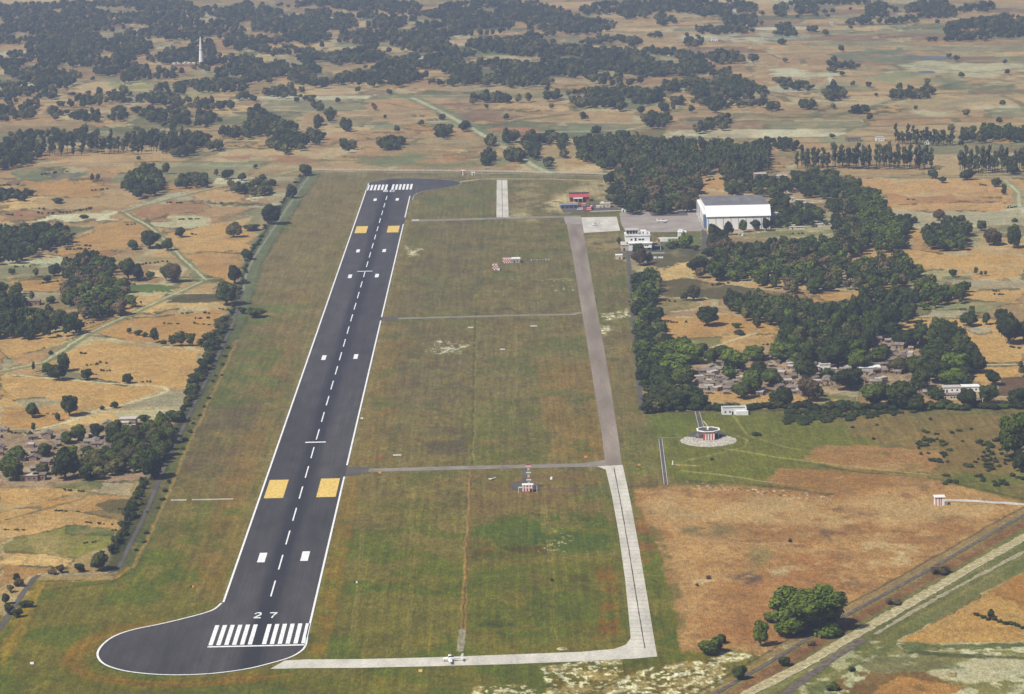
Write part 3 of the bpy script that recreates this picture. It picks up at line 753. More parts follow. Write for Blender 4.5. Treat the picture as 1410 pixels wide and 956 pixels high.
line(off(COR, 26), 9, (106, 106, 50), .9, 1.5); line(off(COR, 37), 9, (108, 108, 54), .8, 2); line(off(COR, 50), 12, (118, 116, 78), .7, 2, brk=(10, .3, .5, 6))
for P, c, b in [
    ([(1235, 885), (1360, 815), (1420, 785), (1420, 885)], (200, 148, 80), None), ([(1360, 815), (1420, 785), (1420, 860), (1395, 830), (1362, 818)], (176, 120, 58), (16, .2, .4, 1)),
    ([(1236, 888), (1420, 884), (1420, 894), (1240, 897)], (104, 108, 56), None), ([(1300, 893), (1420, 890), (1420, 905), (1320, 902)], (214, 200, 162), (6, .46, .56, 90)),
    ([(1235, 895), (1420, 905), (1420, 912), (1250, 902)], (84, 86, 46), (5, .3, .45, 91)),
    ([(1180, 905), (1260, 900), (1270, 912), (1190, 925)], (186, 172, 132), (5, .50, .60, 92)),
    ([(1265, 930), (1340, 906), (1420, 908), (1420, 930), (1340, 942)], (196, 180, 146), (14, .1, .3, 93)), ([(1300, 930), (1320, 926), (1318, 932)], (206, 160, 106), None),
    ([(1150, 940), (1180, 918), (1265, 920), (1320, 945), (1300, 1000), (1150, 1000)], (128, 92, 46), (20, .1, .3, 94)),
    ([(1200, 955), (1240, 932), (1330, 945), (1300, 970)], (182, 126, 64), (16, .2, .4, 95)), ([(1160, 930), (1200, 905), (1290, 905), (1330, 920), (1260, 926)], (122, 114, 70), (12, .3, .5, 96)),
    ([(1130, 955), (1180, 915), (1200, 925), (1160, 960)], (196, 190, 150), (6, .4, .55, 97)), ([(1310, 955), (1420, 922), (1420, 945), (1350, 990)], (204, 190, 154), (7, .42, .54, 98)),
    ([(1090, 935), (1190, 885), (1230, 880), (1150, 930), (1110, 960)], (184, 172, 130), (7, .48, .60, 99))]:
    paint(P, c, 1.5, .95, b, kind=CROP if b is None else ROUGH)

# straw, stubble, trampled and weedy patches inside the crops
cr_ = KIND[..., 1]
v1 = fbm(GX / 16, GY / 26, 71, 5); v2 = fbm(GX / 3.0, GY / 6, 73, 4); v3 = fbm(GX / 45, GY / 60, 75, 4); v4 = fbm(GX / 7, GY / 12, 79, 4)
def mixall(c, m_):
    global COL
    COL = COL + (col3(c) - COL) * (m_ * cr_)[..., None]
mixall((146, 112, 72), sstep(.56, .72, v3) * .28); mixall((216, 178, 124), sstep(.56, .70, v1) * .22); mixall((128, 112, 70), sstep(.64, .76, v4) * .35)
mixall((150, 104, 64), sstep(.60, .70, v1 * .5 + v2 * .5) * .28); mixall((108, 92, 60), sstep(.70, .80, v2) * .3)
COL = COL * (1 + (v2 - .5) * .42 + (v1 - .5) * .18)[..., None]
COL = COL * (1 + (v4 - .5) * .35 * KIND[..., 0])[..., None]
# sprinkled tufts, stones and bare spots everywhere in the open, fields stay smoother
tuft = fbm(GX / 2.3, GY / 3.4, 61, 3)
m = (sstep(.66, .80, tuft) * .28 * KIND[..., 0])[..., None]; COL += (COL * .55 - COL) * m
m = (sstep(.70, .80, fbm(GX / 4, GY / 5, 67, 3)) * .30 * (1 - KIND[..., 0]) * .5)[..., None]; COL += (COL * .65 - COL) * m
gl = COL.mean(-1, keepdims=True); sat = (.97 + (.03 + .19 * (1 - sstep(1350, 1900, GY))) * KIND[..., 0] - .04 * sstep(1600, 3200, GY))[..., None]
COL = gl + (COL - gl) * sat; COL[..., 2] *= .90
COL *= (1 - .05 * KIND[..., 0])[..., None]; COL[..., 0] *= 1 - .05 * KIND[..., 0]; COL[..., 1] *= 1 + .015 * KIND[..., 0]
nk = 1 - KIND[..., 0]; COL[..., 0] *= 1 - .055 * nk; COL *= (1 - .045 * nk)[..., None]; COL[..., 2] *= 1 - .04 * nk
COL = np.clip(COL, 0.008, .85)

gm = bpy.data.meshes.new('ground')
nv = nr * nc
co = np.empty((nv, 3), np.float32); co[:, 0] = GX.ravel(); co[:, 1] = GY.ravel(); co[:, 2] = 0
gm.vertices.add(nv); gm.vertices.foreach_set('co', co.ravel())
ii = np.arange(nv, dtype=np.int32).reshape(nr, nc)
q = np.stack([ii[:-1, :-1], ii[1:, :-1], ii[1:, 1:], ii[:-1, 1:]], -1).reshape(-1, 4)
if True:   # rows run from far to near: make the faces look up
    a = co[q[0, 1]] - co[q[0, 0]]; b = co[q[0, 3]] - co[q[0, 0]]
    if np.cross(a, b)[2] < 0: q = q[:, ::-1]
nf = len(q)
gm.loops.add(nf * 4); gm.loops.foreach_set('vertex_index', np.ascontiguousarray(q).ravel())
gm.polygons.add(nf); gm.polygons.foreach_set('loop_start', np.arange(0, nf * 4, 4, dtype=np.int32))
gm.update(calc_edges=True)
for nm, arr in (('soil', COL), ('cover', KIND)):
    at = gm.attributes.new(nm, 'FLOAT_COLOR', 'POINT')
    cc = np.ones((nv, 4), np.float32); cc[:, :3] = arr.reshape(-1, 3)
    at.data.foreach_set('color', cc.ravel())
ground = bpy.data.objects.new('ground', gm); C.objects.link(ground); ground['kind'] = 'structure'

m, nt, b = new_mat('ground_soil_and_crops', 0.95, 0.1)
N, L = nt.nodes, nt.links
geo = N.new('ShaderNodeNewGeometry')
at = N.new('ShaderNodeAttribute'); at.attribute_name = 'soil'
kd = N.new('ShaderNodeAttribute'); kd.attribute_name = 'cover'
sp = N.new('ShaderNodeSeparateColor'); L.new(kd.outputs['Color'], sp.inputs[0])
def gnoise(scale, detail, stretch, lo, hi, seed=0):
    mp = N.new('ShaderNodeMapping'); mp.inputs['Scale'].default_value = stretch; mp.inputs['Location'].default_value = (seed, seed, 0)
    L.new(geo.outputs['Position'], mp.inputs['Vector'])
    n_ = N.new('ShaderNodeTexNoise'); n_.inputs['Scale'].default_value = scale; n_.inputs['Detail'].default_value = detail; n_.inputs['Roughness'].default_value = .65
    L.new(mp.outputs[0], n_.inputs['Vector'])
    mr_ = N.new('ShaderNodeMapRange'); mr_.inputs[1].default_value = .3; mr_.inputs[2].default_value = .7; mr_.inputs[3].default_value = lo; mr_.inputs[4].default_value = hi
    L.new(n_.outputs['Fac'], mr_.inputs[0]); return mr_.outputs[0]
def mul(a_, b_):
    x = N.new('ShaderNodeMath'); x.operation = 'MULTIPLY'; L.new(a_, x.inputs[0]); L.new(b_, x.inputs[1]); return x.outputs[0]
def lerp1(f, v):   # 1 + f*(v-1)
    x = N.new('ShaderNodeMath'); x.operation = 'SUBTRACT'; L.new(v, x.inputs[0]); x.inputs[1].default_value = 1
    y = N.new('ShaderNodeMath'); y.operation = 'MULTIPLY_ADD'; L.new(x.outputs[0], y.inputs[0]); L.new(f, y.inputs[1]); y.inputs[2].default_value = 1; return y.outputs[0]
f1 = gnoise(.45, 8, (1, .4, 1), .70, 1.30)
f2 = gnoise(.035, 6, (1, .7, 1), .86, 1.14, 40)
mow = gnoise(.38, 4, (1, .04, 1), .78, 1.24, 9)
crp = gnoise(.12, 6, (.6, 1, 1), .90, 1.10, 70)
v = mul(mul(f1, f2), mul(lerp1(sp.outputs[0], mow), lerp1(sp.outputs[1], crp)))
f3 = gnoise(1.2, 3, (1, .28, 1), .62, 1.38, 210)
v = mul(v, f3)
vm = N.new('ShaderNodeVectorMath'); vm.operation = 'SCALE'
L.new(at.outputs['Color'], vm.inputs[0]); L.new(v, vm.inputs['Scale'])
# faint hue drift between yellowish and reddish
hn = gnoise(.05, 5, (1, 1, 1), 0, 1, 130)
mx = N.new('ShaderNodeMix'); mx.data_type = 'RGBA'; mx.inputs[6].default_value = (1.04, .98, .90, 1); mx.inputs[7].default_value = (.97, 1.02, 1.06, 1)
L.new(hn, mx.inputs[0])
v2 = N.new('ShaderNodeVectorMath'); v2.operation = 'MULTIPLY'; L.new(vm.outputs[0], v2.inputs[0]); L.new(mx.outputs[2], v2.inputs[1])
L.new(v2.outputs[0], b.inputs['Base Color'])
gm.materials.append(m)
print('ground', nv)

# the air over the plain
def make_haze():
    mb = MB().box(-9000, 9000, -1500, 13000, -1.0, CAM_H + 30)
    o = mb.build('haze', None); o['kind'] = 'stuff'
    m = bpy.data.materials.new('hazy_air'); m.use_nodes = True
    m.node_tree.nodes.clear()
    out = m.node_tree.nodes.new('ShaderNodeOutputMaterial'); pv = m.node_tree.nodes.new('ShaderNodeVolumePrincipled')
    pv.inputs['Color'].default_value = (.60, .71, 1.0, 1); pv.inputs['Density'].default_value = HAZE_DENSITY
    pv.inputs['Anisotropy'].default_value = 0.1
    m.node_tree.links.new(pv.outputs[0], out.inputs['Volume']); o.data.materials.append(m)
make_haze()

# ================================================================== RUNWAY, TAXIWAYS, ROADS
NEAR = W(357.5, 875); FAR = W(536.5, 258)
A0 = Vector((*NEAR, 0)); A1 = Vector((*FAR, 0))
RU = (A1 - A0).normalized(); RV = Vector((RU.y, -RU.x, 0))     # along, and to the right
RLEN = (A1 - A0).length
HALF = (Vector((*W(427, 858), 0)) - Vector((*W(296, 860), 0))).length / 2
print('runway length', RLEN, 'half', HALF, 'cam y', NEAR, FAR)
def rs(s_, t_): p = A0 + RU * s_ + RV * t_; return (p.x, p.y)
def spos(x, y):
    p = Vector((*W(x, y), 0)) - A0; return p.dot(RU), p.dot(RV)
ANG = math.atan2(RU.y, RU.x) - math.pi / 2                      # turn of the airfield's axis from +Y

pad = smooth_line([(305, 831), (292, 841), (262, 850), (220, 860), (178, 869), (150, 881), (134.5, 899), (142, 914), (168, 923.5), (205, 928.5), (245, 930),
                   (292, 928), (338, 922), (372, 914), (400, 905.5), (416, 896), (421.5, 887), (422.8, 878)], 5)
padw = [W(*p) for p in pad]
s0 = spos(305, 830)[0]; s1 = spos(422.8, 878)[0]; sE = spos(505, 253)[0]
fpad = smooth_line([(508, 251), (530, 247.5), (560, 246), (605, 247), (632, 250.5), (632, 255), (610, 259.5), (582, 264), (571, 269), (567.5, 276)], 5)
fpw = [W(*p) for p in fpad]
run = [rs(s0, -HALF)] + padw[1:-1] + [rs(s1, HALF), rs(spos(567.5, 276)[0], HALF)] + fpw[::-1][1:-1] + [rs(sE, -HALF)]
sheet('runway', run, 0.16, MAT['runway'])
# tyre-blackened middle and lengthwise wear belong to the asphalt itself
def runway_wear():
    nt = MAT['runway'].node_tree; N, L = nt.nodes, nt.links; b = nt.nodes['Principled BSDF']
    src = b.inputs['Base Color'].links[0].from_socket
    geo = N.new('ShaderNodeNewGeometry')
    sub_ = N.new('ShaderNodeVectorMath'); sub_.operation = 'SUBTRACT'; L.new(geo.outputs['Position'], sub_.inputs[0]); sub_.inputs[1].default_value = A0
    def dot(v):
        d = N.new('ShaderNodeVectorMath'); d.operation = 'DOT_PRODUCT'; L.new(sub_.outputs[0], d.inputs[0]); d.inputs[1].default_value = v; return d.outputs['Value']
    t_ = dot(RV); s_ = dot(RU)
    co = N.new('ShaderNodeCombineXYZ'); L.new(t_, co.inputs[0]); L.new(s_, co.inputs[1])
    def nz(sx, sy, detail):
        mp = N.new('ShaderNodeMapping'); mp.inputs['Scale'].default_value = (sx, sy, 1); L.new(co.outputs[0], mp.inputs['Vector'])
        n_ = N.new('ShaderNodeTexNoise'); n_.inputs['Scale'].default_value = 1; n_.inputs['Detail'].default_value = detail; L.new(mp.outputs[0], n_.inputs['Vector']); return n_.outputs['Fac']
    def m(op, a, b_=None, c=None):
        x = N.new('ShaderNodeMath'); x.operation = op
        for i_, q in enumerate((a, b_, c)):
            if q is None: continue
            if isinstance(q, (int, float)): x.inputs[i_].default_value = q
            else: L.new(q, x.inputs[i_])
        return x.outputs[0]
    wob = m('MULTIPLY_ADD', nz(.0, .012, 3), 9.0, -4.5)
    d = m('ABSOLUTE', m('ADD', t_, m('MULTIPLY', wob, .35)))
    mr = N.new('ShaderNodeMapRange'); mr.interpolation_type = 'SMOOTHSTEP'; L.new(d, mr.inputs[0]); mr.inputs[1].default_value = 1.5; mr.inputs[2].default_value = 8.5; mr.inputs[3].default_value = 1; mr.inputs[4].default_value = 0
    core = m('MULTIPLY', mr.outputs[0], m('MULTIPLY_ADD', nz(.5, .02, 5), 1.5, .25))
    streak = m('MULTIPLY_ADD', nz(.9, .012, 5), .9, .55)      # lanes laid along the runway
    spots = m('MULTIPLY_ADD', nz(.10, .035, 6), 1.0, .5)
    vs = N.new('ShaderNodeVectorMath'); vs.operation = 'SCALE'; L.new(src, vs.inputs[0]); L.new(m('MULTIPLY', streak, spots), vs.inputs['Scale'])
    mx = N.new('ShaderNodeMix'); mx.data_type = 'RGBA'; L.new(m('MINIMUM', core, .95), mx.inputs[0]); L.new(vs.outputs[0], mx.inputs[6]); mx.inputs[7].default_value = (.020, .019, .023, 1)
    L.new(mx.outputs[2], b.inputs['Base Color'])
runway_wear()

def marks():
    mb = MB()
    def q(s_a, s_b, t_a, t_b, sk=0):
        mb.add([(*rs(s_a, t_a), .23), (*rs(s_a, t_b), .23), (*rs(s_b, t_b), .23), (*rs(s_b, t_a), .23)], [(0, 1, 2, 3)])
    sa, sb = spos(356, 888)[0], spos(356, 860.5)[0]
    fa, fb = spos(536, 262)[0], spos(536, 254.5)[0]
    for k in range(6):
        for sgn in (-1, 1):
            c = sgn * (3.3 + 3.65 * k)
            if k < 6: q(sa, sb, c - 1.0, c + 1.0); q(fa, fb, c - 1.1, c + 1.1)
    sl = spos(356, 890)[0]; q(sl - 1.0, sl + 1.0, -HALF, HALF)
    # centre line
    pos = spos(374.5, 822)[0]
    while pos < fa - 30:
        q(pos, pos + 29, -.36, .36); pos += 50.2
    # side lines
    for sgn in (-1, 1):
        st = s0 if sgn < 0 else s1; en = sE if sgn < 0 else spos(568, 270)[0]
        gaps = [] if sgn < 0 else [(spos(474, 657)[0], spos(480, 641)[0]), (spos(527, 442)[0], spos(528, 437)[0]), (spos(556, 309)[0], spos(558, 300)[0])]
        cur = st
        for g0, g1 in gaps + [(en, en)]:
            x = cur
            while x < g0 - .01:
                y = min(x + 120, g0); q(x, y, sgn * (HALF - .2) - .5, sgn * (HALF - .2) + .5); x = y
            cur = g1
    for (xa, ya), (xb, yb), wd in [((359, 775), (359, 762), 3.9), ((418.5, 773), (418.5, 760), 3.9)]:
        a_, t0 = spos(xa, ya); b_ = spos(xb, yb)[0]; q(a_, b_, t0 - wd / 2, t0 + wd / 2)
    for x, y, hh, wd in [(446, 493, 3.2, 2.9), (490, 491.5, 3.2, 2.9), (482, 381, 2.4, 3.0), (519, 380, 2.4, 3.0), (493, 346, 2.0, 3.0), (529, 345.5, 2.0, 3.0), (516.5, 275.5, 1.6, 3.0), (547, 275, 1.6, 3.0)]:
        c, t0 = spos(x, y); a_ = spos(x, y + hh)[0]; b_ = spos(x, y - hh)[0]; q(a_, b_, t0 - wd / 2, t0 + wd / 2)
    for x, y, wd in [(434.5, 609.5, 12.5), (502.5, 374, 12.5)]:
        c, t0 = spos(x, y); q(c - 1.3, c + 1.3, t0 - wd / 2, t0 + wd / 2)
    # turn pad edge and far edge
    for pts, wd in ((padw, 1.0), (fpw, .35)):
        vv, ff = ribbon_mesh(pts, wd, .23); mb.add(vv, ff)
    # the figures 2 7 (drawn 13 m long), and the small pair at the far end
    def strokes(cs, ct, wd, ln, segs, sw, flip=1):
        for (xa, ya), (xb, yb) in segs:
            pa = A0 + RU * (cs + flip * ya * ln) + RV * (ct + flip * xa * wd); pb = A0 + RU * (cs + flip * yb * ln) + RV * (ct + flip * xb * wd)
            sdir = (pb - pa).normalized()
            pa2 = pa - sdir * sw * .45; pb2 = pb + sdir * sw * .45
            n_ = Vector((-sdir.y, sdir.x, 0)) * sw / 2 * (1.0 + 1.6 * abs(sdir.dot(RV)))
            zz = .23 + .004 * (1 + (hash((xa, ya, xb)) % 3))
            mb.add([(*(pa2 - n_).xy, zz), (*(pb2 - n_).xy, zz), (*(pb2 + n_).xy, zz), (*(pa2 + n_).xy, zz)], [(0, 1, 2, 3)])
    two = [((-.5, .28), (-.28, .5)), ((-.28, .5), (.3, .5)), ((.3, .5), (.5, .3)), ((.5, .3), (.45, .1)), ((.45, .1), (-.5, -.42)), ((-.5, -.5), (.55, -.5))]
    seven = [((-.5, .5), (.5, .5)), ((.5, .5), (.1, 0)), ((.1, 0), (-.1, -.5))]
    s2, t2 = spos(355, 848); strokes(s2, t2, 2.7, 8.6, two, .62)
    s2, t2 = spos(376, 848); strokes(s2, t2, 3.0, 8.6, seven, .62)
    zero = [((-.5, .5), (.5, .5)), ((.5, .5), (.5, -.5)), ((.5, -.5), (-.5, -.5)), ((-.5, -.5), (-.5, .5))]
    nine = [((.5, 0), (-.5, 0)), ((-.5, 0), (-.5, .5)), ((-.5, .5), (.5, .5)), ((.5, .5), (.5, -.5)), ((.5, -.5), (-.5, -.5))]
    s2, t2 = spos(540, 263.4); strokes(s2, t2, 3.6, 11, zero, .95, -1)
    s2, t2 = spos(531, 263.4); strokes(s2, t2, 3.6, 11, nine, .95, -1)
    o = mb.build('runway_marking', MAT['paint']); 
    for p in o.data.polygons:
        if p.normal.z < 0: p.flip()
    o['kind'] = 'structure'
    mb = MB()
    for (x, yb, yt, wd) in [(380.5, 686.5, 661.5, 10.9), (452, 685, 659.5, 10.9), (497.5, 321.5, 312, 10.5), (541.5, 320.5, 311.5, 10.5)]:
        t0 = spos(x, (yb + yt) / 2)[1]; a_ = spos(x, yb)[0]; b_ = spos(x, yt)[0]
        mb.add([(*rs(a_, t0 - wd / 2), .23), (*rs(a_, t0 + wd / 2), .23), (*rs(b_, t0 + wd / 2), .23), (*rs(b_, t0 - wd / 2), .23)], [(0, 1, 2, 3)])
    o = mb.build('runway_marking', MAT['yellow']); o['kind'] = 'structure'
marks()

def px_sheet(name, pts, z, mat): return sheet(name, [W(*p) for p in pts], z, mat)
px_sheet('taxiway', [(856.5, 640.5), (851, 600), (842, 540), (832, 480), (820, 415), (809, 350), (800, 302), (779, 303), (788, 350), (797, 405), (808, 470), (819, 540), (829, 602), (833.5, 641)], .11, MAT['grey_taxi'])
white = [(857.5, 640.5), (868, 690), (880, 755), (891, 820), (899, 870), (905, 904.5), (872, 907.5), (800, 911), (700, 915), (600, 917.8), (500, 920), (420, 920.5), (372, 921.5),
         (392, 910), (420, 908.5), (500, 908), (600, 905.5), (700, 901.8), (800, 898), (846, 894), (862, 888), (868.5, 879), (867, 862), (861, 800), (852, 735), (842, 680), (834, 647), (822, 642.5)]
px_sheet('taxiway', white, .12, MAT['concrete'])
# dark joint down the middle of the pale concrete
mb = MB(); v, f = ribbon_mesh([W(*p) for p in [(845.5, 645), (856, 700), (868, 770), (879, 840), (888, 893)]], .55, .15, .3, 5, 6); mb.add(v, f)
mb.build('taxiway', MAT['ballast'])['kind'] = 'structure'
mb = MB()
for k in range(46):
    t = k / 46.0; ya = 652 + 245 * t
    xl = np.interp(ya, [641, 690, 755, 820, 890], [834, 844, 856, 863.5, 868.5]); xr = np.interp(ya, [641, 690, 755, 820, 905], [857.5, 868, 880, 891, 905])
    v, f = ribbon_mesh([W(xl + .6, ya), W(xr - .6, ya - .3)], .28, .145); mb.add(v, f)
mb.build('taxiway', MAT['link'])['kind'] = 'structure'
px_sheet('taxiway', [(684, 248), (698.5, 248), (700.5, 299.5), (683.5, 299.5)], .11, MAT['concrete'])
mb = MB(); v, f = ribbon_mesh([W(691, 248), W(692, 299)], .7, .14); mb.add(v, f); mb.build('taxiway', MAT['link'])['kind'] = 'structure'
ribbon('taxiway', [(566, 304.3), (620, 303), (700, 300.5), (780, 298.6), (800, 298.2)], 11, .09, MAT['link'], .03, 2, 12)
px_sheet('taxiway', [(527, 437), (548, 436.6), (549, 441.2), (525.5, 442)], .13, MAT['road'])
ribbon('taxiway', [(547, 438.8), (620, 437), (700, 434.8), (788, 433.2), (801, 430)], 6.5, .09, MAT['link'], .05, 3, 12)
px_sheet('taxiway', [(476.5, 643), (508, 644.8), (507, 651.6), (472.5, 657)], .13, MAT['road'])
ribbon('taxiway', [(506, 648.2), (600, 645.5), (700, 643), (790, 641), (836, 639)], 9.0, .10, MAT['link'], .04, 4, 12)
px_sheet('taxiway', [(800, 638.5), (836, 633), (838, 643), (800, 643.3)], .105, MAT['link'])
# fillets of the old concrete apron
px_sheet('apron', [(853, 293), (900, 292), (958, 288), (964, 300), (968, 318), (935, 319.5), (900, 320), (862, 321), (855, 308)], .08, MAT['apron'])
px_sheet('apron', [(800, 299.6), (849, 298.6), (854, 318), (804, 321)], .10, MAT['concrete'])
px_sheet('apron', [(894, 293), (945, 291.5), (948, 297), (898, 298)], .12, MAT['road'])
px_sheet('apron', [(776, 299.3), (800, 299), (801, 309), (779, 309)], .13, MAT['apron'])
ribbon('road', [(812, 291.5), (846, 290.5), (900, 289.3), (955, 286.5)], 4.0, .14, MAT['concrete'], .05, 4, 10)
px_sheet('apron', [(770, 284), (790, 280), (842, 283), (856, 289), (840, 291), (776, 293)], .09, MAT['road'])
ribbon('road', [(864.8, 352), (868.5, 400), (873, 455), (878.5, 515), (884, 566)], 3.3, .10, MAT['road'], .05, 5, 10)
px_sheet('road', [(842, 343.5), (868, 341), (905, 338.5), (905, 342), (870, 346.5), (870, 352), (862, 352), (862, 346)], .11, MAT['road'])
px_sheet('road', [(966, 316), (972, 318), (984, 346), (964, 348), (967, 330)], .11, MAT['road'])
ribbon('road', [(885, 566.4), (960, 565.6)], 2.2, .10, MAT['link'], .1, 6, 6)
ribbon('road', [(959.5, 566), (966.5, 594)], 3.2, .12, MAT['road'], .03, 6, 6)
ribbon('road', [(909, 604), (917, 667)], 3.0, .12, MAT['road'], .03, 6, 6)
ribbon('road', [(909, 603.5), (940, 602.5)], 1.6, .10, MAT['link'], .1, 7, 5)
for P in ([(957, 567), (963.5, 594)], [(963, 567), (970.5, 594)], [(907, 605), (914.5, 668)], [(911.5, 605), (919.5, 668)]):
    ribbon('road', P, .3, .17, MAT['concrete'])
ribbon('road', [(733.5, 674), (838, 672), (900, 668)], 1.5, .07, MAT['road'], .2, 7, 5)
px_sheet('road', [(719.5, 645), (724.8, 645), (725, 668), (719, 668)], .10, MAT['road'])
sheet('road', [(W(722.5, 669.5)[0] + 8.5 * math.cos(t / 3.0), W(722.5, 669.5)[1] + 12 * math.sin(t / 3.0)) for t in range(19)], .09, MAT['road'])
ribbon('road', [(734, 670), (742, 670)], 7, .08, MAT['ballast'], .3, 4, 2)
ribbon('perimeter_road', [(428, 240), (415, 258), (398, 283), (372, 322), (352, 352), (341, 372), (335, 400)], 2.0, .085, MAT['verge_track'], .5, 8, 9, True)
ribbon('perimeter_road', [(335, 400), (324, 438), (313, 462), (290, 511), (267, 558), (246, 602), (227, 641), (208, 689), (193, 722), (180, 748), (166, 778), (160, 785), (150, 789)],
       2.3, .09, MAT['road'], .15, 8, 6, True)
ribbon('perimeter_road', [(150, 789), (120, 791), (75, 791.5), (54, 793)], 2.2, .085, MAT['dirt'], .15, 8, 6)
ribbon('perimeter_road', [(54, 792), (47, 797), (33, 815), (18, 838), (-2, 868)], 3.0, .09, MAT['road'], .05, 9, 6)
ribbon('road', [(1300, 689), (1330, 689.5), (1370, 692), (1440, 697)], 4.5, .07, MAT['concrete'], .3, 10, 4)
ribbon('railway_track', off(COR, 0), 2.4, .20, MAT['ballast'], .12, 11, 6)
SAND_L = [(1450, 716), (1407, 742), (1340, 780), (1250, 833), (1170, 878.5), (1100, 920), (1037, 951), (970, 992)]
ribbon('path', SAND_L, 6.8, .16, MAT['sand'], .22, 12, 3)
ribbon('path', off(SAND_L, 2.7), .35, .22, MAT['concrete'], .9, 12, 2)
ribbon('path', [(1450, 740), (1407, 762), (1340, 797), (1290, 824), (1240, 853), (1205, 874)], 2.6, .10, MAT['dirt'], .6, 13, 4)
ribbon('path', [(1190, 880), (1150, 905), (1095, 945), (1060, 975)], 4.2, .11, MAT['ballast'], .15, 14, 7)
ribbon('path', [(430, 236.5), (560, 237.5), (700, 239.5), (850, 243)], 3, .08, MAT['dirt'], .3, 14, 12)
ribbon('path', [(634, 250.5), (660, 247), (700, 246.5), (760, 247), (840, 250)], 5, .08, MAT['sand'], .5, 14, 12)
px_sheet('pond', ell(1276, 99.5, 12, 1.8), .2, MAT['pond'])
px_sheet('pond', ell(1287, 80, 22, 2.2), .2, MAT['pond'])

# ================================================================== BUILDINGS AND EQUIPMENT
def put(name, label, cat, x, y, rz=0.0, group=None, z=0.0):
    X, Y = W(x, y)
    o = empty(name, (X, Y, z), ANG + rz)
    tag(o, label, cat, group)
    return o

def windows(parent, xs, y, z, w_, h_, mat='dark', name='window', side='front', depth=.08):
    for x in xs:
        m = MB()
        if side == 'front': m.box(x - w_ / 2, x + w_ / 2, y - depth, y + .02, z, z + h_)
        else: m.box(y - depth, y + .02, x - w_ / 2, x + w_ / 2, z, z + h_)
        m.build(name, MAT[mat], parent)

# --- hangar
def hangar():
    t = put('hangar', 'big white hangar with grey roof and blue doors facing the apron', 'hangar', 973.5, 317)
    Wd = (1059 - 973) * mpp(317); Dp = 96.0
    z1, z2, z3 = 11.5, 20.0, 16.5
    w_ = MB(); w_.prism([(0, 0), (Dp, 0), (Dp, z3 - .5), (9, z2 - .5), (0, z1)], 0, Wd - .0); w_.build('wall', MAT['bright_white'], t)
    f = MB().prism([(-.8, z1 + .1), (9, z2), (9, z2 + .5), (-.8, z1 + .6)], -.8, Wd + .8); f.build('front_roof', MAT['bright_white'], t)
    g = MB().prism([(9.0, z2 + .02), (Dp + 1, z3), (Dp + 1, z3 + .5), (9.0, z2 + .52)], -.6, Wd + .6)
    r = g.build('roof', MAT['grey_roof'], t)
    rd = MB()
    for k in range(13):
        yy = 14 + k * 6.6; zz = z2 + .52 + (z3 - z2) * (yy - 9) / (Dp - 8)
        rd.box(-.4, Wd + .4, yy, yy + .35, zz - .3, zz + .12)
    rd.build('roof_rib', MAT['grey_roof'], r)
    for k in range(9):
        x = 1.2 + k * (Wd - 2.4) / 8
        MB().box(x - .14, x + .14, -.2, .05, 0, z1 - .1).build('wall_gap_line', MAT['grey_roof'], t)  # thin dark strips that draw the gaps in the front wall
    MB().box(1, Wd - 1, -.12, .04, 10.2, 10.8).build('clerestory_shadow', MAT['grey_roof'], t)  # thin grey strip: the shadow line at the clerestory, put in as colour
    # doors on the apron side, blue near the front then white pillars
    for k in range(9):
        y0 = 1.5 + k * 10.3; m_ = 'blue' if k in (0, 1, 3) else ('white' if k % 2 else 'grey_roof')
        MB().box(-.35 - .25 * (k % 2), -.02, y0, y0 + 9.6, 0.1, 13.2).build('door', MAT[m_], t)
    MB().box(-3.0, -.5, 2, Dp - 3, 13.4, 14.4).build('door_canopy', MAT['white'], t)
    for k in range(5):
        y0 = 10 + k * 20
        MB().box(-3.2, -2.5, y0, y0 + .8, 0, 13.4).build('door_post', MAT['white'], t)
    e = MB().box(Wd + .05, Wd + 7, 8, 40, 0, 5.5); e.build('annexe', MAT['white'], t)
    MB().box(Wd + .05, Wd + 7.6, 7.4, 40.6, 5.52, 5.9).build('annexe_roof', MAT['grey_roof'], t)
    windows(t, [Wd + 2.2, Wd + 5], 8, 2, 1.4, 1.5)
hangar()

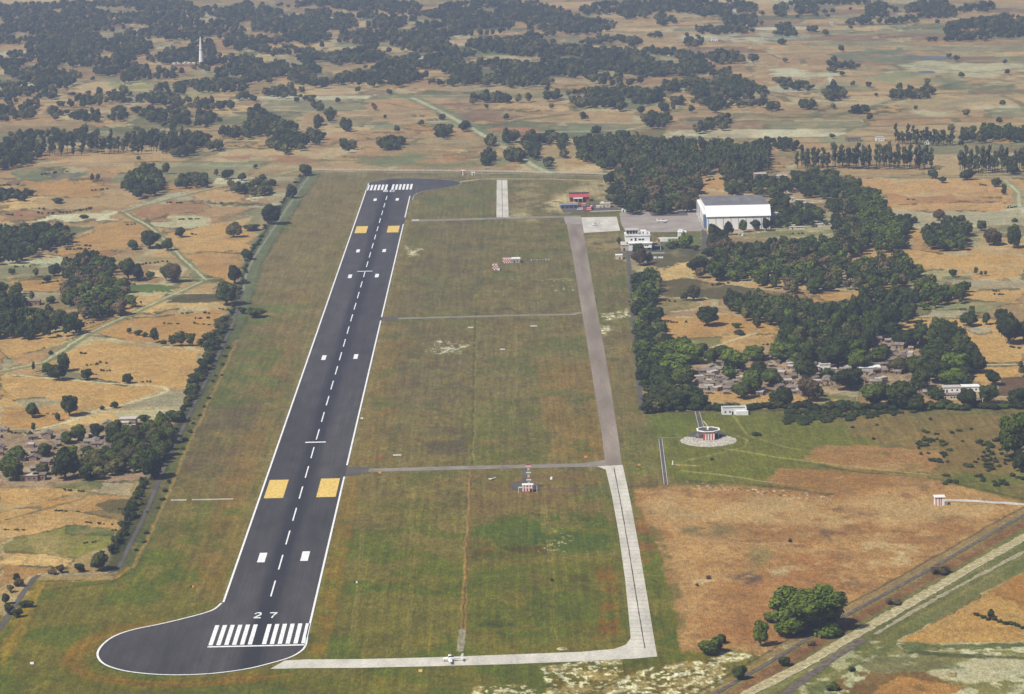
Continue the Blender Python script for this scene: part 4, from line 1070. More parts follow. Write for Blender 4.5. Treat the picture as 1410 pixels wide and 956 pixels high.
# --- control tower
def tower():
    t = put('control_building', 'white stepped control building with dark glazed rooftop cab beside the road', 'control tower', 866, 346)
    m = mpp(346); Wd = 31.5 * m
    MB().box(0, Wd, 0, 24, 0, 6.3).build('ground_storey', MAT['white'], t)
    MB().box(-.5, Wd + .6, -.7, 24.5, 6.32, 6.85).build('eaves_slab', MAT['white'], t)
    MB().box(-2.6, Wd * .93, 5, 24, 6.87, 12.2).build('upper_storey', MAT['white'], t)
    MB().box(-3.1, Wd * .96, 4.5, 24.4, 12.22, 12.8).build('upper_slab', MAT['white'], t)
    MB().box(-3.0, Wd * .95, 4.8, 5.2, 12.82, 13.9).build('parapet', MAT['white'], t)
    MB().box(-1.6, 8.0, 9.0, 17.5, 12.82, 16.4).build('cab_glass', MAT['glass'], t)
    for x in (-1.75, .8, 3.3, 5.8, 7.9):
        MB().box(x, x + .35, 8.8, 9.1, 12.82, 16.4).build('cab_post', MAT['white'], t)
    MB().box(-2.6, 9.0, 8.0, 18.3, 16.42, 17.0).build('cab_roof', MAT['paleroof'], t)
    MB().box(10.5, 15.6, 10, 18, 12.82, 15.6).build('stair_house', MAT['white'], t)
    MB().box(12.2, 13.2, 9.9, 10.05, 12.9, 14.9).build('door', MAT['dark'], t)
    MB().box(15.0, 15.3, 12, 12.3, 15.6, 21).build('aerial', MAT['steel'], t)
    windows(t, [2.5], 5, 8.3, 1.6, 1.5); windows(t, [6.0], 5, 7.9, 1.5, 2.6); windows(t, [9.6, 12.2], 5, 8.3, 2.1, 1.5)
    windows(t, [4.2, 6.4, 8.6], 0, 3.9, 1.6, 1.2, 'glass'); windows(t, [12, 14, 16], 0, 3.9, 1.3, 1.0, 'glass'); windows(t, [17.5], 0, 1.0, 2.6, 2.2, 'dark')
    MB().box(11.5, Wd - .5, -2.0, -.05, 2.9, 3.2).build('sunshade', MAT['white'], t)
    MB().box(-6.2, -.05, 2, 20, 0, 4.8).build('side_wing', MAT['beige'], t)
    MB().box(-6.6, -.1, 1.6, 20.4, 4.82, 5.2).build('side_roof', MAT['paleroof'], t)
    MB().box(-4.6, -3.2, 1.9, 2.02, 0, 2.4).build('door', MAT['dark'], t)
    MB().box(Wd + .05, Wd + 8, 3, 20, 3.2, 3.5).build('porch', MAT['grey_roof'], t)
    for x in (Wd + 7.4,):
        for y_ in (3.3, 11, 19.2): MB().box(x, x + .35, y_, y_ + .35, 0, 3.2).build('porch_post', MAT['white'], t)
tower()

def hut(name, label, cat, x, y, w_, d_, h_, rz=0, mat='white', roof='white', door=None, wins=(), over=.3, roofh=.3, group=None):
    t = put(name, label, cat, x, y, rz, group)
    MB().box(-w_ / 2, w_ / 2, 0, d_, 0, h_).build('wall', MAT[mat], t)
    MB().box(-w_ / 2 - over, w_ / 2 + over, -over, d_ + over, h_ + .02, h_ + .02 + roofh).build('roof', MAT[roof], t)
    if door is not None: MB().box(door - .5, door + .5, -.06, .02, 0, 2.1).build('door', MAT['dark'], t)
    windows(t, wins, 0, 1.2, 1.0, 1.0)
    return t

hut('guard_hut', 'small cream hut with dark door at the start of the straight road', 'hut', 852.5, 357.5, 5.6, 6, 3.4, mat='cream', roof='white', door=.6)
t = hut('office_block', 'small white cube block with stepped roof beyond the bright green lawn tree', 'building', 939.5, 329, 7.0, 9, 5.6, wins=(-1.6,))
MB().box(-2.8, 0.6, 2, 6, 5.94, 7.6).build('roof_room', MAT['white'], t)
t = put('covered_walkway', 'long low white walkway on posts beside the control building garden', 'walkway', 907, 333, -.05)
MB().box(0, 8, 0, 4, .0, 3.0).build('gate_room', MAT['white'], t)
MB().box(8.02, 20, .4, 3.2, 2.5, 3.1).build('roof', MAT['white'], t)
for k in range(5): MB().box(8.5 + 2.7 * k, 8.8 + 2.7 * k, .6, .9, 0, 2.5).build('post', MAT['white'], t)
MB().box(-.3, .9, -.05, .03, 0, 2.3).build('door', MAT['dark'], t)
t = put('garden_wall', 'low whitewashed wall running behind the dark scrub south of the control building', 'wall', 884, 350)
MB().box(0, 19, 0, .4, 0, 1.0).build('wall', MAT['beige'], t); MB().box(-.1, 19.1, -.1, .5, 1.02, 1.15).build('coping', MAT['white'], t)
t = put('white_sign_wall', 'short broken white wall panels standing in the dark scrub', 'wall', 900, 356)
MB().box(0, 2.6, 0, .3, .0, 1.5).build('panel', MAT['white'], t); MB().box(3.6, 8, 0, .3, .0, 1.4).build('panel', MAT['white'], t)

# --- fire station group
t = put('fire_station', 'red roofed fire station shed with white awning beside the yard', 'fire station', 784.5, 279)
Wd = 27 * mpp(279)
MB().box(0, Wd, 4, 17, 0, 4.4).build('wall', MAT['red'], t)
MB().prism([(3.0, 4.2), (10.5, 7.0), (18, 4.6), (18, 5.0), (10.5, 7.4), (3.0, 4.6)], -.5, Wd + .4).build('roof', MAT['redroof'], t)
MB().box(-.3, Wd, 9.2, 12, 7.42, 8.0).build('ridge_vent', MAT['dark'], t)
MB().box(3.4, 12.4, -1.5, 3.6, 3.6, 4.1).build('awning', MAT['white'], t)
for x in (3.6, 7.8, 12.0): MB().box(x, x + .25, -1.3, -1.05, 0, 3.6).build('post', MAT['white'], t)
for k in range(4): MB().box(1.0 + 4.0 * k, 4.2 + 4.0 * k, 3.9, 4.03, 0, 3.4).build('bay_door', MAT['dark'], t)
t = put('equipment_shed', 'grey blue open equipment shed in front of red roofed station', 'shed', 772, 287.5)
MB().box(0, 16, 2, 8, 0, 2.8).build('wall', MAT['grey_roof'], t)
MB().prism([(1.6, 2.85), (8.4, 3.6), (8.4, 3.85), (1.6, 3.1)], -.3, 16.3).build('roof', noisy_mat('blue_grey_sheet', (.14, .17, .24), (.24, .27, .34), .5, 4, .6, .3), t)
for k in range(4): MB().box(.6 + 4 * k, 3.6 + 4 * k, 1.93, 2.03, 0, 2.3).build('bay_door', MAT['dark'], t)
t = hut('store_building', 'cream bungalow with dark door right of the red fire engines', 'building', 833.5, 286, 9.5, 7, 3.6, mat='cream', roof='paleroof', door=-1.2, wins=(2.4,))
MB().box(-8.6, -4.9, -1.0, 3.5, 0, 2.0).build('porch', MAT['cream'], t)
MB().box(-4, -1, 3, 6, 3.95, 4.9).build('water_tank', MAT['white'], t)
hut('white_kiosk', 'small white round topped kiosk at the apron corner below the dark grove', 'kiosk', 858.5, 292.5, 3.6, 3.4, 2.6, roof='white', over=.1, door=.0)

def fire_engine(x, y, rz, label):
    t = put('fire_engine', label, 'fire engine', x, y, rz, 'fire engines parked by the station')
    MB().prism([(-1.15, .9), (1.15, .9), (1.15, 3.0), (-1.15, 3.0)], -.6, 4.3).build('body', MAT['red'], t)
    m = MB(); m.add([(-3.1, -1.15, .7), (-.65, -1.15, .7), (-.65, 1.15, .7), (-3.1, 1.15, .7), (-2.7, -1.1, 2.7), (-.65, -1.1, 2.8), (-.65, 1.1, 2.8), (-2.7, 1.1, 2.7)],
                    [(0, 3, 2, 1), (4, 5, 6, 7), (0, 1, 5, 4), (1, 2, 6, 5), (2, 3, 7, 6), (3, 0, 4, 7)]); m.build('cab', MAT['red'], t)
    MB().box(-3.02, -2.75, -.95, .95, 1.7, 2.5).build('windscreen', MAT['glass'], t)
    MB().box(-2.3, -1.2, -1.2, 1.2, 1.7, 2.45).build('side_window', MAT['glass'], t)
    MB().box(-.4, 4.0, -1.19, 1.19, 1.5, 1.8).build('stripe', MAT['white'], t)
    MB().box(-.2, 3.6, -.8, .8, 3.02, 3.3).build('ladder', MAT['white'], t)
    for xx in (-2.1, 2.7):
        for yy in (-1.05, 1.05): MB().tube((xx, yy - .15, .5), (xx, yy + .15, .5), .5, n=12).build('wheel', MAT['tyre'], t)
fire_engine(801, 285.5, .15, 'red fire engine beside the white awning of the station')
fire_engine(808.5, 291, -.1, 'nearest red fire engine at the front edge of the yard')
fire_engine(814, 288.5, 1.3, 'red and white fire engine turned end on in the yard')
def van(x, y, rz, label, mat='white'):
    t = put('parked_van', label, 'van', x, y, rz)
    MB().prism([(-.95, .45), (.95, .45), (.95, 1.5), (.8, 2.1), (-.8, 2.1), (-.95, 1.5)], -2.0, 2.3).build('body', MAT[mat], t)
    MB().prism([(-.93, .45), (.93, .45), (.9, 1.2), (-.9, 1.2)], -2.9, -2.02).build('bonnet', MAT[mat], t)
    MB().box(-1.9, 2.0, -.97, .97, 1.4, 1.85).build('window', MAT['glass'], t)
    for xx in (-1.9, 1.5):
        for yy in (-.85, .85): MB().tube((xx, yy - .12, .35), (xx, yy + .12, .35), .35, n=10).build('wheel', MAT['tyre'], t)
van(799, 289.5, 0, 'small white van parked left of the nearest fire engine')

# --- aeroplanes
def aeroplane(x, y, rz, label, sc=1.0):
    t = put('light_aeroplane', label, 'aeroplane', x, y, rz, 'light aeroplanes on the airfield')
    t.scale = (sc, sc, sc)
    # nose towards -x
    prof = [(-3.9, .12, 1.15), (-3.7, .42, 1.15), (-3.0, .56, 1.18), (-2.0, .66, 1.3), (-.8, .74, 1.42), (.5, .66, 1.4), (1.8, .42, 1.36), (3.2, .24, 1.4), (4.3, .12, 1.48)]
    m = MB(); n = 14; v = []; f = []
    for x_, r, zc in prof:
        for k in range(n):
            a = 2 * math.pi * k / n; v.append((x_, r * .78 * math.cos(a), zc + r * math.sin(a)))
    for i in range(len(prof) - 1):
        for k in range(n): f.append((i * n + k, i * n + (k + 1) % n, (i + 1) * n + (k + 1) % n, (i + 1) * n + k))
    f += [tuple(range(n)), tuple((len(prof) - 1) * n + k for k in range(n))]
    m.add(v, f).build('fuselage', MAT['white'], t)
    def wing(y_sign, x0, c0, x1, c1, span, z0, z1, th, nm):
        s_ = y_sign
        vs = []
        for (xx, c, yy, zz) in ((x0, c0, .3 * s_, z0), (x1, c1, span * s_, z1)):
            vs += [(xx, yy, zz), (xx + c * .3, yy, zz + th), (xx + c, yy, zz + .02), (xx + c * .4, yy, zz - th * .5)]
        MB().add(vs, [(0, 1, 5, 4), (1, 2, 6, 5), (2, 3, 7, 6), (3, 0, 4, 7), (0, 3, 2, 1), (4, 5, 6, 7)]).build(nm, MAT['white'], t)
    for s_ in (-1, 1):
        wing(s_, -1.7, 1.8, -1.3, 1.15, 5.2, .92, 1.35, .14, 'wing')
        wing(s_, 3.4, 1.1, 3.7, .75, 1.8, 1.5, 1.55, .07, 'tailplane')
    MB().prism([(-.07, 0), (.07, 0), (.05, 1), (-.05, 1)], 0, 1)
    fin = MB().add([(3.0, -.07, 1.5), (4.4, -.07, 1.45), (4.75, -.04, 3.2), (4.0, -.04, 3.2), (3.0, .07, 1.5), (4.4, .07, 1.45), (4.75, .04, 3.2), (4.0, .04, 3.2)],
                   [(0, 1, 2, 3), (7, 6, 5, 4), (0, 4, 5, 1), (1, 5, 6, 2), (2, 6, 7, 3), (3, 7, 4, 0)]); fin.build('fin', MAT['white'], t)
    MB().add([(-1.9, -.42, 1.7), (-1.2, -.4, 2.25), (.1, -.4, 2.3), (1.1, -.3, 1.8), (-1.9, .42, 1.7), (-1.2, .4, 2.25), (.1, .4, 2.3), (1.1, .3, 1.8)],
             [(0, 1, 2, 3), (7, 6, 5, 4), (0, 4, 5, 1), (1, 5, 6, 2), (2, 6, 7, 3), (3, 7, 4, 0)]).build('canopy', MAT['glass'], t)
    MB().lathe([(.02, 0), (.17, .1), (.17, .28)], 10).add([], []).build('spinner', MAT['steel'], t).matrix_local = Matrix.Translation((-4.15, 0, 1.15)) @ Matrix.Rotation(R(90), 4, 'Y')
    MB().box(-4.02, -3.96, -.08, .08, .25, 2.05).build('propeller', MAT['dark'], t)
    for xx, yy in ((-3.0, 0), (-.7, -1.4), (-.7, 1.4)):
        leg = MB().tube((xx, yy, 1.0), (xx, yy, .3), .06).build('undercarriage_leg', MAT['steel'], t)
        MB().tube((xx, yy - .09, .26), (xx, yy + .09, .26), .26, n=12).build('wheel', MAT['tyre'], leg)
aeroplane(622.5, 911, .06, 'white light aeroplane taxiing left along the pale concrete strip', 1.12)
aeroplane(912.5, 306.5, 3.3, 'white light aeroplane parked on the brown apron before the hangar', 1.25)
aeroplane(820.5, 311, .5, 'white light aeroplane parked on the pale square apron', .95)

# --- checkered and striped equipment huts
def striped_walls(t, x0, x1, y0, y1, z0, z1, n, name='stripe', first=0, mat='red', sides=True):
    """raised painted vertical bands"""
    dx = (x1 - x0) / n
    for k in range(first, n, 2): MB().box(x0 + k * dx, x0 + (k + 1) * dx, y0 - .03, y0 + .02, z0, z1).build(name, MAT[mat], t)
    if sides:
        m = max(2, int(round((y1 - y0) / dx))); dy = (y1 - y0) / m
        for k in range(first, m, 2):
            MB().box(x1 - .02, x1 + .03, y0 + k * dy, y0 + (k + 1) * dy, z0, z1).build(name, MAT[mat], t)
            MB().box(x0 - .03, x0 + .02, y0 + k * dy, y0 + (k + 1) * dy, z0, z1).build(name, MAT[mat], t)

def checks(t, x0, x1, y0, y1, z0, z1, n, m, mat='red'):
    g = MB(); dx = (x1 - x0) / n; dz = (z1 - z0) / m; ny = max(2, int(round((y1 - y0) / dx))); dy = (y1 - y0) / ny
    for i in range(n):
        for j in range(m):
            if (i + j) % 2 == 0: g.box(x0 + i * dx, x0 + (i + 1) * dx, y0 - .03, y0 + .02, z0 + j * dz, z0 + (j + 1) * dz)
    for i in range(ny):
        for j in range(m):
            if (i + j) % 2: g.box(x0 - .03, x0 + .02, y0 + i * dy, y0 + (i + 1) * dy, z0 + j * dz, z0 + (j + 1) * dz); g.box(x1 - .02, x1 + .03, y0 + i * dy, y0 + (i + 1) * dy, z0 + j * dz, z0 + (j + 1) * dz)
    for i in range(n):
        for j in range(ny):
            if (i + j) % 2: g.box(x0 + i * dx, x0 + (i + 1) * dx, y0 + j * dy, y0 + (j + 1) * dy, z1 - .01, z1 + .02)
    g.build('checks', MAT[mat], t)

t = put('approach_radar_cabin', 'small red and white checkered cabin standing alone in the grass', 'cabin', 682.5, 372)
MB().box(-2.6, 2.0, 0, 4, 0, 4.6).build('wall', MAT['white'], t); checks(t, -2.6, 2.0, 0, 4, 0.1, 4.6, 4, 4); MB().box(1.6, 3.4, -2.5, -.5, 0, 1.6).build('lean_to', MAT['white'], t)
t = put('approach_radar_cabin', 'long red and white checkered cabin with grey end, the larger one', 'cabin', 704, 362.5)
MB().box(-7.2, 0.2, 0, 7, 0, 3.6).build('wall', MAT['white'], t); checks(t, -7.2, .2, 0, 7, .1, 3.6, 8, 3)
MB().box(.25, 7.2, .4, 8, 0, 3.3).build('store', MAT['beige'], t); MB().box(.25, 7.6, .2, 8.4, 3.32, 3.6).build('store_roof', MAT['white'], t); MB().box(2, 3, .3, .42, 0, 2.2).build('door', MAT['dark'], t); MB().box(4.6, 5.8, .3, .42, 1, 2).build('window', MAT['dark'], t)
t = put('aerial_array', 'low row of white aerial frames right of the checkered cabins', 'aerial array', 731, 359.5)
MB().box(0, 15.5, .3, .5, 1.0, 1.3).build('rail', MAT['steel'], t)
for k in range(7): MB().box(.1 + 2.45 * k, .5 + 2.45 * k, 0, .9, 0, 1.7 if k in (1, 5) else 1.3).build('stand', MAT['white'] if k in (0, 2, 5, 6) else MAT['steel'], t)

# --- glide path station
t = put('glide_path_hut', 'red and white striped hut on dark pad beside the cross link', 'hut', 727, 678)
MB().box(-3.2, 3.0, 0, 3.6, 0, 4.0).build('wall', MAT['red'], t)
MB().box(-3.3, 3.1, -.1, 3.7, 4.02, 4.3).build('roof', MAT['white'], t)
for x in (-3.1, -1.5, .2, 1.7): MB().box(x, x + .75, -.05, .02, .5, 3.9).build('stripe', MAT['white'], t)
MB().box(-2.3, 2.6, -.07, -.02, 2.3, 2.9).build('stripe', MAT['white'], t); MB().box(1.1, 2.3, -.09, .03, .2, 2.0).build('door', MAT['dark'], t)
for x in (-5.4, 4.9): MB().box(x, x + .25, -.3, 0, 0, 3.8 if x > 0 else 3.0).build('post', MAT['white'], t)
MB().box(-5.3, -3.0, -.2, 0.05, 2.6, 3.2).build('cable_tray', MAT['white'], t)
t = put('glide_path_mast', 'tall red and white banded lattice aerial mast behind the striped hut', 'mast', 728.2, 672)
for k in range(7):
    g = MB(); z0, z1 = k * 2.0, k * 2.0 + 1.98
    for sx in (-.4, .4):
        for sy in (-.4, .4): g.tube((sx, sy, z0), (sx, sy, z1), .13, n=5)
    g.tube((-.4, -.4, z0), (.4, -.4, z1), .09, n=5); g.tube((.4, -.4, z0), (-.4, -.4, z1), .09, n=5); g.tube((-.4, .4, z0), (-.4, -.4, z1), .09, n=5); g.tube((.4, .4, z0), (.4, -.4, z1), .09, n=5)
    g.build('mast_section', MAT['white' if k % 2 else 'red'], t)
for z in (4.5, 8.7, 12.4): MB().box(-1.4, 1.4, -.75, -.45, z, z + .65).build('aerial', MAT['white'], t)
MB().box(-1.3, 1.3, -.7, -.5, 13.3, 14.3).build('aerial', MAT['red'], t)
t = put('wind_tee', 'white slanted landing tee lying on grass left of glide path hut', 'landing tee', 678.5, 660.5, .75)
MB().box(-2.2, 2.2, -.35, .35, .5, .8).build('arm', MAT['white'], t); MB().box(-2.3, -1.5, -1.1, 1.1, .52, .84).build('cross_bar', MAT['white'], t); MB().box(-.2, .2, -.2, .2, 0, .5).build('stand', MAT['steel'], t)
t = put('grass_marker', 'small white marker with dark base right of the glide path hut', 'marker', 759.5, 660)
MB().lathe([(.9, 0), (.75, .9), (.2, 1.5)], 10).build('cone', MAT['white'], t)

# --- VOR beacon
def vor():
    t = put('radio_beacon', 'round radio beacon: white octagonal ring above striped cabin on rubble mound', 'radio beacon', 975.5, 607)
    m = mpp(607)
    g = MB(); g.lathe([(38 * m, .05), (36 * m, .5), (25 * m, 1.5), (12 * m, 1.7)], 40); g.build('mound', MAT['stone'], t)
    MB().lathe([(27 * m, 1.2), (25 * m, 1.72), (24 * m, 1.8)], 36, (0, 9.0)).build('pad', MAT['road'], t)
    cy = -2.0
    MB().box(-3.5, 3.5, cy - 4, cy + 3.5, 1.8, 5.6).build('cabin', MAT['red'], t)
    for k in range(4): x = -2.4 + k * 1.6; MB().box(x, x + .8, cy - 4.06, cy - 3.98, 1.85, 5.55).build('stripe', MAT['white'], t)
    for k in range(3): y_ = cy - 3 + k * 2; MB().box(3.48, 3.56, y_, y_ + 1, 1.85, 5.55).build('stripe', MAT['white'], t)
    RR = 17.2 * m; h = 6.4; cyr = 1.5
    n = 8; mb = MB(); v = []
    for r, z in ((RR, h), (RR, h + .45), (RR - 1.15, h + .45), (RR - 1.15, h)):
        for k in range(n):
            a = 2 * math.pi * (k + .5) / n; v.append((r * math.cos(a), cyr + r * math.sin(a), z))
    f = []
    for j in range(4):
        for k in range(n): f.append((j * n + k, j * n + (k + 1) % n, ((j + 1) % 4) * n + (k + 1) % n, ((j + 1) % 4) * n + k))
    mb.add(v, f).build('ring', MAT['white'], t)
    MB().lathe([(RR - 1.3, h + .05), (RR - 1.3, h + .2)], 8, (0, cyr), math.pi / 8).build('counterpoise', MAT['road'], t)
    MB().lathe([(.8, h + .22), (.8, h + 1.4), (.3, h + 1.9)], 12, (0, cyr)).build('aerial_dome', MAT['white'], t)
    for k in range(8):
        a = 2 * math.pi * (k + .5) / 8; MB().tube((.88 * RR * math.cos(a), cyr + .88 * RR * math.sin(a), 1.3), (.88 * RR * math.cos(a), cyr + .88 * RR * math.sin(a), h), .16, n=6).build('column', MAT['steel'], t)
    g = MB(); rnd = random.Random(4)
    for k in range(420):
        a = rnd.uniform(math.pi * .9, math.pi * 2.1) if k % 4 else rnd.uniform(0, 6.28); r = rnd.uniform(19, 38) * m; z = np.interp(r / m, [12, 25, 36, 38], [1.7, 1.5, .5, .05]); s = rnd.uniform(.25, .7)
        x, y_ = r * math.cos(a), r * math.sin(a)
        g.add([(x - s, y_ - s, z - .1), (x + s, y_ - s * .7, z - .1), (x + s * .8, y_ + s, z - .1), (x - s, y_ + s * .8, z - .1), (x - s * .5, y_ - s * .4, z + s), (x + s * .5, y_, z + s * .8), (x, y_ + s * .5, z + s)],
              [(0, 1, 5, 4), (1, 2, 5), (2, 6, 5), (2, 3, 6), (3, 0, 4, 6), (4, 5, 6)])
    o = g.build('rubble', noisy_mat('bleached_rubble', (.30, .27, .22), (.72, .68, .58), .8, 3, .95, .1), t); o['kind'] = 'stuff'
vor()
t = put('fence_rail', 'short white rail leading to the octagonal beacon ring', 'rail', 978.5, 594, .0)
MB().tube((-2.6, 26, .9), (0, 0, .9), .16).build('rail', MAT['cream'], t)
for k in range(6): MB().tube((-2.6 * k / 5, 26 * k / 5, 0), (-2.6 * k / 5, 26 * k / 5, .95), .15).build('post', MAT['cream'], t)

# --- white bungalow by the hedge
t = put('bungalow', 'white flat roofed bungalow against the hedge behind the beacon', 'bungalow', 994.5, 571.5)
Wd = 33.5 * mpp(571)
MB().box(0, Wd, 0, 8.5, 0, 3.0).build('wall', MAT['white'], t); MB().box(.4, Wd - .4, .4, 8.1, 3.02, 3.25).build('roof', MAT['grey_roof'], t)
for b_ in ((0, Wd, -.05, .3), (0, Wd, 8.2, 8.55), (0, .35, .3, 8.2), (Wd - .35, Wd, .3, 8.2)): MB().box(*b_, 3.02, 3.9).build('parapet', MAT['white'], t)
MB().box(Wd * .55, Wd + .8, -2.2, -.06, 0, 2.6).build('porch', MAT['white'], t); windows(t, [2.0, 4.8], 0, 1.2, 1.0, 1.1); MB().box(6.0, 7.0, -.07, .02, 0, 2.1).build('door', MAT['dark'], t)
t = put('striped_hut', 'tall red and white striped hut on open ground at the end of white track', 'hut', 1294, 696.5)
MB().box(-2.6, 2.6, 0, 4.2, 0, 4.6).build('wall', MAT['white'], t); MB().box(-3.1, 3.1, -.5, 4.7, 4.62, 5.0).build('roof', MAT['white'], t)
for x in (-2.3, -.55, .5): MB().box(x, x + .55 + (.4 if x == -.55 else 0) * 0, -.05, .02, .1, 4.4).build('stripe', MAT['red'], t)
MB().box(2.58, 2.65, 2, 2.9, .1, 4.4).build('stripe', MAT['red'], t); MB().box(2.7, 4.2, .4, 1.6, 0, 1.3).build('generator', MAT['steel'], t)

# --- brick kiln chimney on the far plain
t = put('kiln_chimney', 'slender white tapering chimney among far woods on the left', 'chimney', 277.5, 92)
MB().lathe([(3.6, 0), (3.0, 16), (2.5, 24)], 20).build('lower_shaft', MAT['chimney'], t)
MB().lathe([(2.55, 24.02), (2.5, 25)], 20).build('band', MAT['ballast'], t)
MB().lathe([(2.3, 25.02), (1.7, 33), (1.15, 40), (.5, 44)], 20).build('upper_shaft', MAT['chimney'], t)
MB().box(-.6, 6.5, -4.5, -1, 0, 3).build('plinth', MAT['cream'], t)
t = put('brick_kiln', 'long pinkish brick kiln with pale top left of the white chimney', 'brick kiln', 252, 92)
MB().box(-18, 18, 0, 26, 0, 3.2).build('brick_stack', MAT['brick'], t)
for k in range(5): MB().box(-17 + 7.2 * k, -12 + 7.2 * k, 8, 20, 3.22, 4.6).build('fired_pile', MAT['cream'], t)

# --- far end of the field: stand, cabin
t = put('approach_cabin', 'white striped cabin beyond the far end of the runway', 'cabin', 637, 241.5)
MB().box(-1.4, 1.8, 0, 4, 0, 4.6).build('wall', MAT['white'], t); striped_walls(t, -1.4, 1.8, 0, 4, .2, 4.3, 3, first=0); MB().box(-1.7, 2.1, -.3, 4.3, 4.62, 5).build('roof', MAT['white'], t)
hut('white_store', 'small plain white store right of the far striped cabin', 'hut', 651.5, 241.5, 3.4, 3.6, 2.6, door=.4)
# --- perimeter wall beyond the runway
t = put('boundary_wall', 'low pale wall on concrete posts closing the far end of airfield', 'wall', 428, 234)
a = Vector((*W(428, 234), 0))
pts = [W(428, 234), W(560, 235.5), W(660, 236.2), W(760, 238), W(838, 240.3)]
mr = Matrix.Rotation(-ANG, 3, 'Z')
loc = [mr @ (Vector((*p, 0)) - a) for p in pts]
for i in range(len(loc) - 1):
    p, q_ = loc[i], loc[i + 1]; d = (q_ - p).normalized(); n_ = Vector((-d.y, d.x, 0)) * .15
    v = []
    for z in (0, 1.5): v += [(*(p - n_).xy, z), (*(q_ - n_).xy, z), (*(q_ + n_).xy, z), (*(p + n_).xy, z)]
    MB().add(v, [(0, 3, 2, 1), (4, 5, 6, 7), (0, 1, 5, 4), (1, 2, 6, 5), (2, 3, 7, 6), (3, 0, 4, 7)]).build('wall_panel', MAT['beige'], t)
    L = (q_ - p).length; k = 0
    while k < L:
        c = p + d * k; MB().box(c.x - .3, c.x + .3, c.y - .3, c.y + .3, 0, 1.9).build('post', MAT['cream'], t); k += 9 if i < 3 else 9
# --- slabs, boards, marker boxes on the grass
o = put('drain_cover', 'long thin white concrete drain cover in grass left of runway', 'drain', 279.5, 688.5)
MB().box(-18, -9.2, -.6, .6, 0, .35).build('slab', MAT['concrete'], o); MB().box(-6.2, 17, -.6, .6, 0, .35).build('slab', MAT['concrete'], o)
def board(x, y, w_, h_, label, mat='white'):
    o = put('taxiway_sign', label, 'sign', x, y, 0, 'signs on the airfield grass')
    MB().box(-w_ / 2, w_ / 2, -.1, .1, .35, .35 + h_).build('panel', MAT[mat], o)
    for s_ in (-1, 1): MB().box(s_ * w_ * .4 - .08, s_ * w_ * .4 + .08, -.08, .08, 0, .35).build('post', MAT['steel'], o)
board(547, 628.5, 5.0, .9, 'white board in the grass just above the lower cross link'); board(572, 304.5, 6.5, 1.1, 'long white board at runway edge by the far link'); board(648, 452.5, 4.2, .9, 'white board in grass below the middle link')
board(735, 450.5, 4.8, .9, 'right hand white board in the grass below the middle link'); board(692, 482.5, 3.5, .8, 'small white board among bare white soil patches')
def marker(x, y, label, m1='orange', m2='white', s=.75):
    o = put('edge_marker', label, 'marker', x, y, 0, 'small marker boxes in the grass')
    MB().prism([(-.45 * s, 0), (.45 * s, 0), (.1 * s, 1.3 * s), (-.1 * s, 1.3 * s)], -1.1 * s, 0).build('left_face', MAT[m1], o)
    MB().prism([(-.45 * s, 0), (.45 * s, 0), (.1 * s, 1.3 * s), (-.1 * s, 1.3 * s)], 0.01, 1.1 * s).build('right_face', MAT[m2], o)
for x, y, l, a_, b_ in [(264.5, 809, 'black and orange marker box in grass left of runway near turn pad', 'dark', 'orange'), (490, 803, 'black and white marker box in grass right of the runway', 'dark', 'white'),
                  (523, 629.5, 'dark red marker box by the runway above the lower link', 'red', 'red'), (523, 652, 'orange marker box just below the lower cross link', 'orange', 'orange'),
                  (806.5, 630, 'orange marker box near the grey taxiway above the lower link', 'orange', 'orange'), (880, 641, 'orange marker box in grass right of the grey taxiway', 'orange', 'orange'),
                  (498, 577, 'pale yellow marker box at the right edge of the runway', 'yellow', 'white'), (579, 925, 'yellow marker box in grass below pale concrete strip', 'yellow', 'yellow'),
                  (931, 930, 'white marker box on the stony corner ground', 'white', 'white'), (44, 914.5, 'white marker box alone in the bottom left grass', 'white', 'white')]:
    marker(x, y, l, a_, b_)
t = put('post', 'white post in grass beside the short dark road', 'post', 926.5, 640)
MB().lathe([(.45, 0), (.4, 2.0), (.2, 2.4)], 10).build('shaft', MAT['white'], t); MB().box(-.7, .7, -.7, .7, 0, .25).build('base', MAT['concrete'], t)
t = put('white_heap', 'flat heap of white gravel by the bend of the concrete strip', 'gravel heap', 773, 893.5)
MB().lathe([(2.3, 0), (1.6, .35), (.5, .6)], 14).build('heap', MAT['sand'], t)

# --- white and coloured buildings outside the fence
def block(x, y, w_, d_, h_, label, mat='white', roof='paleroof', rz=0, wins=2, cat='house', name='house'):
    t = hut(name, label, cat, x, y, w_, d_, h_, rz=rz, mat=mat, roof=roof, door=-w_ * .3, wins=[w_ * (.0 + .3 * k / max(1, wins - 1)) for k in range(wins)], over=.35)
    return t
block(1047, 245.5, 12, 9, 4.2, 'pink washed house in trees behind the hangar', 'brick', 'paleroof'); block(1062, 247, 10, 7, 3.4, 'low brown house right of the pink one behind hangar', 'brick', 'tile')
block(1076, 247, 12, 8, 3.4, 'pale low house under eucalyptus row behind the hangar', 'beige', 'paleroof'); block(1128, 259, 15, 8, 4.5, 'long white house among trees right of the hangar roof', 'white', 'paleroof')
block(1086, 266, 9, 6, 3, 'small cream house below the trees behind the hangar', 'cream'); block(1086, 278, 12, 6, 3.0, 'cream hut on pale yard right of the hangar', 'cream'); block(1103, 280.5, 9, 5, 3.2, 'white hut on pale yard right of the hangar', 'white')
block(1064, 304, 10, 8, 6.5, 'tall white block against the right end of hangar', 'white'); block(1020.5, 325, 3.6, 3.4, 3.6, 'tiny white cabin before the hangar wall between two trees', 'white', wins=1)
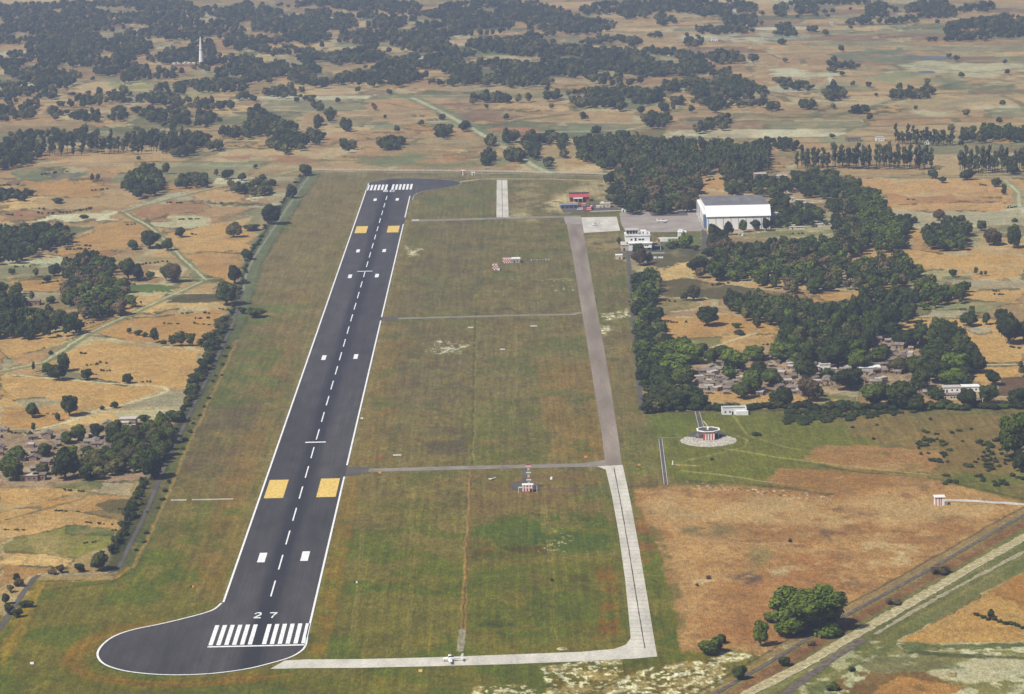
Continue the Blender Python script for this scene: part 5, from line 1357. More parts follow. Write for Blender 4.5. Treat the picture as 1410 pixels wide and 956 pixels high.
block(1109, 361.5, 7, 6, 3.0, 'white walled ruin deep in the forest below the hangar', 'white'); block(1133, 312.5, 18, 4, 2.2, 'long low white shed beyond the small garden trees', 'cream', wins=3); block(1098, 316, 14, 4, 2.0, 'low cream shed among small garden trees', 'cream', wins=3)
block(1175, 195, 16, 9, 4.0, 'brown roofed farmhouse above the eucalyptus row', 'brick', 'tile'); block(1212, 194.5, 9, 7, 4, 'pale farmhouse partly hidden by the eucalyptus row', 'white'); block(1277, 199, 7, 6, 3.4, 'white farmhouse right of the eucalyptus row', 'white')
block(984, 57, 10, 8, 5, 'bright white house on the far plain above the swamp', 'white'); block(1012, 17, 8, 8, 5, 'bright white house in the far top woods', 'white'); block(1145, 34, 5, 5, 4, 'tiny white hut on the far plain right of top', 'white')
block(563, 20, 16, 9, 6, 'white building in the far woods near top centre', 'white'); block(521, 96, 6, 6, 5, 'white hut in left part of the centre woods', 'white'); block(622, 101, 5, 5, 5, 'white hut at the lower edge of the centre woods', 'white')
block(556, 86, 12, 9, 5, 'pink washed house among the centre woods', 'mudwall'); block(524, 107, 8, 6, 4, 'pale hut low in the centre woods', 'beige'); block(1197, 513.5, 15, 8, 3.4, 'bright white long house in the middle of village', 'white', 'white')
block(1158, 474, 6, 6, 4, 'white washed house at the top left edge of village', 'white'); block(1311, 541, 11, 7, 3.4, 'white house with grey roof at right edge of village', 'white', 'paleroof'); block(1337, 540, 11, 7, 3.4, 'white house furthest right in the village', 'white', 'white')
block(1310, 551, 13, 6, 3.2, 'orange washed house with dark windows near the hedge', 'cream', 'tile', wins=3); block(1352, 557, 11, 6, 2.6, 'rust red shed beside the hedge at the village edge', 'redroof', 'tile')
block(1120, 512, 8, 6, 3.2, 'white fronted house beside the big dark village tree', 'white'); block(1136, 511, 7, 6, 4.4, 'tall white narrow house in village centre', 'white')
block(176, 587, 10, 7, 4.5, 'pinkish two level house at the upper edge of left village', 'mudwall', 'paleroof'); block(168, 589, 8, 6, 3, 'white house left of the pinkish house in left village', 'cream', 'paleroof'); block(222, 583.5, 4, 3, 3.2, 'small white shrine beside the perimeter road trees', 'white', wins=1)
block(40, 663, 10, 6, 3.4, 'brick house at the lower edge of left village', 'brick', 'paleroof'); block(54, 662, 7, 6, 3.4, 'brick house with dark shutters beside the lowest village house', 'brick', 'tile')
block(42, 421, 14, 9, 3.4, 'flat purple brown shed among trees at far left', 'brick', 'tile')

# --- power poles and lone figures
for x, y, h, l in [(1180, 560, 7.5, 'pale concrete pole in the hedge below the village'), (1233, 561, 7.5, 'tall pale concrete pole in the hedge right of village centre'), (1353, 562, 6.5, 'pale pole in the hedge at the right'), (1041, 562, 6, 'pale pole in the hedge behind the bungalow')]:
    t = put('utility_pole', l, 'pole', x, y); MB().tube((0, 0, 0), (0, 0, h), .28, .2).build('shaft', MAT['cream'], t); MB().box(-.9, .9, -.1, .1, h - .8, h - .55).build('cross_arm', MAT['steel'], t)

# ------------------------------------------------------------------ village houses
def house_proto(kind):
    rnd = random.Random(kind * 7 + 1)
    w_ = [6.4, 7.6, 5.2, 8.6, 5.8, 6.8][kind]; d_ = [4.6, 5, 4.2, 5.2, 5.6, 4.8][kind]; h = [2.5, 2.7, 2.3, 2.8, 2.6, 3.0][kind]
    t = empty('village_house')
    wall = ['brick', 'mudwall', 'brick', 'mudwall', 'brick', 'beige'][kind]; roof = ['tile', 'thatch', 'thatch', 'tile', 'paleroof', 'paleroof'][kind]
    if kind < 4:
        rh = 1.1
        MB().prism([(0, 0), (d_, 0), (d_, h), (d_ / 2, h + rh - .05), (0, h)], -w_ / 2, w_ / 2).build('wall', MAT[wall], t)
        MB().prism([(-.5, h - .22), (d_ / 2, h + rh), (d_ + .5, h - .22), (d_ + .5, h + .05), (d_ / 2, h + rh + .3), (-.5, h + .05)], -w_ / 2 - .4, w_ / 2 + .4).build('roof', MAT[roof], t)
    else:
        MB().box(-w_ / 2, w_ / 2, 0, d_, 0, h).build('wall', MAT[wall], t)
        r = MB(); r.box(-w_ / 2 - .15, w_ / 2 + .15, -.15, d_ + .15, h + .02, h + .2)
        for b_ in ((-w_ / 2, w_ / 2, -.1, .15), (-w_ / 2, w_ / 2, d_ - .15, d_ + .1), (-w_ / 2, -w_ / 2 + .25, .15, d_ - .15), (w_ / 2 - .25, w_ / 2, .15, d_ - .15)): r.box(*b_, h + .2, h + .6)
        r.build('roof', MAT[roof], t)
    MB().box(-.9, .2, -.07, .03, 0, 1.9).build('door', MAT['dark'], t)
    MB().box(w_ * .22, w_ * .22 + .9, -.07, .03, .9, 1.7).build('window', MAT['dark'], t)
    return t
HP = [house_proto(k) for k in range(6)]
_used = [False] * 6
TREE_SPOTS_CLEAR = []
def in_poly(x, y, P):
    c = False
    for i in range(len(P)):
        (ax, ay), (bx, by) = P[i], P[i - 1]
        if (ay > y) != (by > y) and x < (bx - ax) * (y - ay) / (by - ay + 1e-12) + ax: c = not c
    return c
KN = ['tile roofed mud brick house', 'thatched mud plastered house', 'small thatched brick house', 'long tile roofed mud house', 'flat roofed brick house', 'flat roofed beige house']
ORD = ['first', 'second', 'third', 'fourth', 'fifth', 'sixth', 'seventh', 'eighth', 'ninth', 'tenth', 'eleventh', 'twelfth']
def village(polys, n, seed, where, group):
    rnd = random.Random(seed); pts = []
    tries = 0
    while len(pts) < n and tries < 6000:
        tries += 1
        P = rnd.choice(polys); xs = [p[0] for p in P]; ys = [p[1] for p in P]
        x = rnd.uniform(min(xs), max(xs)); y = rnd.uniform(min(ys), max(ys))
        if not in_poly(x, y, P): continue
        X, Y = W(x, y)
        if any((X - a) ** 2 + ((Y - b) * .85) ** 2 < 5.6 ** 2 for a, b, *_ in pts): continue
        pts.append((X, Y, x, y))
    bykind = {}
    for X, Y, x, y in pts:
        k = rnd.choice([0, 0, 1, 2, 2, 3, 3, 4, 5, 1])
        o = HP[k] if not _used[k] else copy_tree(HP[k]); _used[k] = True
        o.location = (X, Y, 0); o.rotation_euler = (0, 0, ANG + rnd.choice([0, .1, .3, -.35, 1.57, -.2, 1.3, .7])); s = rnd.uniform(.62, 1.05); o.scale = (s, s, s * rnd.uniform(.9, 1.1))
        tag(o, None, 'house', group)
        bykind.setdefault(k, []).append((x, y, o))
    for k, L in bykind.items():
        L.sort(key=lambda q_: q_[0])
        for i, (x, y, o) in enumerate(L):
            if i < 12 and len(L) <= 12: o['label'] = f'{KN[k]} in {where}, {ORD[i]} from left'
            else: o['label'] = f'{KN[k]} packed in {where}'
village([[(960, 520), (990, 505), (1030, 510), (1040, 535), (1060, 545), (960, 545)], [(1058, 492), (1100, 490), (1110, 510), (1150, 520), (1130, 548), (1080, 545), (1060, 520)]], 78, 3, 'the village left half', 'houses of the village by the hedge')
village([[(1140, 512), (1190, 500), (1250, 505), (1240, 525), (1180, 535), (1140, 530)], [(1160, 468), (1220, 462), (1300, 470), (1290, 500), (1230, 505), (1190, 495)], [(1250, 535), (1290, 530), (1290, 546), (1250, 548)]], 74, 5, 'the village right half', 'houses of the village by the hedge')
village([[(8, 590), (60, 596), (95, 610), (80, 640), (40, 665), (8, 655)], [(115, 600), (150, 605), (165, 625), (120, 625)], [(150, 585), (190, 583), (190, 596), (150, 596)], [(-40, 590), (8, 590), (8, 660), (-40, 660)]], 62, 9, 'the left edge village', 'houses of the left edge village')
for k in range(6):
    if not _used[k]:
        for ch in list(HP[k].children): bpy.data.objects.remove(ch)
        bpy.data.objects.remove(HP[k])

# ================================================================== TREES
def leaf_cloud(lobes, n, size, seed, core=.84, coreres=(10, 7), flat=.25):
    """crown of many small leaf cards on and inside several uneven lobes, plus a ragged inner mass"""
    r = np.random.RandomState(seed)
    ar = np.array([l[3] * l[5] for l in lobes]); ar = ar / ar.sum()
    pick = r.choice(len(lobes), n, p=ar)
    L = np.array(lobes)[pick]
    d = r.normal(size=(n, 3)); d /= np.linalg.norm(d, axis=1)[:, None]
    d[:, 2] = np.where(d[:, 2] < -.35, -d[:, 2] * r.choice([1, -1], n, p=[.5, .5]), d[:, 2])
    rad = r.uniform(.80, 1.10, n) ** 1.0
    p = L[:, :3] + d * L[:, 3:6] * rad[:, None]
    nr_ = d + r.normal(size=(n, 3)) * .38; nr_ /= np.linalg.norm(nr_, axis=1)[:, None]
    up = r.normal(size=(n, 3)); a = np.cross(nr_, up); a /= np.linalg.norm(a, axis=1)[:, None]; b = np.cross(nr_, a)
    s = size * r.uniform(.6, 1.35, n)[:, None]
    q = np.stack([p - a * s - b * s * .7, p + a * s * .9 - b * s, p + a * s * .7 + b * s, p - a * s + b * s * .8], 1).reshape(-1, 3)
    q = q + r.normal(size=q.shape) * size * .18
    V = [q]; F = [np.arange(n * 4).reshape(-1, 4)]
    off_ = n * 4
    nu, nvv = coreres
    for i, l in enumerate(lobes):
        if core <= 0: break
        th = np.linspace(0, 2 * np.pi, nu, endpoint=False); ph = np.linspace(.12, np.pi - .12, nvv)
        T, P_ = np.meshgrid(th, ph)
        dd = np.stack([np.sin(P_) * np.cos(T), np.sin(P_) * np.sin(T), np.cos(P_)], -1)
        rr = core * (1 + .16 * r.normal(size=T.shape))[..., None]
        v = np.array(l[:3]) + dd * np.array(l[3:6]) * rr
        v[..., 2] = np.maximum(v[..., 2], 0.0)
        ids = off_ + np.arange(nu * nvv).reshape(nvv, nu)
        f = np.stack([ids[:-1], ids[1:], np.roll(ids[1:], -1, 1), np.roll(ids[:-1], -1, 1)], -1).reshape(-1, 4)
        V.append(v.reshape(-1, 3)); F.append(f); off_ += nu * nvv
    V = np.concatenate(V); V[:, 2] = np.maximum(V[:, 2], .01)
    return V, np.concatenate(F)

def np_mesh(name, V, F, mat):
    me = bpy.data.meshes.new(name)
    me.vertices.add(len(V)); me.vertices.foreach_set('co', V.astype(np.float32).ravel())
    me.loops.add(F.size); me.loops.foreach_set('vertex_index', np.ascontiguousarray(F, dtype=np.int32).ravel())
    me.polygons.add(len(F)); me.polygons.foreach_set('loop_start', np.arange(0, F.size, F.shape[1], dtype=np.int32))
    me.update(calc_edges=True)
    if mat: me.materials.append(mat)
    return me

def lobes_for(shape, seed):
    r = random.Random(seed * 13 + 5); L = []
    if shape == 'round':
        L.append((0, 0, .52, .34, .34, .36))
        for k in range(r.randint(9, 13)):
            a = r.uniform(0, 6.28); q_ = r.uniform(.16, .33); L.append((q_ * math.cos(a), q_ * math.sin(a), r.uniform(.26, .82) - .25 * max(0, q_ - .25), r.uniform(.12, .22), r.uniform(.12, .22), r.uniform(.11, .20)))
    elif shape == 'wide':
        L.append((0, 0, .48, .36, .32, .34))
        for k in range(r.randint(15, 19)):
            a = r.uniform(0, 6.28); q_ = r.uniform(.20, .42); L.append((q_ * math.cos(a), q_ * math.sin(a), r.uniform(.20, .84) - q_ * .3, r.uniform(.10, .17), r.uniform(.10, .17), r.uniform(.12, .19)))
    elif shape == 'tall':
        for k in range(7):
            z = .36 + k * .088; q_ = .16 * math.sin(math.pi * (k + .9) / 8) + .03; a = r.uniform(0, 6.28)
            L.append((q_ * math.cos(a), q_ * math.sin(a), z + r.uniform(-.03, .03), r.uniform(.16, .30), r.uniform(.16, .30), r.uniform(.06, .10)))
        L.append((0, 0, .93, .13, .13, .07))
    elif shape == 'bush':
        for k in range(7):
            a = r.uniform(0, 6.28); q_ = r.uniform(0, .32); L.append((q_ * math.cos(a), q_ * math.sin(a), r.uniform(.3, .62), r.uniform(.16, .27), r.uniform(.16, .27), r.uniform(.24, .38)))
    return L

def trunk_mb(shape, seed, lobes):
    r = random.Random(seed); m = MB()
    if shape == 'tall':
        m.tube((0, 0, 0), (.015, .01, .5), .055, .035, 7); m.tube((.015, .01, .5), (0, 0, .9), .035, .012, 6)
    elif shape == 'bush':
        for k in range(3):
            a = r.uniform(0, 6.28); m.tube((0, 0, 0), (.12 * math.cos(a), .12 * math.sin(a), .4), .03, .015, 5)
    else:
        m.tube((0, 0, 0), (.01, -.01, .26), .048, .036, 8)
        for l in lobes[1:6]: m.tube((.01, -.01, .24), (l[0] * .8, l[1] * .8, l[2]), .026, .009, 6)
    return m

PROTO = {}      # (shape, variant) -> (crown verts, faces), trunk mesh
LOW = {}
NV = {'round': 8, 'wide': 3, 'tall': 3, 'bush': 3}
for shape, n in NV.items():
    for k in range(n):
        L = lobes_for(shape, k)
        PROTO[shape, k] = (leaf_cloud(L, {'round': 2600, 'wide': 6000, 'tall': 1100, 'bush': 900}[shape], {'round': .027, 'wide': .018, 'tall': .045, 'bush': .045}[shape], k + 3), trunk_mb(shape, k, L))
        LOW[shape, k] = leaf_cloud(L[:8] if shape != 'tall' else L, 210 if shape != 'tall' else 90, .058, k + 40, .86, (6, 4))
CROWN = {}; TRUNK = {}
def crown_mesh(shape, k, tone):
    if (shape, k, tone) not in CROWN: CROWN[shape, k, tone] = np_mesh('crown', *PROTO[shape, k][0], FOL[tone])
    return CROWN[shape, k, tone]
def trunk_mesh(shape, k):
    if (shape, k) not in TRUNK:
        me = bpy.data.meshes.new('trunk'); mb = PROTO[shape, k][1]; me.from_pydata(mb.v, [], mb.f); me.materials.append(MAT['palebark' if shape == 'tall' else 'trunk']); TRUNK[shape, k] = me
    return TRUNK[shape, k]
NAMES = {'round': 'broadleaf_tree', 'wide': 'spreading_tree', 'tall': 'eucalyptus_tree', 'bush': 'bush'}
def make_tree(X, Y, w_, h_, shape, tone, rnd):
    k = rnd.randrange(NV[shape])
    o = empty(NAMES[shape], (X, Y, 0), rnd.uniform(0, 6.28)); u_ = rnd.uniform(.88, 1.14); o.scale = (w_ * u_, w_ / u_, h_)
    tr = bpy.data.objects.new('trunk', trunk_mesh(shape, k)); C.objects.link(tr); tr.parent = o
    c = bpy.data.objects.new('crown', crown_mesh(shape, k, tone)); C.objects.link(c); c.parent = o
    return o

TREES = []     # dicts
def one(x, yb, wpx, hpx, tone='mid', label=None, shape=None):
    """single tree: photo position of its foot, width and height as seen"""
    X, Y = W(x, yb); m_ = mpp(yb)
    w_ = wpx * m_ * 1.05; h_ = max(wpx * m_ * .35, hpx * m_ * 1.02)
    if shape is None: shape = 'bush' if h_ < 4.2 else ('tall' if h_ > w_ * 1.9 else 'round')
    TREES.append(dict(X=X, Y=Y, w=w_, h=h_, shape=shape, tone=tone, label=label, grove=None, sz=wpx * hpx, px=x, py=yb))

def ry_gap(X, Y): return float(fbm(np.array(X / 42.0), np.array(Y / 110.0), 91, 3)) < .400
def fill(where, P, tones, spacing, ws, hs, shape='round', seed=0):
    rnd = random.Random(sum(map(ord, where)) + seed * 31 + len(P)); 
    xs = [p[0] for p in P]; ys = [p[1] for p in P]
    hm = sum(hs) / 2
    y0 = min(ys); y1 = max(ys) + hm / mpp(max(ys))
    Ya, Yb = W(705, y1 + 2)[1], W(705, y0 - 2)[1]
    cand = [W(x, y) for x in (min(xs), max(xs)) for y in (y0, y1)]
    Xa, Xb = min(c[0] for c in cand) - 5, max(c[0] for c in cand) + 5
    n = int((Xb - Xa) * (Yb - Ya) / spacing ** 2 * 2.2) + 12
    cell = {}
    for _ in range(n):
        X, Y = rnd.uniform(Xa, Xb), rnd.uniform(Ya, Yb); h_ = rnd.uniform(*hs)
        x, y = to_px(X, Y, h_ * .58); x = float(x); y = float(y)
        if not in_poly(x, y, P): continue
        g = (int(X // spacing), int(Y // spacing))
        if any((X - a) ** 2 + (Y - b) ** 2 < spacing ** 2 * .72 for i in (-1, 0, 1) for j in (-1, 0, 1) for a, b in cell.get((g[0] + i, g[1] + j), ())): continue
        cell.setdefault(g, []).append((X, Y))
        if where == 'far woods' and ry_gap(X, Y): continue
        if rnd.random() < .05: continue
        q_ = rnd.choice([1, 1, 1, 1.2, .75]); h_ *= q_
        w_ = rnd.uniform(*ws) * rnd.choice([1, q_]); xb, yb = to_px(X, Y); m_ = mpp(float(yb))
        tn = rnd.choice(tones)
        if where != 'far woods' and rnd.random() < .22: tn = rnd.choice(['mid', 'olive', 'bright', 'mid'])
        TREES.append(dict(X=X, Y=Y, w=w_, h=h_, shape=shape, tone=tn, label=None, grove=where, sz=w_ * h_ / m_ ** 2, px=float(xb), py=float(yb)))

D, M, B, O, BR = 'dark', 'mid', 'bright', 'olive', 'brown'
# ---- single trees, left of the runway
one(421, 242, 24, 17, M, 'round tree at the top corner where wall and perimeter road meet')
one(402, 273, 19, 20, D, 'second tree down the perimeter road from its top corner')
one(374, 309, 34, 29, D, 'large dark tree beside perimeter road, above the pale green one')
one(322, 327, 24, 21, O, 'pale green tree in the field left of the perimeter road')
one(346, 318, 26, 10, O, 'low olive bush between pale tree and perimeter road')
one(341, 358, 19, 15, D, 'small dark tree right at the perimeter road, third of the roadside trees')
one(323, 391, 25, 27, D, 'tall dark tree at perimeter road, just above the largest one')
one(312, 420, 39, 34, D, 'largest dark roadside tree where the field lane meets the perimeter road')
one(352, 437, 30, 14, M, 'low green bush on the grass right of perimeter road'); one(334, 432, 14, 10, M, 'small bush between the perimeter road and low green bush')
one(248, 327, 18, 15, D, 'small dark tree standing alone in the wheat below pale soil')
one(206, 342, 32, 27, D, 'big dark tree at the bend of the field lane'); one(183, 344, 20, 15, M, 'green tree left of big one at the field lane bend'); one(231, 345, 19, 17, M, 'round tree on the right side of the field lane bend')
one(177, 386, 28, 33, D, 'tall dark double crowned tree left of the green field'); one(190, 387, 20, 24, D, 'dark tree touching the tall double crowned one')
one(240, 389, 28, 29, BR, 'brownish tree above the small green field'); one(229, 387, 18, 24, M, 'green tree against the brownish one above green field'); one(208, 383, 13, 10, M, 'small tree between dark and brownish trees'); one(218, 343, 10, 8, D, 'little dark tree between the lane bend trees')
one(75, 380, 20, 18, D, 'dark tree at left end of the grove above the flat shed'); one(50, 382, 9, 14, M, 'thin small tree left of the grove above flat shed'); one(65, 389, 14, 11, M, 'bush in the field below the grove left end'); one(16, 378, 12, 9, M, 'small bush near left edge below dark wood')
one(70, 418, 16, 10, M, 'small green tree over the flat purple shed'); one(92, 419, 16, 10, M, 'second small green tree right of the flat shed'); one(44, 414, 10, 14, O, 'thin pale tree above the flat shed')
one(127, 249, 6, 10, O, 'left one of two thin trees in far left wheat'); one(135, 249, 6, 11, O, 'right one of two thin trees in far left wheat')
one(228, 240, 12, 17, M, 'slim pale tree above the row at the far left grove'); one(246, 325, 9, 8, D, 'tiny dark tree beside the lone field tree')
one(80, 524, 30, 24, D, 'broad dark tree in the wheat left of the lane'); one(88, 512, 22, 26, D, 'tall dark tree behind the broad one in left wheat'); one(65, 516, 18, 18, M, 'green tree left of the broad dark field tree'); one(46, 512, 7, 14, M, 'thin tree left of the wheat field group')
one(120, 523, 20, 16, D, 'round dark tree right of the wheat field group'); one(175, 528, 17, 15, D, 'lone small round tree in the middle of left wheat'); one(70, 488, 9, 6, D, 'small bush beside the field lane at left')
one(96, 573, 30, 31, D, 'tall dark tree in wheat by the pale village path'); one(45, 575, 22, 20, M, 'round green tree in wheat near the left edge'); one(158, 562, 14, 10, D, 'bush on the pale village path'); one(141, 564, 9, 6, D, 'small bush left of the one on village path'); one(80, 580, 9, 12, M, 'thin tree beside the pale village path')
one(46, 594, 7, 13, M, 'thin tree at the top of left village'); one(41, 601, 12, 8, D, 'small tree at the top edge of left village')
one(92, 611, 22, 19, B, 'bright tree at left of upper village trees'); one(108, 607, 26, 22, B, 'broad bright tree in the upper part of left village'); one(133, 604, 24, 23, D, 'dark tree right of the bright trees in left village')
one(90, 660, 42, 44, D, 'massive very dark tree at the lower side of left village'); one(96, 632, 24, 18, B, 'bright tree above the massive dark tree in left village'); one(120, 626, 20, 13, B, 'bright tree at the centre of left village')
one(62, 628, 26, 20, M, 'tree in the middle of left village houses'); one(18, 662, 38, 34, M, 'large spreading green tree at the left edge village bottom'); one(22, 634, 30, 20, M, 'green tree above the large one at the left edge'); one(60, 654, 22, 18, O, 'olive tree among houses left of the massive dark tree'); one(28, 660, 12, 14, M, 'small tree by lower brick house of left village')
one(209, 660, 38, 42, D, 'big black green tree overhanging the perimeter road at left village'); one(243, 581, 32, 17, D, 'flat dark tree beside perimeter road above left village'); one(198, 580, 20, 10, M, 'small tree behind the pinkish village house')
fill('the row right of the massive dark village tree', [(112, 622), (165, 618), (168, 648), (112, 650)], [O, M, O], 7, (9, 12), (8, 10))
fill('the thick wood between left village and road', [(150, 588), (225, 580), (236, 590), (225, 630), (190, 640), (160, 620)], [M, D, M, O], 6.5, (9, 13), (9, 12))
one(137, 786, 31, 28, D, 'round dark tree at the lower bend of the perimeter road'); one(110, 788, 15, 14, D, 'small dark round bush left of the bend tree'); one(84, 789, 14, 12, BR, 'brown bush, right one of the pair by the road bend'); one(72, 791, 15, 11, BR, 'brown bush, left one of the pair by road bend')
one(23, 800, 12, 12, D, 'dark bush on the hedge at bottom left field edge'); one(26, 807, 15, 11, BR, 'reddish bush below the dark one on bottom left hedge'); one(14, 816, 12, 12, BR, 'reddish bush further down the bottom left hedge'); one(8, 832, 14, 16, D, 'dark bush at the left edge above the road'); one(12, 846, 16, 16, D, 'lower dark bush at the left edge by the road')
one(37, 836, 20, 10, D, 'dark bush right of road near bottom left corner'); one(25, 850, 16, 13, D, 'lowest dark bush by road near bottom left corner')
one(154, 762, 14, 13, D, 'small dark tree where the roadside hedge ends'); one(180, 712, 16, 20, D, 'dark hedge tree beside the brown dry field')
# the roadside scrub
HG = [(308, 442), (301, 462), (294, 478), (284, 497), (276, 513), (268, 530), (262, 546), (258, 562)]
for i in range(44):
    t_ = i / 43; y = 440 + 125 * t_; x = np.interp(y, [440, 460, 500, 530, 565], [306, 302, 282, 268, 256]); r_ = random.Random(i)
    one(x + r_.uniform(-4, 5), y + r_.uniform(-2, 2), r_.uniform(8, 24), r_.uniform(5, 14), r_.choice([D, 'hedge', 'hedge', M, O]), 'GROUP:scrub bush packed in the dark roadside hedge above left village:bushes of the roadside hedge', 'bush')
for i in range(36):
    t_ = i / 35; y = 664 + 94 * t_; x = np.interp(y, [664, 700, 730, 760], [198, 184, 172, 158]); r_ = random.Random(i + 50)
    one(x + r_.uniform(-4, 3), y + r_.uniform(-2, 2), r_.uniform(6, 19), r_.uniform(4, 13), r_.choice([D, 'hedge', M, O]), 'GROUP:scrub bush packed in the dark roadside hedge below left village:bushes of the roadside hedge', 'bush')
for i in range(70):
    r_ = random.Random(i + 700); y = 244 + 190 * i / 69; x = np.interp(y, [240, 270, 318, 360, 400, 440], [418, 396, 364, 341, 331, 316])
    if r_.random() < .7: one(x + r_.uniform(-3, 3), y, r_.uniform(4, 10), r_.uniform(2, 5), r_.choice(['hedge', D, M]), None, 'bush'); TREES[-1]['stuff'] = 1
for i in range(26):
    y = 480 + 290 * i / 25; x = np.interp(y, [480, 560, 640, 700, 770], [316, 280, 240, 218, 184]); r_ = random.Random(i + 90)
    if r_.random() < .75: one(x + r_.uniform(-3, 3), y, r_.uniform(5, 11), r_.uniform(3, 6), r_.choice([O, 'hedge', M]), 'GROUP:small scrub bush along the ditch right of perimeter road:ditch bushes by the perimeter road', 'bush')
for x, y, w_, h_ in [(178, 459, 10, 8), (190, 462, 14, 8), (200, 464, 9, 7), (213, 472, 16, 21), (226, 476, 10, 9), (238, 477, 16, 17), (250, 477, 20, 22), (262, 477, 16, 20), (276, 478, 14, 13), (288, 474, 22, 18)]:
    one(x, y, w_, h_, M, None); TREES[-1]['grove'] = 'the row of green trees across left wheat above the hedge'
fill('the dark wood at left edge mid height', [(-60, 312), (40, 308), (80, 312), (96, 318), (90, 332), (60, 338), (20, 354), (-60, 360)], [D, D, M], 7.5, (9, 13), (9, 12))
fill('the grove left of the tall double crowned tree', [(88, 360), (105, 352), (145, 352), (158, 370), (150, 384), (90, 382)], [D, M, BR], 8, (11, 15), (9, 13)); one(119, 364, 14, 24, D, 'pointed dark tree topping the left grove')
fill('the grove below the left double crowned tree', [(86, 390), (140, 386), (170, 394), (180, 412), (165, 424), (115, 432), (108, 412), (86, 406)], [D, B, M, BR], 8, (11, 15), (9, 13))
fill('the wood at left edge around the flat shed', [(-60, 395), (25, 392), (30, 412), (60, 432), (100, 428), (110, 448), (60, 456), (-60, 460)], [D, M, M], 7.5, (8, 12), (9, 13))
fill('the leafy clump above the roadside wheat at far left', [(168, 256), (186, 232), (208, 228), (222, 244), (224, 256), (190, 266)], [D, M], 8, (10, 14), (10, 14))
fill('the low row right of that leafy clump', [(240, 246), (262, 238), (282, 240), (284, 252), (244, 254)], [D, M, O], 7, (8, 12), (7, 10)); one(313, 247, 19, 15, D, 'round tree at the end of far left tree row'); one(333, 249, 14, 11, D, 'small dark round tree beside the far left row'); one(362, 249, 12, 9, D, 'small tree on the lane near the wall corner'); one(375, 256, 14, 10, D, 'small tree below the lane near the wall corner')
fill('the low clump above the pale patch near the wall corner', [(318, 252), (352, 250), (374, 254), (368, 266), (322, 262)], [D, M, O], 8, (9, 13), (7, 10)); fill('the left edge clump in far wheat', [(-20, 256), (30, 256), (42, 264), (30, 272), (-20, 272)], [D], 8, (9, 12), (7, 9)); one(80, 280, 20, 8, D, 'low dark bush in far left wheat'); one(298, 242, 8, 10, O, 'thin tree right of the low far left row'); one(115, 301, 12, 6, M, 'bush on the pale soil at left', 'bush')

# ---- single trees, centre and right foreground
one(1112, 868, 104, 66, B, 'huge spreading green tree standing beside the railway line', 'wide'); one(1080, 852, 44, 46, 'bright', 'bright green lower crown at left of the huge spreading tree'); one(1088, 860, 40, 28, BR, 'bare brownish thicket under the left side of huge tree', 'bush')
one(1047, 890, 24, 38, 'bright', 'tall bright green tree left of the huge spreading one'); one(1060, 858, 18, 16, 'bright', 'small bright bush between tall tree and huge tree')
one(981, 900, 42, 24, 'bright', 'wide bright green bush left of the pale stony patches', 'bush'); one(994, 886, 16, 14, M, 'small bush behind the wide bright bush')
one(1018, 936, 22, 20, D, 'dark round bush on the railway bank near bottom'); one(1080, 917, 20, 14, D, 'dark bush between railway and sandy path'); one(1117, 889, 14, 8, BR, 'brown bush on railway bank below huge tree', 'bush'); one(1012, 925, 12, 6, BR, 'low brown bush beside dark round railway bush', 'bush')
one(1146, 950, 24, 12, M, 'green bush at the bottom edge right of dark track', 'bush'); one(1172, 925, 10, 8, M, 'small bush on pale ground right of dark track', 'bush'); one(1229, 832, 22, 9, BR, 'brown bush on railway bank right of huge tree', 'bush'); one(1294, 790, 26, 10, BR, 'long brown bush on railway bank at right', 'bush')
one(1364, 851, 12, 12, D, 'dark small tree on the hedge in bottom right field'); one(1088, 747, 6, 6, D, 'tiny dark bush alone in the dry open ground', 'bush'); one(960, 807, 6, 4, BR, 'left tiny brown bush on dry ground', 'bush'); one(975, 797, 9, 5, BR, 'right tiny brown bush on dry ground', 'bush')
for i in range(9): one(1345 + i * 8, 848 + i * 2.0 + (i % 3), 10, 4.5, 'hedge', 'GROUP:low bush of the hedge splitting the bottom right fields:bushes of the bottom right field hedge', 'bush')
one(1398, 632, 54, 66, B, 'large bright green tree cut by the right edge below village'); one(1405, 650, 24, 30, D, 'dark tree behind the large bright one at right edge'); one(1385, 602, 22, 14, M, 'small tree above the large bright right edge tree')
one(945, 342, 24, 22, B, 'bright green tree in the lawn right of control building'); one(931, 341, 14, 10, M, 'bush left of the bright lawn tree'); one(923, 343, 14, 8, M, 'low bush on the lawn beside the control building'); one(878, 349, 17, 15, M, 'small round tree before the control building front wall'); one(881, 366, 22, 24, BR, 'brownish tree just below the control building'); one(892, 363, 16, 16, D, 'dark tree right of the brownish one below control building')
one(974, 353, 20, 12, D, 'dark round bush at the end of the dark road by hangar'); one(958, 345, 12, 8, D, 'dark bush between lawn tree and dark road'); one(852, 336, 8, 10, D, 'dark slim bush at the left side wing of control building')
one(1023, 320, 14, 18, B, 'bright green tree in front of hangar wall'); one(1041, 318, 14, 17, D, 'dark round tree at the right part of the hangar wall'); one(1055, 318, 16, 18, D, 'dark round tree at the right corner of the hangar'); one(1003, 324, 15, 20, D, 'slim dark tree against the hangar front'); one(983, 332, 22, 24, D, 'broad dark tree hiding the hangar left front corner'); one(995, 335, 18, 20, D, 'dark tree right of the broad one at hangar corner'); one(968, 333, 0.01, .01, D) if False else None
fill('the clump below the hangar front corner', [(972, 320), (990, 318), (1000, 330), (1000, 345), (980, 345)], [D, BR, D], 7, (9, 12), (8, 10))
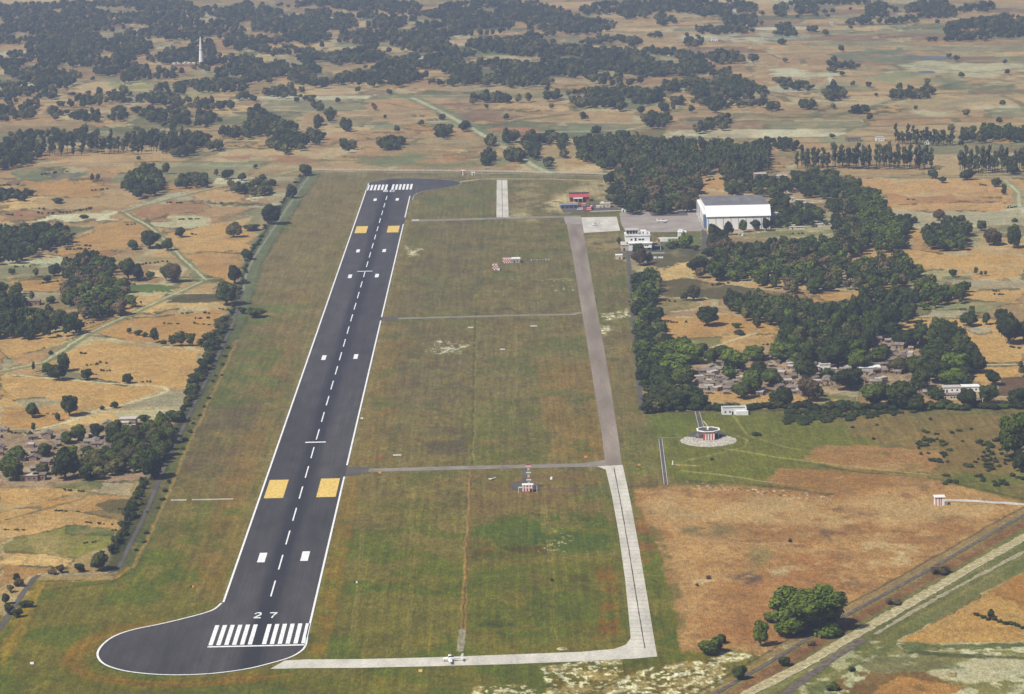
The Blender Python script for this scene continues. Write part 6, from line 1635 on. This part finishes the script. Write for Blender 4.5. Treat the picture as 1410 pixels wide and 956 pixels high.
fill('the round dark grove left of the hangar', [(836, 240), (852, 232), (880, 224), (930, 226), (962, 240), (960, 262), (958, 280), (905, 286), (868, 285), (842, 272)], [D, M, D, D, O, BR], 8.5, (9, 16), (8, 15)); one(961, 258, 8, 8, M, 'small round tree alone in the wheat behind hangar')
fill('the trees right behind the hangar roof', [(996, 244), (1020, 238), (1050, 246), (1092, 248), (1090, 262), (1050, 265), (1000, 264)], [D, D, M], 8.5, (10, 13), (8, 11))
fill('the trees under the eucalyptus behind the hangar', [(1092, 238), (1130, 234), (1160, 240), (1180, 248), (1182, 266), (1130, 270), (1098, 262)], [D, M, D], 8.5, (10, 13), (8, 11))
fill('the dark trees on the right of the hangar', [(1066, 286), (1100, 282), (1134, 288), (1136, 300), (1075, 305)], [D, M], 7.5, (9, 12), (8, 10)); fill('the low trees on pale yard right of hangar', [(1060, 268), (1085, 268), (1088, 284), (1062, 284)], [D, M], 9, (8, 11), (6, 9))
for x, y, w_, h_ in [(1070, 314, 12, 12), (1085, 315, 9, 9), (1099, 314, 13, 13), (1118, 313, 10, 10), (1137, 312, 9, 8), (1062, 313, 10, 10)]: one(x, y, w_, h_, M); TREES[-1]['grove'] = 'the short row of garden trees right of the hangar'
fill('the left side of the avenue right of the hangar', [(1142, 276), (1165, 276), (1180, 300), (1198, 330), (1190, 344), (1160, 338), (1150, 310)], [D, M, D, BR], 7.5, (10, 13), (9, 12))
fill('the bright green right side of the avenue', [(1166, 262), (1205, 260), (1216, 280), (1216, 292), (1240, 300), (1248, 325), (1240, 340), (1215, 342), (1198, 320), (1180, 296)], [B, M, M], 7.5, (11, 15), (9, 12)); fill('the dark trees right of the bright avenue', [(1235, 298), (1252, 300), (1252, 318), (1240, 316)], [D], 7.5, (9, 12), (8, 10)); one(1258, 307, 14, 9, D, 'small dark tree right of the avenue')
fill('the big forest below the avenue and hangar', [(958, 362), (990, 352), (1005, 338), (1060, 334), (1110, 328), (1160, 326), (1188, 338), (1176, 352), (1160, 362), (1240, 352), (1268, 370), (1262, 380), (1228, 388), (1190, 393), (1093, 395), (1040, 385), (985, 374), (960, 374)], [D, M, D, O, M, D, M, M, BR, B], 8.6, (8, 15), (7, 13))
fill('the trees hanging from forest to village, left part', [(1006, 410), (1060, 406), (1112, 416), (1125, 430), (1078, 440), (1020, 432)], [M, D, M, O], 8, (9, 13), (9, 12)); fill('the very dark wood above the village', [(1085, 424), (1120, 420), (1150, 420), (1190, 408), (1200, 400), (1250, 398), (1258, 432), (1220, 442), (1200, 470), (1160, 492), (1100, 494), (1072, 480), (1072, 450)], [D, D, M, D, M], 8.5, (8, 15), (9, 16))
fill('the row right of the very dark wood', [(1258, 408), (1290, 398), (1330, 392), (1332, 404), (1290, 416), (1262, 420)], [M, D], 7.5, (8, 11), (8, 12)); fill('the mixed trees right of the big forest', [(1262, 386), (1285, 380), (1290, 396), (1262, 402)], [M, B], 7.5, (8, 11), (8, 11))
fill('the tree group right of the avenue in wheat', [(1275, 318), (1300, 306), (1325, 302), (1334, 320), (1325, 340), (1282, 340)], [D, D, M], 8, (11, 15), (9, 13)); one(1293, 304, 20, 16, BR, 'greyish tree topping the group in the right wheat'); one(1351, 318, 16, 15, M, 'round tree left of the red brown bare tree'); one(1368, 338, 30, 22, BR, 'red brown leafless tree near the right edge'); one(1396, 342, 24, 32, D, 'tall dark tree near the right edge beside the brown one'); one(1398, 306, 10, 6, M, 'bush above the tall dark right edge tree')
one(1250, 302, 12, 8, D, 'small tree above the avenue end'); one(1371, 257, 17, 12, D, 'small round tree in the upper right wheat'); one(1382, 268, 10, 8, D, 'small tree below right upper wheat tree'); one(1284, 246, 18, 13, D, 'dark tree below right end of eucalyptus row'); one(1298, 252, 13, 9, D, 'small tree beside the brick post in right wheat'); one(1395, 240, 20, 13, D, 'dark tree at right end under eucalyptus'); one(1383, 262, 8, 9, M, 'small roadside tree upper right'); one(1331, 248, 22, 14, D, 'dark tree under the right edge eucalyptus rows'); one(1302, 304, 8, 5, M)
one(974, 449, 36, 29, D, 'wide dark tree alone in the wheat above village'); one(1010, 428, 26, 30, D, 'dark rounded tree above the wheat left of the forest'); one(1036, 436, 24, 22, M, 'green tree right of the dark rounded one below forest'); one(955, 414, 22, 22, O, 'pale olive tree left in the brown scrub ground'); one(942, 414, 14, 16, O, 'second pale olive tree left of the first one'); one(1014, 452, 14, 8, M, 'bush in the wheat above the village'); one(1042, 452, 12, 16, O, 'thin pale tree in wheat above the village'); one(1018, 461, 20, 7, D, 'bush at the end of white path above village', 'bush'); one(1031, 412, 8, 12, D, 'slim dark tree below the big forest')
one(1312, 382, 12, 12, D, 'dark small tree in right wheat below the forest'); one(1344, 378, 8, 11, M); TREES[-1]['grove'] = 'three little trees in the right wheat'; one(1351, 380, 6, 7, M); TREES[-1]['grove'] = 'three little trees in the right wheat'; one(1357, 380, 6, 7, M); TREES[-1]['grove'] = 'three little trees in the right wheat'
one(1333, 449, 26, 20, D, 'dark tree, left one of the four at right edge'); one(1338, 436, 10, 16, B, 'bright slim tree behind the left one at right edge'); one(1358, 447, 14, 18, M, 'green tree, second of the four at right edge'); one(1378, 444, 22, 20, D, 'dark tree behind the biggest right edge tree'); one(1390, 474, 38, 42, D, 'biggest dark tree at right edge above the village fields'); one(1410, 470, 26, 30, D, 'dark tree cut by the right edge above village'); one(1300, 452, 10, 14, M, 'lone thin tree above the village right part'); one(1267, 456, 9, 16, M, 'slim tree above the village fields')
one(1368, 530, 24, 20, D, 'dark tree in wheat right of the village'); one(1406, 520, 10, 22, BR, 'brown tree at right edge beside the village'); one(1402, 560, 34, 26, D, 'dark tree by the hedge at right edge'); one(1362, 556, 32, 28, D, 'dark tree by hedge right of the white village houses'); one(1333, 562, 26, 30, D, 'dark tree hiding the last white village house'); one(1290, 458, 14, 18, M, 'tree at the top of village right part')
# village trees
for x, y, w_, h_, t_ in [(935, 492, 40, 26, B), (930, 515, 46, 28, B), (950, 500, 34, 28, B), (962, 492, 26, 18, M), (980, 505, 20, 26, M), (912, 512, 30, 26, M), (920, 480, 24, 18, D), (903, 500, 24, 20, D), (940, 530, 34, 24, M), (915, 545, 36, 28, D), (950, 556, 36, 26, D), (930, 562, 34, 24, D), (962, 562, 24, 20, D),
                         (995, 495, 26, 20, M), (1010, 510, 34, 28, B), (1004, 522, 22, 18, B), (1038, 496, 30, 20, B), (1077, 496, 38, 24, B), (1045, 515, 26, 18, M), (1035, 540, 34, 30, B), (1022, 548, 26, 22, M), (1062, 530, 30, 20, M), (1081, 560, 26, 26, M), (1068, 555, 18, 18, M), (1110, 520, 34, 24, D), (1114, 552, 26, 32, BR), (1098, 500, 18, 14, BR), (1125, 545, 18, 16, M),
                         (1140, 520, 22, 14, M), (1153, 505, 40, 34, D), (1180, 505, 34, 24, B), (1135, 500, 26, 20, B), (1168, 536, 42, 28, D), (1187, 510, 30, 20, M), (1210, 498, 30, 20, M), (1218, 490, 20, 16, D), (1242, 476, 30, 20, D), (1255, 478, 28, 26, D), (1230, 462, 26, 18, D), (1236, 512, 26, 18, O), (1205, 560, 38, 32, M), (1240, 562, 40, 36, M), (1262, 565, 24, 22, M), (1225, 550, 24, 20, M),
                         (1260, 512, 34, 22, M), (1285, 500, 36, 22, M), (1310, 478, 30, 26, D), (1325, 488, 28, 28, M), (1335, 500, 26, 30, D), (1318, 515, 40, 28, 'bright'), (1345, 512, 22, 24, D), (1290, 525, 40, 28, D), (1268, 536, 30, 26, D), (1310, 530, 34, 20, 'bright'), (1330, 532, 24, 16, D), (1292, 555, 22, 18, D), (1285, 548, 20, 16, M)]:
    one(x, y + 1, w_ * 1.16, h_ * 1.12, t_, None, 'round'); TREES[-1]['grove'] = 'the village left half' if x < 1130 else 'the village right half'
fill('the dark clump right of the village', [(1262, 450), (1290, 446), (1320, 452), (1345, 490), (1348, 505), (1320, 512), (1290, 500), (1280, 480)], [D, M, D], 9, (10, 13), (9, 12))
# belt along the straight access road
BELT = [(876, 376), (896, 372), (902, 392), (906, 420), (908, 440), (912, 462), (945, 470), (955, 500), (912, 530), (960, 548), (972, 562), (890, 562), (884, 520), (880, 470), (874, 420)]
fill('the tree belt along the straight road, upper end', [(874, 378), (904, 374), (906, 430), (876, 432)], [B, D, M, D], 7.0, (10, 14), (8, 11)); fill('the tree belt along the straight road, middle', [(877, 432), (908, 430), (914, 465), (940, 470), (945, 500), (884, 505)], [D, M, B, D], 7.5, (10, 14), (8, 12)); fill('the tree belt along the straight road, lower end', [(884, 505), (915, 505), (925, 555), (888, 560)], [D, D, M], 7.5, (10, 14), (8, 11))
for i in range(60):                                    # hedge below the village
    x = 892 + i * 8.7; r_ = random.Random(i + 200)
    one(x + r_.uniform(-3, 3), 564 + r_.uniform(-3, 2) - (1 if x > 1100 else 0), r_.uniform(15, 24), r_.uniform(6, 11), r_.choice([D, 'hedge', 'hedge', M]), 'GROUP:scrub bush packed in the long dark hedge below the village:bushes of the long hedge below the village', 'bush')
for i in range(430):
    r_ = random.Random(i + 300); x = 1080 + 182 * r_.random(); y = 566 + 20 * r_.random() ** .8
    if y > 586 - (x - 1080) * .10 + 3 * math.sin(x * .2): continue
    one(x, y, r_.uniform(5, 13), r_.uniform(2, 4.6), r_.choice(['hedge', 'hedge', D, M]), None, 'bush'); TREES[-1]['stuff'] = 1
for i in range(330):
    r_ = random.Random(i + 400); x = r_.uniform(1262, 1410); y = 604 + 66 * r_.random()
    if (x < 1300 and y > 640) or vnoise(np.array(x / 13.0), np.array(y / 6.0), 3) < .52: continue
    one(x, y, r_.uniform(5, 13), r_.uniform(2.5, 5.5), r_.choice(['hedge', M, 'hedge']), None, 'bush'); TREES[-1]['stuff'] = 1
for i in range(110):                                   # tufts and shrubs on the bunds of the fields
    r_ = random.Random(i + 1500); x = r_.choice([r_.uniform(0, 300), r_.uniform(0, 330), r_.uniform(900, 1410)]); y = r_.uniform(240, 800) if x < 330 else r_.uniform(245, 550)
    if x < 330 and (x > 330 - (y - 430) * .48 or y > 780): continue
    L0 = r_.randint(2, 7); sl = r_.uniform(-.15, .15)
    for q_ in range(L0): one(x + q_ * r_.uniform(3, 7), y + q_ * sl * 5, r_.uniform(3, 6.5), r_.uniform(1.5, 3.6), r_.choice(['hedge', D, O]), None, 'bush'); TREES[-1]['stuff'] = 1
for i in range(14):
    r_ = random.Random(i + 500); x = r_.uniform(1170, 1390); one(x, r_.uniform(572, 612), r_.uniform(5, 10), r_.uniform(2.5, 4.5), 'hedge', 'GROUP:tiny bush dotted on the open common right of thicket:tiny bushes on the common', 'bush')
for x, y, w_ in [(1041, 600, 16), (980, 634, 6), (885, 455, 6), (760, 800, 5)]: one(x, y, w_, 4, 'hedge', 'GROUP:small dark bush alone in short green grass:lone small bushes in the grass', 'bush')

# ---- the eucalyptus rows
fill('the left eucalyptus row behind the round grove', [(795, 196), (830, 190), (860, 184), (900, 192), (960, 192), (1058, 204), (1058, 226), (1000, 234), (900, 226), (830, 226), (800, 214)], [D, 'euc', M], 9.5, (9, 13), (10, 17)); fill('the front of the left eucalyptus row', [(990, 208), (1058, 206), (1058, 222), (990, 222)], ['euc'], 7, (6, 8), (15, 18), 'tall')
def row(where, P, n, depth, hs, ws, tones, seed):
    r_ = random.Random(seed)
    for i in range(n):
        t_ = (i + r_.uniform(-.4, .4)) / n; t_ += .012 * math.sin(i * 1.7) + .006 * math.sin(i * .6)
        if r_.random() < .08: continue
        x = np.interp(t_, [0, 1], [P[0][0], P[1][0]]); y = np.interp(t_, [0, 1], [P[0][1], P[1][1]]) + r_.uniform(0, depth)
        X, Y = W(x, y); w_ = r_.uniform(*ws); h_ = r_.uniform(*hs) * r_.choice([1, 1, 1.18, .8, .7]); m_ = mpp(y)
        TREES.append(dict(X=X, Y=Y, w=w_, h=h_, shape='tall', tone=r_.choice(tones), label=None, grove=where, sz=w_ * h_ / m_ ** 2, px=x, py=y))
row('the long eucalyptus row right behind hangar', ((1098, 228), (1288, 229)), 74, 6, (19, 23), (6.5, 9), ['euc', D, 'euc'], 1)
row('the upper small eucalyptus row', ((1232, 196), (1316, 199)), 26, 4, (14, 19), (6, 9), ['euc', D], 2)
row('the eucalyptus rows at right edge', ((1322, 233), (1440, 232)), 50, 7, (19, 23), (6.5, 9), ['euc', D, 'euc'], 3)
row('the front of the left eucalyptus row', ((985, 236), (1062, 234)), 26, 5, (17, 21), (6, 8), ['euc'], 4)
row('the trunk row at left', ((52, 208), (275, 204)), 60, 8, (14, 22), (7, 11), ['euc', D, D], 5)
fill('the round crowned trees above right edge eucalyptus', [(1324, 180), (1360, 174), (1430, 178), (1430, 196), (1326, 196)], [D, M], 9, (9, 13), (9, 14))
fill('the trees left of the small eucalyptus row', [(1042, 192), (1085, 190), (1098, 200), (1092, 206), (1046, 202)], [D], 9, (8, 11), (8, 11))
NEARWOODS = len(TREES)

# ---- far woods, mostly merged later into one mass
def E(cx, cy, rx, ry, sp=10.5, tones=(D, D, M, O), shape='round', ws=(8, 14), hs=(6, 13)): fill('far woods', [(x + random.Random(int(x * 7 + y)).uniform(-.12, .12) * rx, y) for x, y in ell(cx, cy, rx, ry, 18)], list(tones), sp, ws, hs, shape, int(cx + cy))
for e in [(60, 10, 70, 14), (180, 8, 90, 13), (235, 22, 60, 12), (-40, 40, 60, 30), (300, 14, 46, 8), (350, 12, 50, 10), (450, 8, 40, 9), (95, 48, 50, 16), (60, 62, 70, 16), (190, 50, 80, 18), (240, 64, 60, 13), (275, 38, 24, 9), (40, 88, 46, 14), (120, 78, 60, 10), (345, 58, 40, 9),
          (375, 64, 26, 5), (400, 32, 60, 11), (450, 28, 40, 12), (30, 125, 44, 18), (70, 110, 30, 10), (165, 92, 40, 8), (180, 103, 14, 8), (220, 99, 30, 7), (310, 88, 34, 9), (340, 86, 60, 9), (430, 76, 60, 10), (450, 96, 44, 10), (300, 115, 40, 9), (385, 124, 22, 7), (440, 106, 40, 10), (218, 116, 12, 5), (247, 116, 8, 9),
          (222, 132, 24, 9), (300, 138, 58, 10), (420, 137, 20, 5), (437, 143, 9, 5), (85, 153, 16, 7), (120, 156, 24, 7), (185, 160, 36, 15), (240, 160, 22, 14), (285, 162, 16, 11), (230, 190, 60, 10, 10), (30, 200, 26, 22, 9), (0, 210, 30, 18, 9), (90, 184, 44, 9, 9), (250, 196, 24, 16, 9), (290, 196, 16, 5),
          (355, 165, 18, 17, 9), (330, 180, 28, 5), (390, 178, 20, 11, 9), (388, 196, 18, 9, 9), (415, 192, 9, 8, 9), (375, 172, 14, 12, 10), (120, 128, 60, 8, 14), (180, 134, 50, 4, 13), (100, 138, 40, 5, 12), (454, 155, 6, 6, 8), (438, 168, 4, 5, 8), (433, 186, 12, 7, 9),
          (520, 12, 60, 12), (550, 44, 70, 20), (600, 30, 60, 16), (680, 18, 90, 18), (740, 24, 60, 14), (800, 34, 50, 9), (860, 12, 60, 10), (480, 84, 60, 14), (560, 72, 80, 18), (640, 64, 30, 9), (600, 58, 30, 8), (530, 102, 70, 12), (600, 104, 60, 10), (680, 98, 80, 15), (720, 108, 36, 8), (760, 70, 60, 9), (820, 82, 70, 18),
          (790, 92, 60, 10), (880, 92, 50, 14), (735, 51, 14, 7), (760, 49, 10, 6), (915, 26, 14, 7), (850, 132, 70, 12, 9), (895, 142, 50, 8, 9), (800, 134, 16, 9, 9), (690, 132, 40, 3.5, 8), (760, 131, 10, 3, 8), (870, 104, 60, 12), (960, 104, 46, 18), (985, 120, 60, 14), (930, 124, 50, 14),
          (610, 178, 9, 7, 8), (540, 195, 17, 6, 7), (480, 197, 9, 5, 8), (671, 214, 7, 8, 7), (704, 187, 9, 6, 7), (708, 211, 13, 6, 7), (733, 194, 10, 12, 8), (733, 208, 9, 7, 8), (756, 190, 8, 7, 8), (773, 190, 6, 5, 8), (772, 208, 6, 8, 8), (905, 163, 17, 8, 8), (640, 172, 5, 3, 7), (674, 191, 6, 4, 7), (757, 223, 5, 4, 7), (475, 170, 6, 5, 8),
          (820, 200, 26, 14, 9), (845, 214, 30, 12, 9), (870, 195, 18, 10, 9), (985, 10, 56, 11), (1035, 22, 20, 9), (1075, 14, 9, 9), (1110, 12, 16, 9), (1134, 22, 6, 8), (1212, 15, 24, 13), (1280, 16, 38, 14), (1320, 10, 50, 12), (1350, 40, 50, 16), (1395, 38, 50, 20), (1290, 56, 22, 4), (1330, 54, 30, 7), (1082, 43, 16, 7), (1076, 34, 8, 6),
          (955, 54, 14, 8), (1020, 28, 22, 9), (1118, 40, 6, 4, 8), (1143, 44, 6, 5, 8), (1000, 78, 24, 7, 9), (955, 82, 18, 8), (955, 95, 20, 12), (1030, 124, 34, 10, 9), (965, 142, 34, 9, 9), (1075, 114, 14, 7, 9), (1100, 118, 16, 5, 9), (1150, 128, 13, 10, 8), (1117, 143, 15, 6, 8), (1062, 146, 10, 3, 8), (1147, 90, 7, 9, 8), (1170, 91, 16, 4, 8),
          (1250, 130, 28, 7, 8), (1275, 126, 14, 6, 8), (1302, 121, 7, 5, 8), (1177, 152, 5, 4, 7), (1190, 151, 5, 4, 7), (975, 170, 6, 6, 8), (995, 166, 8, 8, 8), (963, 174, 5, 4, 8), (1036, 80, 5, 4, 8), (1075, 57, 5, 3, 8), (820, 176, 4, 4, 8), (804, 158, 4, 4, 8), (1010, 142, 60, 3, 12), (905, 48, 10, 3, 10)]: E(*e)
for e in [(100, 26, 90, 10), (300, 44, 50, 8), (330, 28, 40, 9), (470, 52, 50, 12), (420, 52, 40, 8), (30, 34, 40, 8), (130, 66, 70, 10), (500, 96, 40, 12), (590, 88, 50, 12), (700, 60, 60, 10), (640, 30, 70, 16), (840, 56, 40, 7), (900, 74, 50, 8), (380, 92, 60, 9), (250, 76, 50, 9), (60, 100, 50, 10), (10, 150, 40, 12), (340, 104, 40, 7), (1180, 30, 24, 6), (1240, 30, 30, 6), (1000, 40, 40, 5), (470, 6, 60, 8), (920, 6, 50, 7), (1140, 4, 60, 5)]: E(*e)
E(531, 158, 3.5, 4, 7, hs=(6, 8), ws=(6, 8)); E(516, 145, 4, 3, 7, hs=(6, 8), ws=(6, 8))
for i in range(230):                                   # loose trees dotted over the far plain
    r_ = random.Random(i + 900); x = r_.uniform(-40, 1450); y = r_.uniform(5, 235)
    if 430 < x < 840 and y > 205: continue
    if y > 150 and r_.random() < .6: continue
    w_ = r_.uniform(6, 11); m_ = mpp(y); one(x, y, w_ / m_, r_.uniform(.7, 1.0) * w_ / m_, r_.choice([D, M, O]), None, 'round'); TREES[-1]['grove'] = 'far woods'; TREES[-1]['sz'] *= .8

# ---- which ones are things, which are the wood
vis = [t for t in TREES if -30 < t['px'] < 1440 and -10 < t['py'] < 1000]
bushes = [t for t in vis if t['shape'] == 'bush' and 'stuff' not in t]; trees = [t for t in vis if t['shape'] != 'bush']
trees.sort(key=lambda t: -t['sz'] - (1e6 if t['label'] else 0)); bushes.sort(key=lambda t: -t['sz'] - (1e6 if t['label'] and not t['label'].startswith('GROUP') else 0))
TH_T = trees[:300]; TH_B = bushes[:290]
print('trees', len(TREES), 'near', NEARWOODS, 'tree things', len(TH_T), 'bush things', len(TH_B), 'bushes', len(bushes), 'smallest', TH_T[-1]['sz'])
TONE = {'dark': 'dark green', 'mid': 'mid green', 'bright': 'bright green', 'olive': 'olive', 'brown': 'brownish', 'euc': 'grey green', 'hedge': 'dark scrubby'}
SHAPE = {'round': 'round tree', 'wide': 'spreading tree', 'tall': 'tall slim eucalyptus', 'bush': 'bush'}
thing_ids = set(); rnd = random.Random(77); groups = {}
for t in TH_T + TH_B:
    thing_ids.add(id(t))
    o = make_tree(t['X'], t['Y'], t['w'], t['h'], t['shape'], t['tone'], rnd); t['o'] = o
    o['category'] = 'bush' if t['shape'] == 'bush' else 'tree'
    if t['label'] and t['label'].startswith('GROUP'):
        _, lb, gp = t['label'].split(':'); o['label'] = lb; o['group'] = gp
    elif t['label']: o['label'] = t['label']; o['group'] = 'bushes around the airfield' if t['shape'] == 'bush' else 'trees around the airfield'
    else: groups.setdefault(t['grove'] or 'far woods', []).append(t)
for gname, L in groups.items():
    by = {}
    for t in L: by.setdefault((t['tone'], t['shape']), []).append(t)
    for (tone, shape), LL in by.items():
        LL.sort(key=lambda t: t['px']); k = len(LL)
        for i, t in enumerate(LL):
            where = 'the far woods' if gname == 'far woods' else gname
            base = f"{TONE[tone]} {SHAPE[shape]} in {where}"
            if k == 1: lb = 'only ' + base
            elif k == 2: lb = ('left hand ' if i == 0 else 'right hand ') + base
            elif k <= 7: lb = base + ', ' + ('leftmost' if i == 0 else 'rightmost' if i == k - 1 else ORD[i] + ' from left')
            else:
                if i == 0: lb = 'leftmost ' + base
                elif i == k - 1: lb = 'rightmost ' + base
                else: lb = base + ', crowded in'
            lb = ' '.join(lb.split()[:16]) if len(lb.split()) <= 16 else lb.replace('crowded in', 'crowded').replace(' hand', '').replace('tall slim ', '').replace('round tree in ', 'tree in ')
            t['o']['label'] = lb; t['o']['group'] = 'trees of ' + where
# the rest of the trees, merged into one wood per tone
rest = {}
for t in TREES:
    if id(t) in thing_ids: continue
    if t['shape'] == 'bush' and t['tone'] == 'hedge': t['tone'] = 'dark'
    rest.setdefault(t['tone'], []).append(t)
for tone, L in rest.items():
    V = []; F = []; off_ = 0
    for t in L:
        big = t['py'] > 175
        k = rnd.randrange(NV[t['shape']])
        v, f = LOW[t['shape'], k]
        a = rnd.uniform(0, 6.28); ca, sa = math.cos(a), math.sin(a)
        x = (v[:, 0] * ca - v[:, 1] * sa) * t['w'] + t['X']; y = (v[:, 0] * sa + v[:, 1] * ca) * t['w'] + t['Y']; z = v[:, 2] * t['h']
        V.append(np.stack([x, y, z], 1)); F.append(f + off_); off_ += len(v)
        if t['shape'] == 'tall':
            r0 = .28
            for dx, dy in ((-r0, 0), (0, -r0)):
                p = np.array([[t['X'] + dx, t['Y'] + dy, 0], [t['X'] - dx, t['Y'] - dy, 0], [t['X'] - dx, t['Y'] - dy, t['h'] * .6], [t['X'] + dx, t['Y'] + dy, t['h'] * .6]])
                V.append(p); F.append(np.array([[0, 1, 2, 3]]) + off_); off_ += 4
    o = bpy.data.objects.new('woodland', np_mesh('woodland', np.concatenate(V), np.concatenate(F), FOL[tone])); C.objects.link(o)
    tag(o, None, None, None, 'stuff')
    print('wood', tone, len(L), off_)
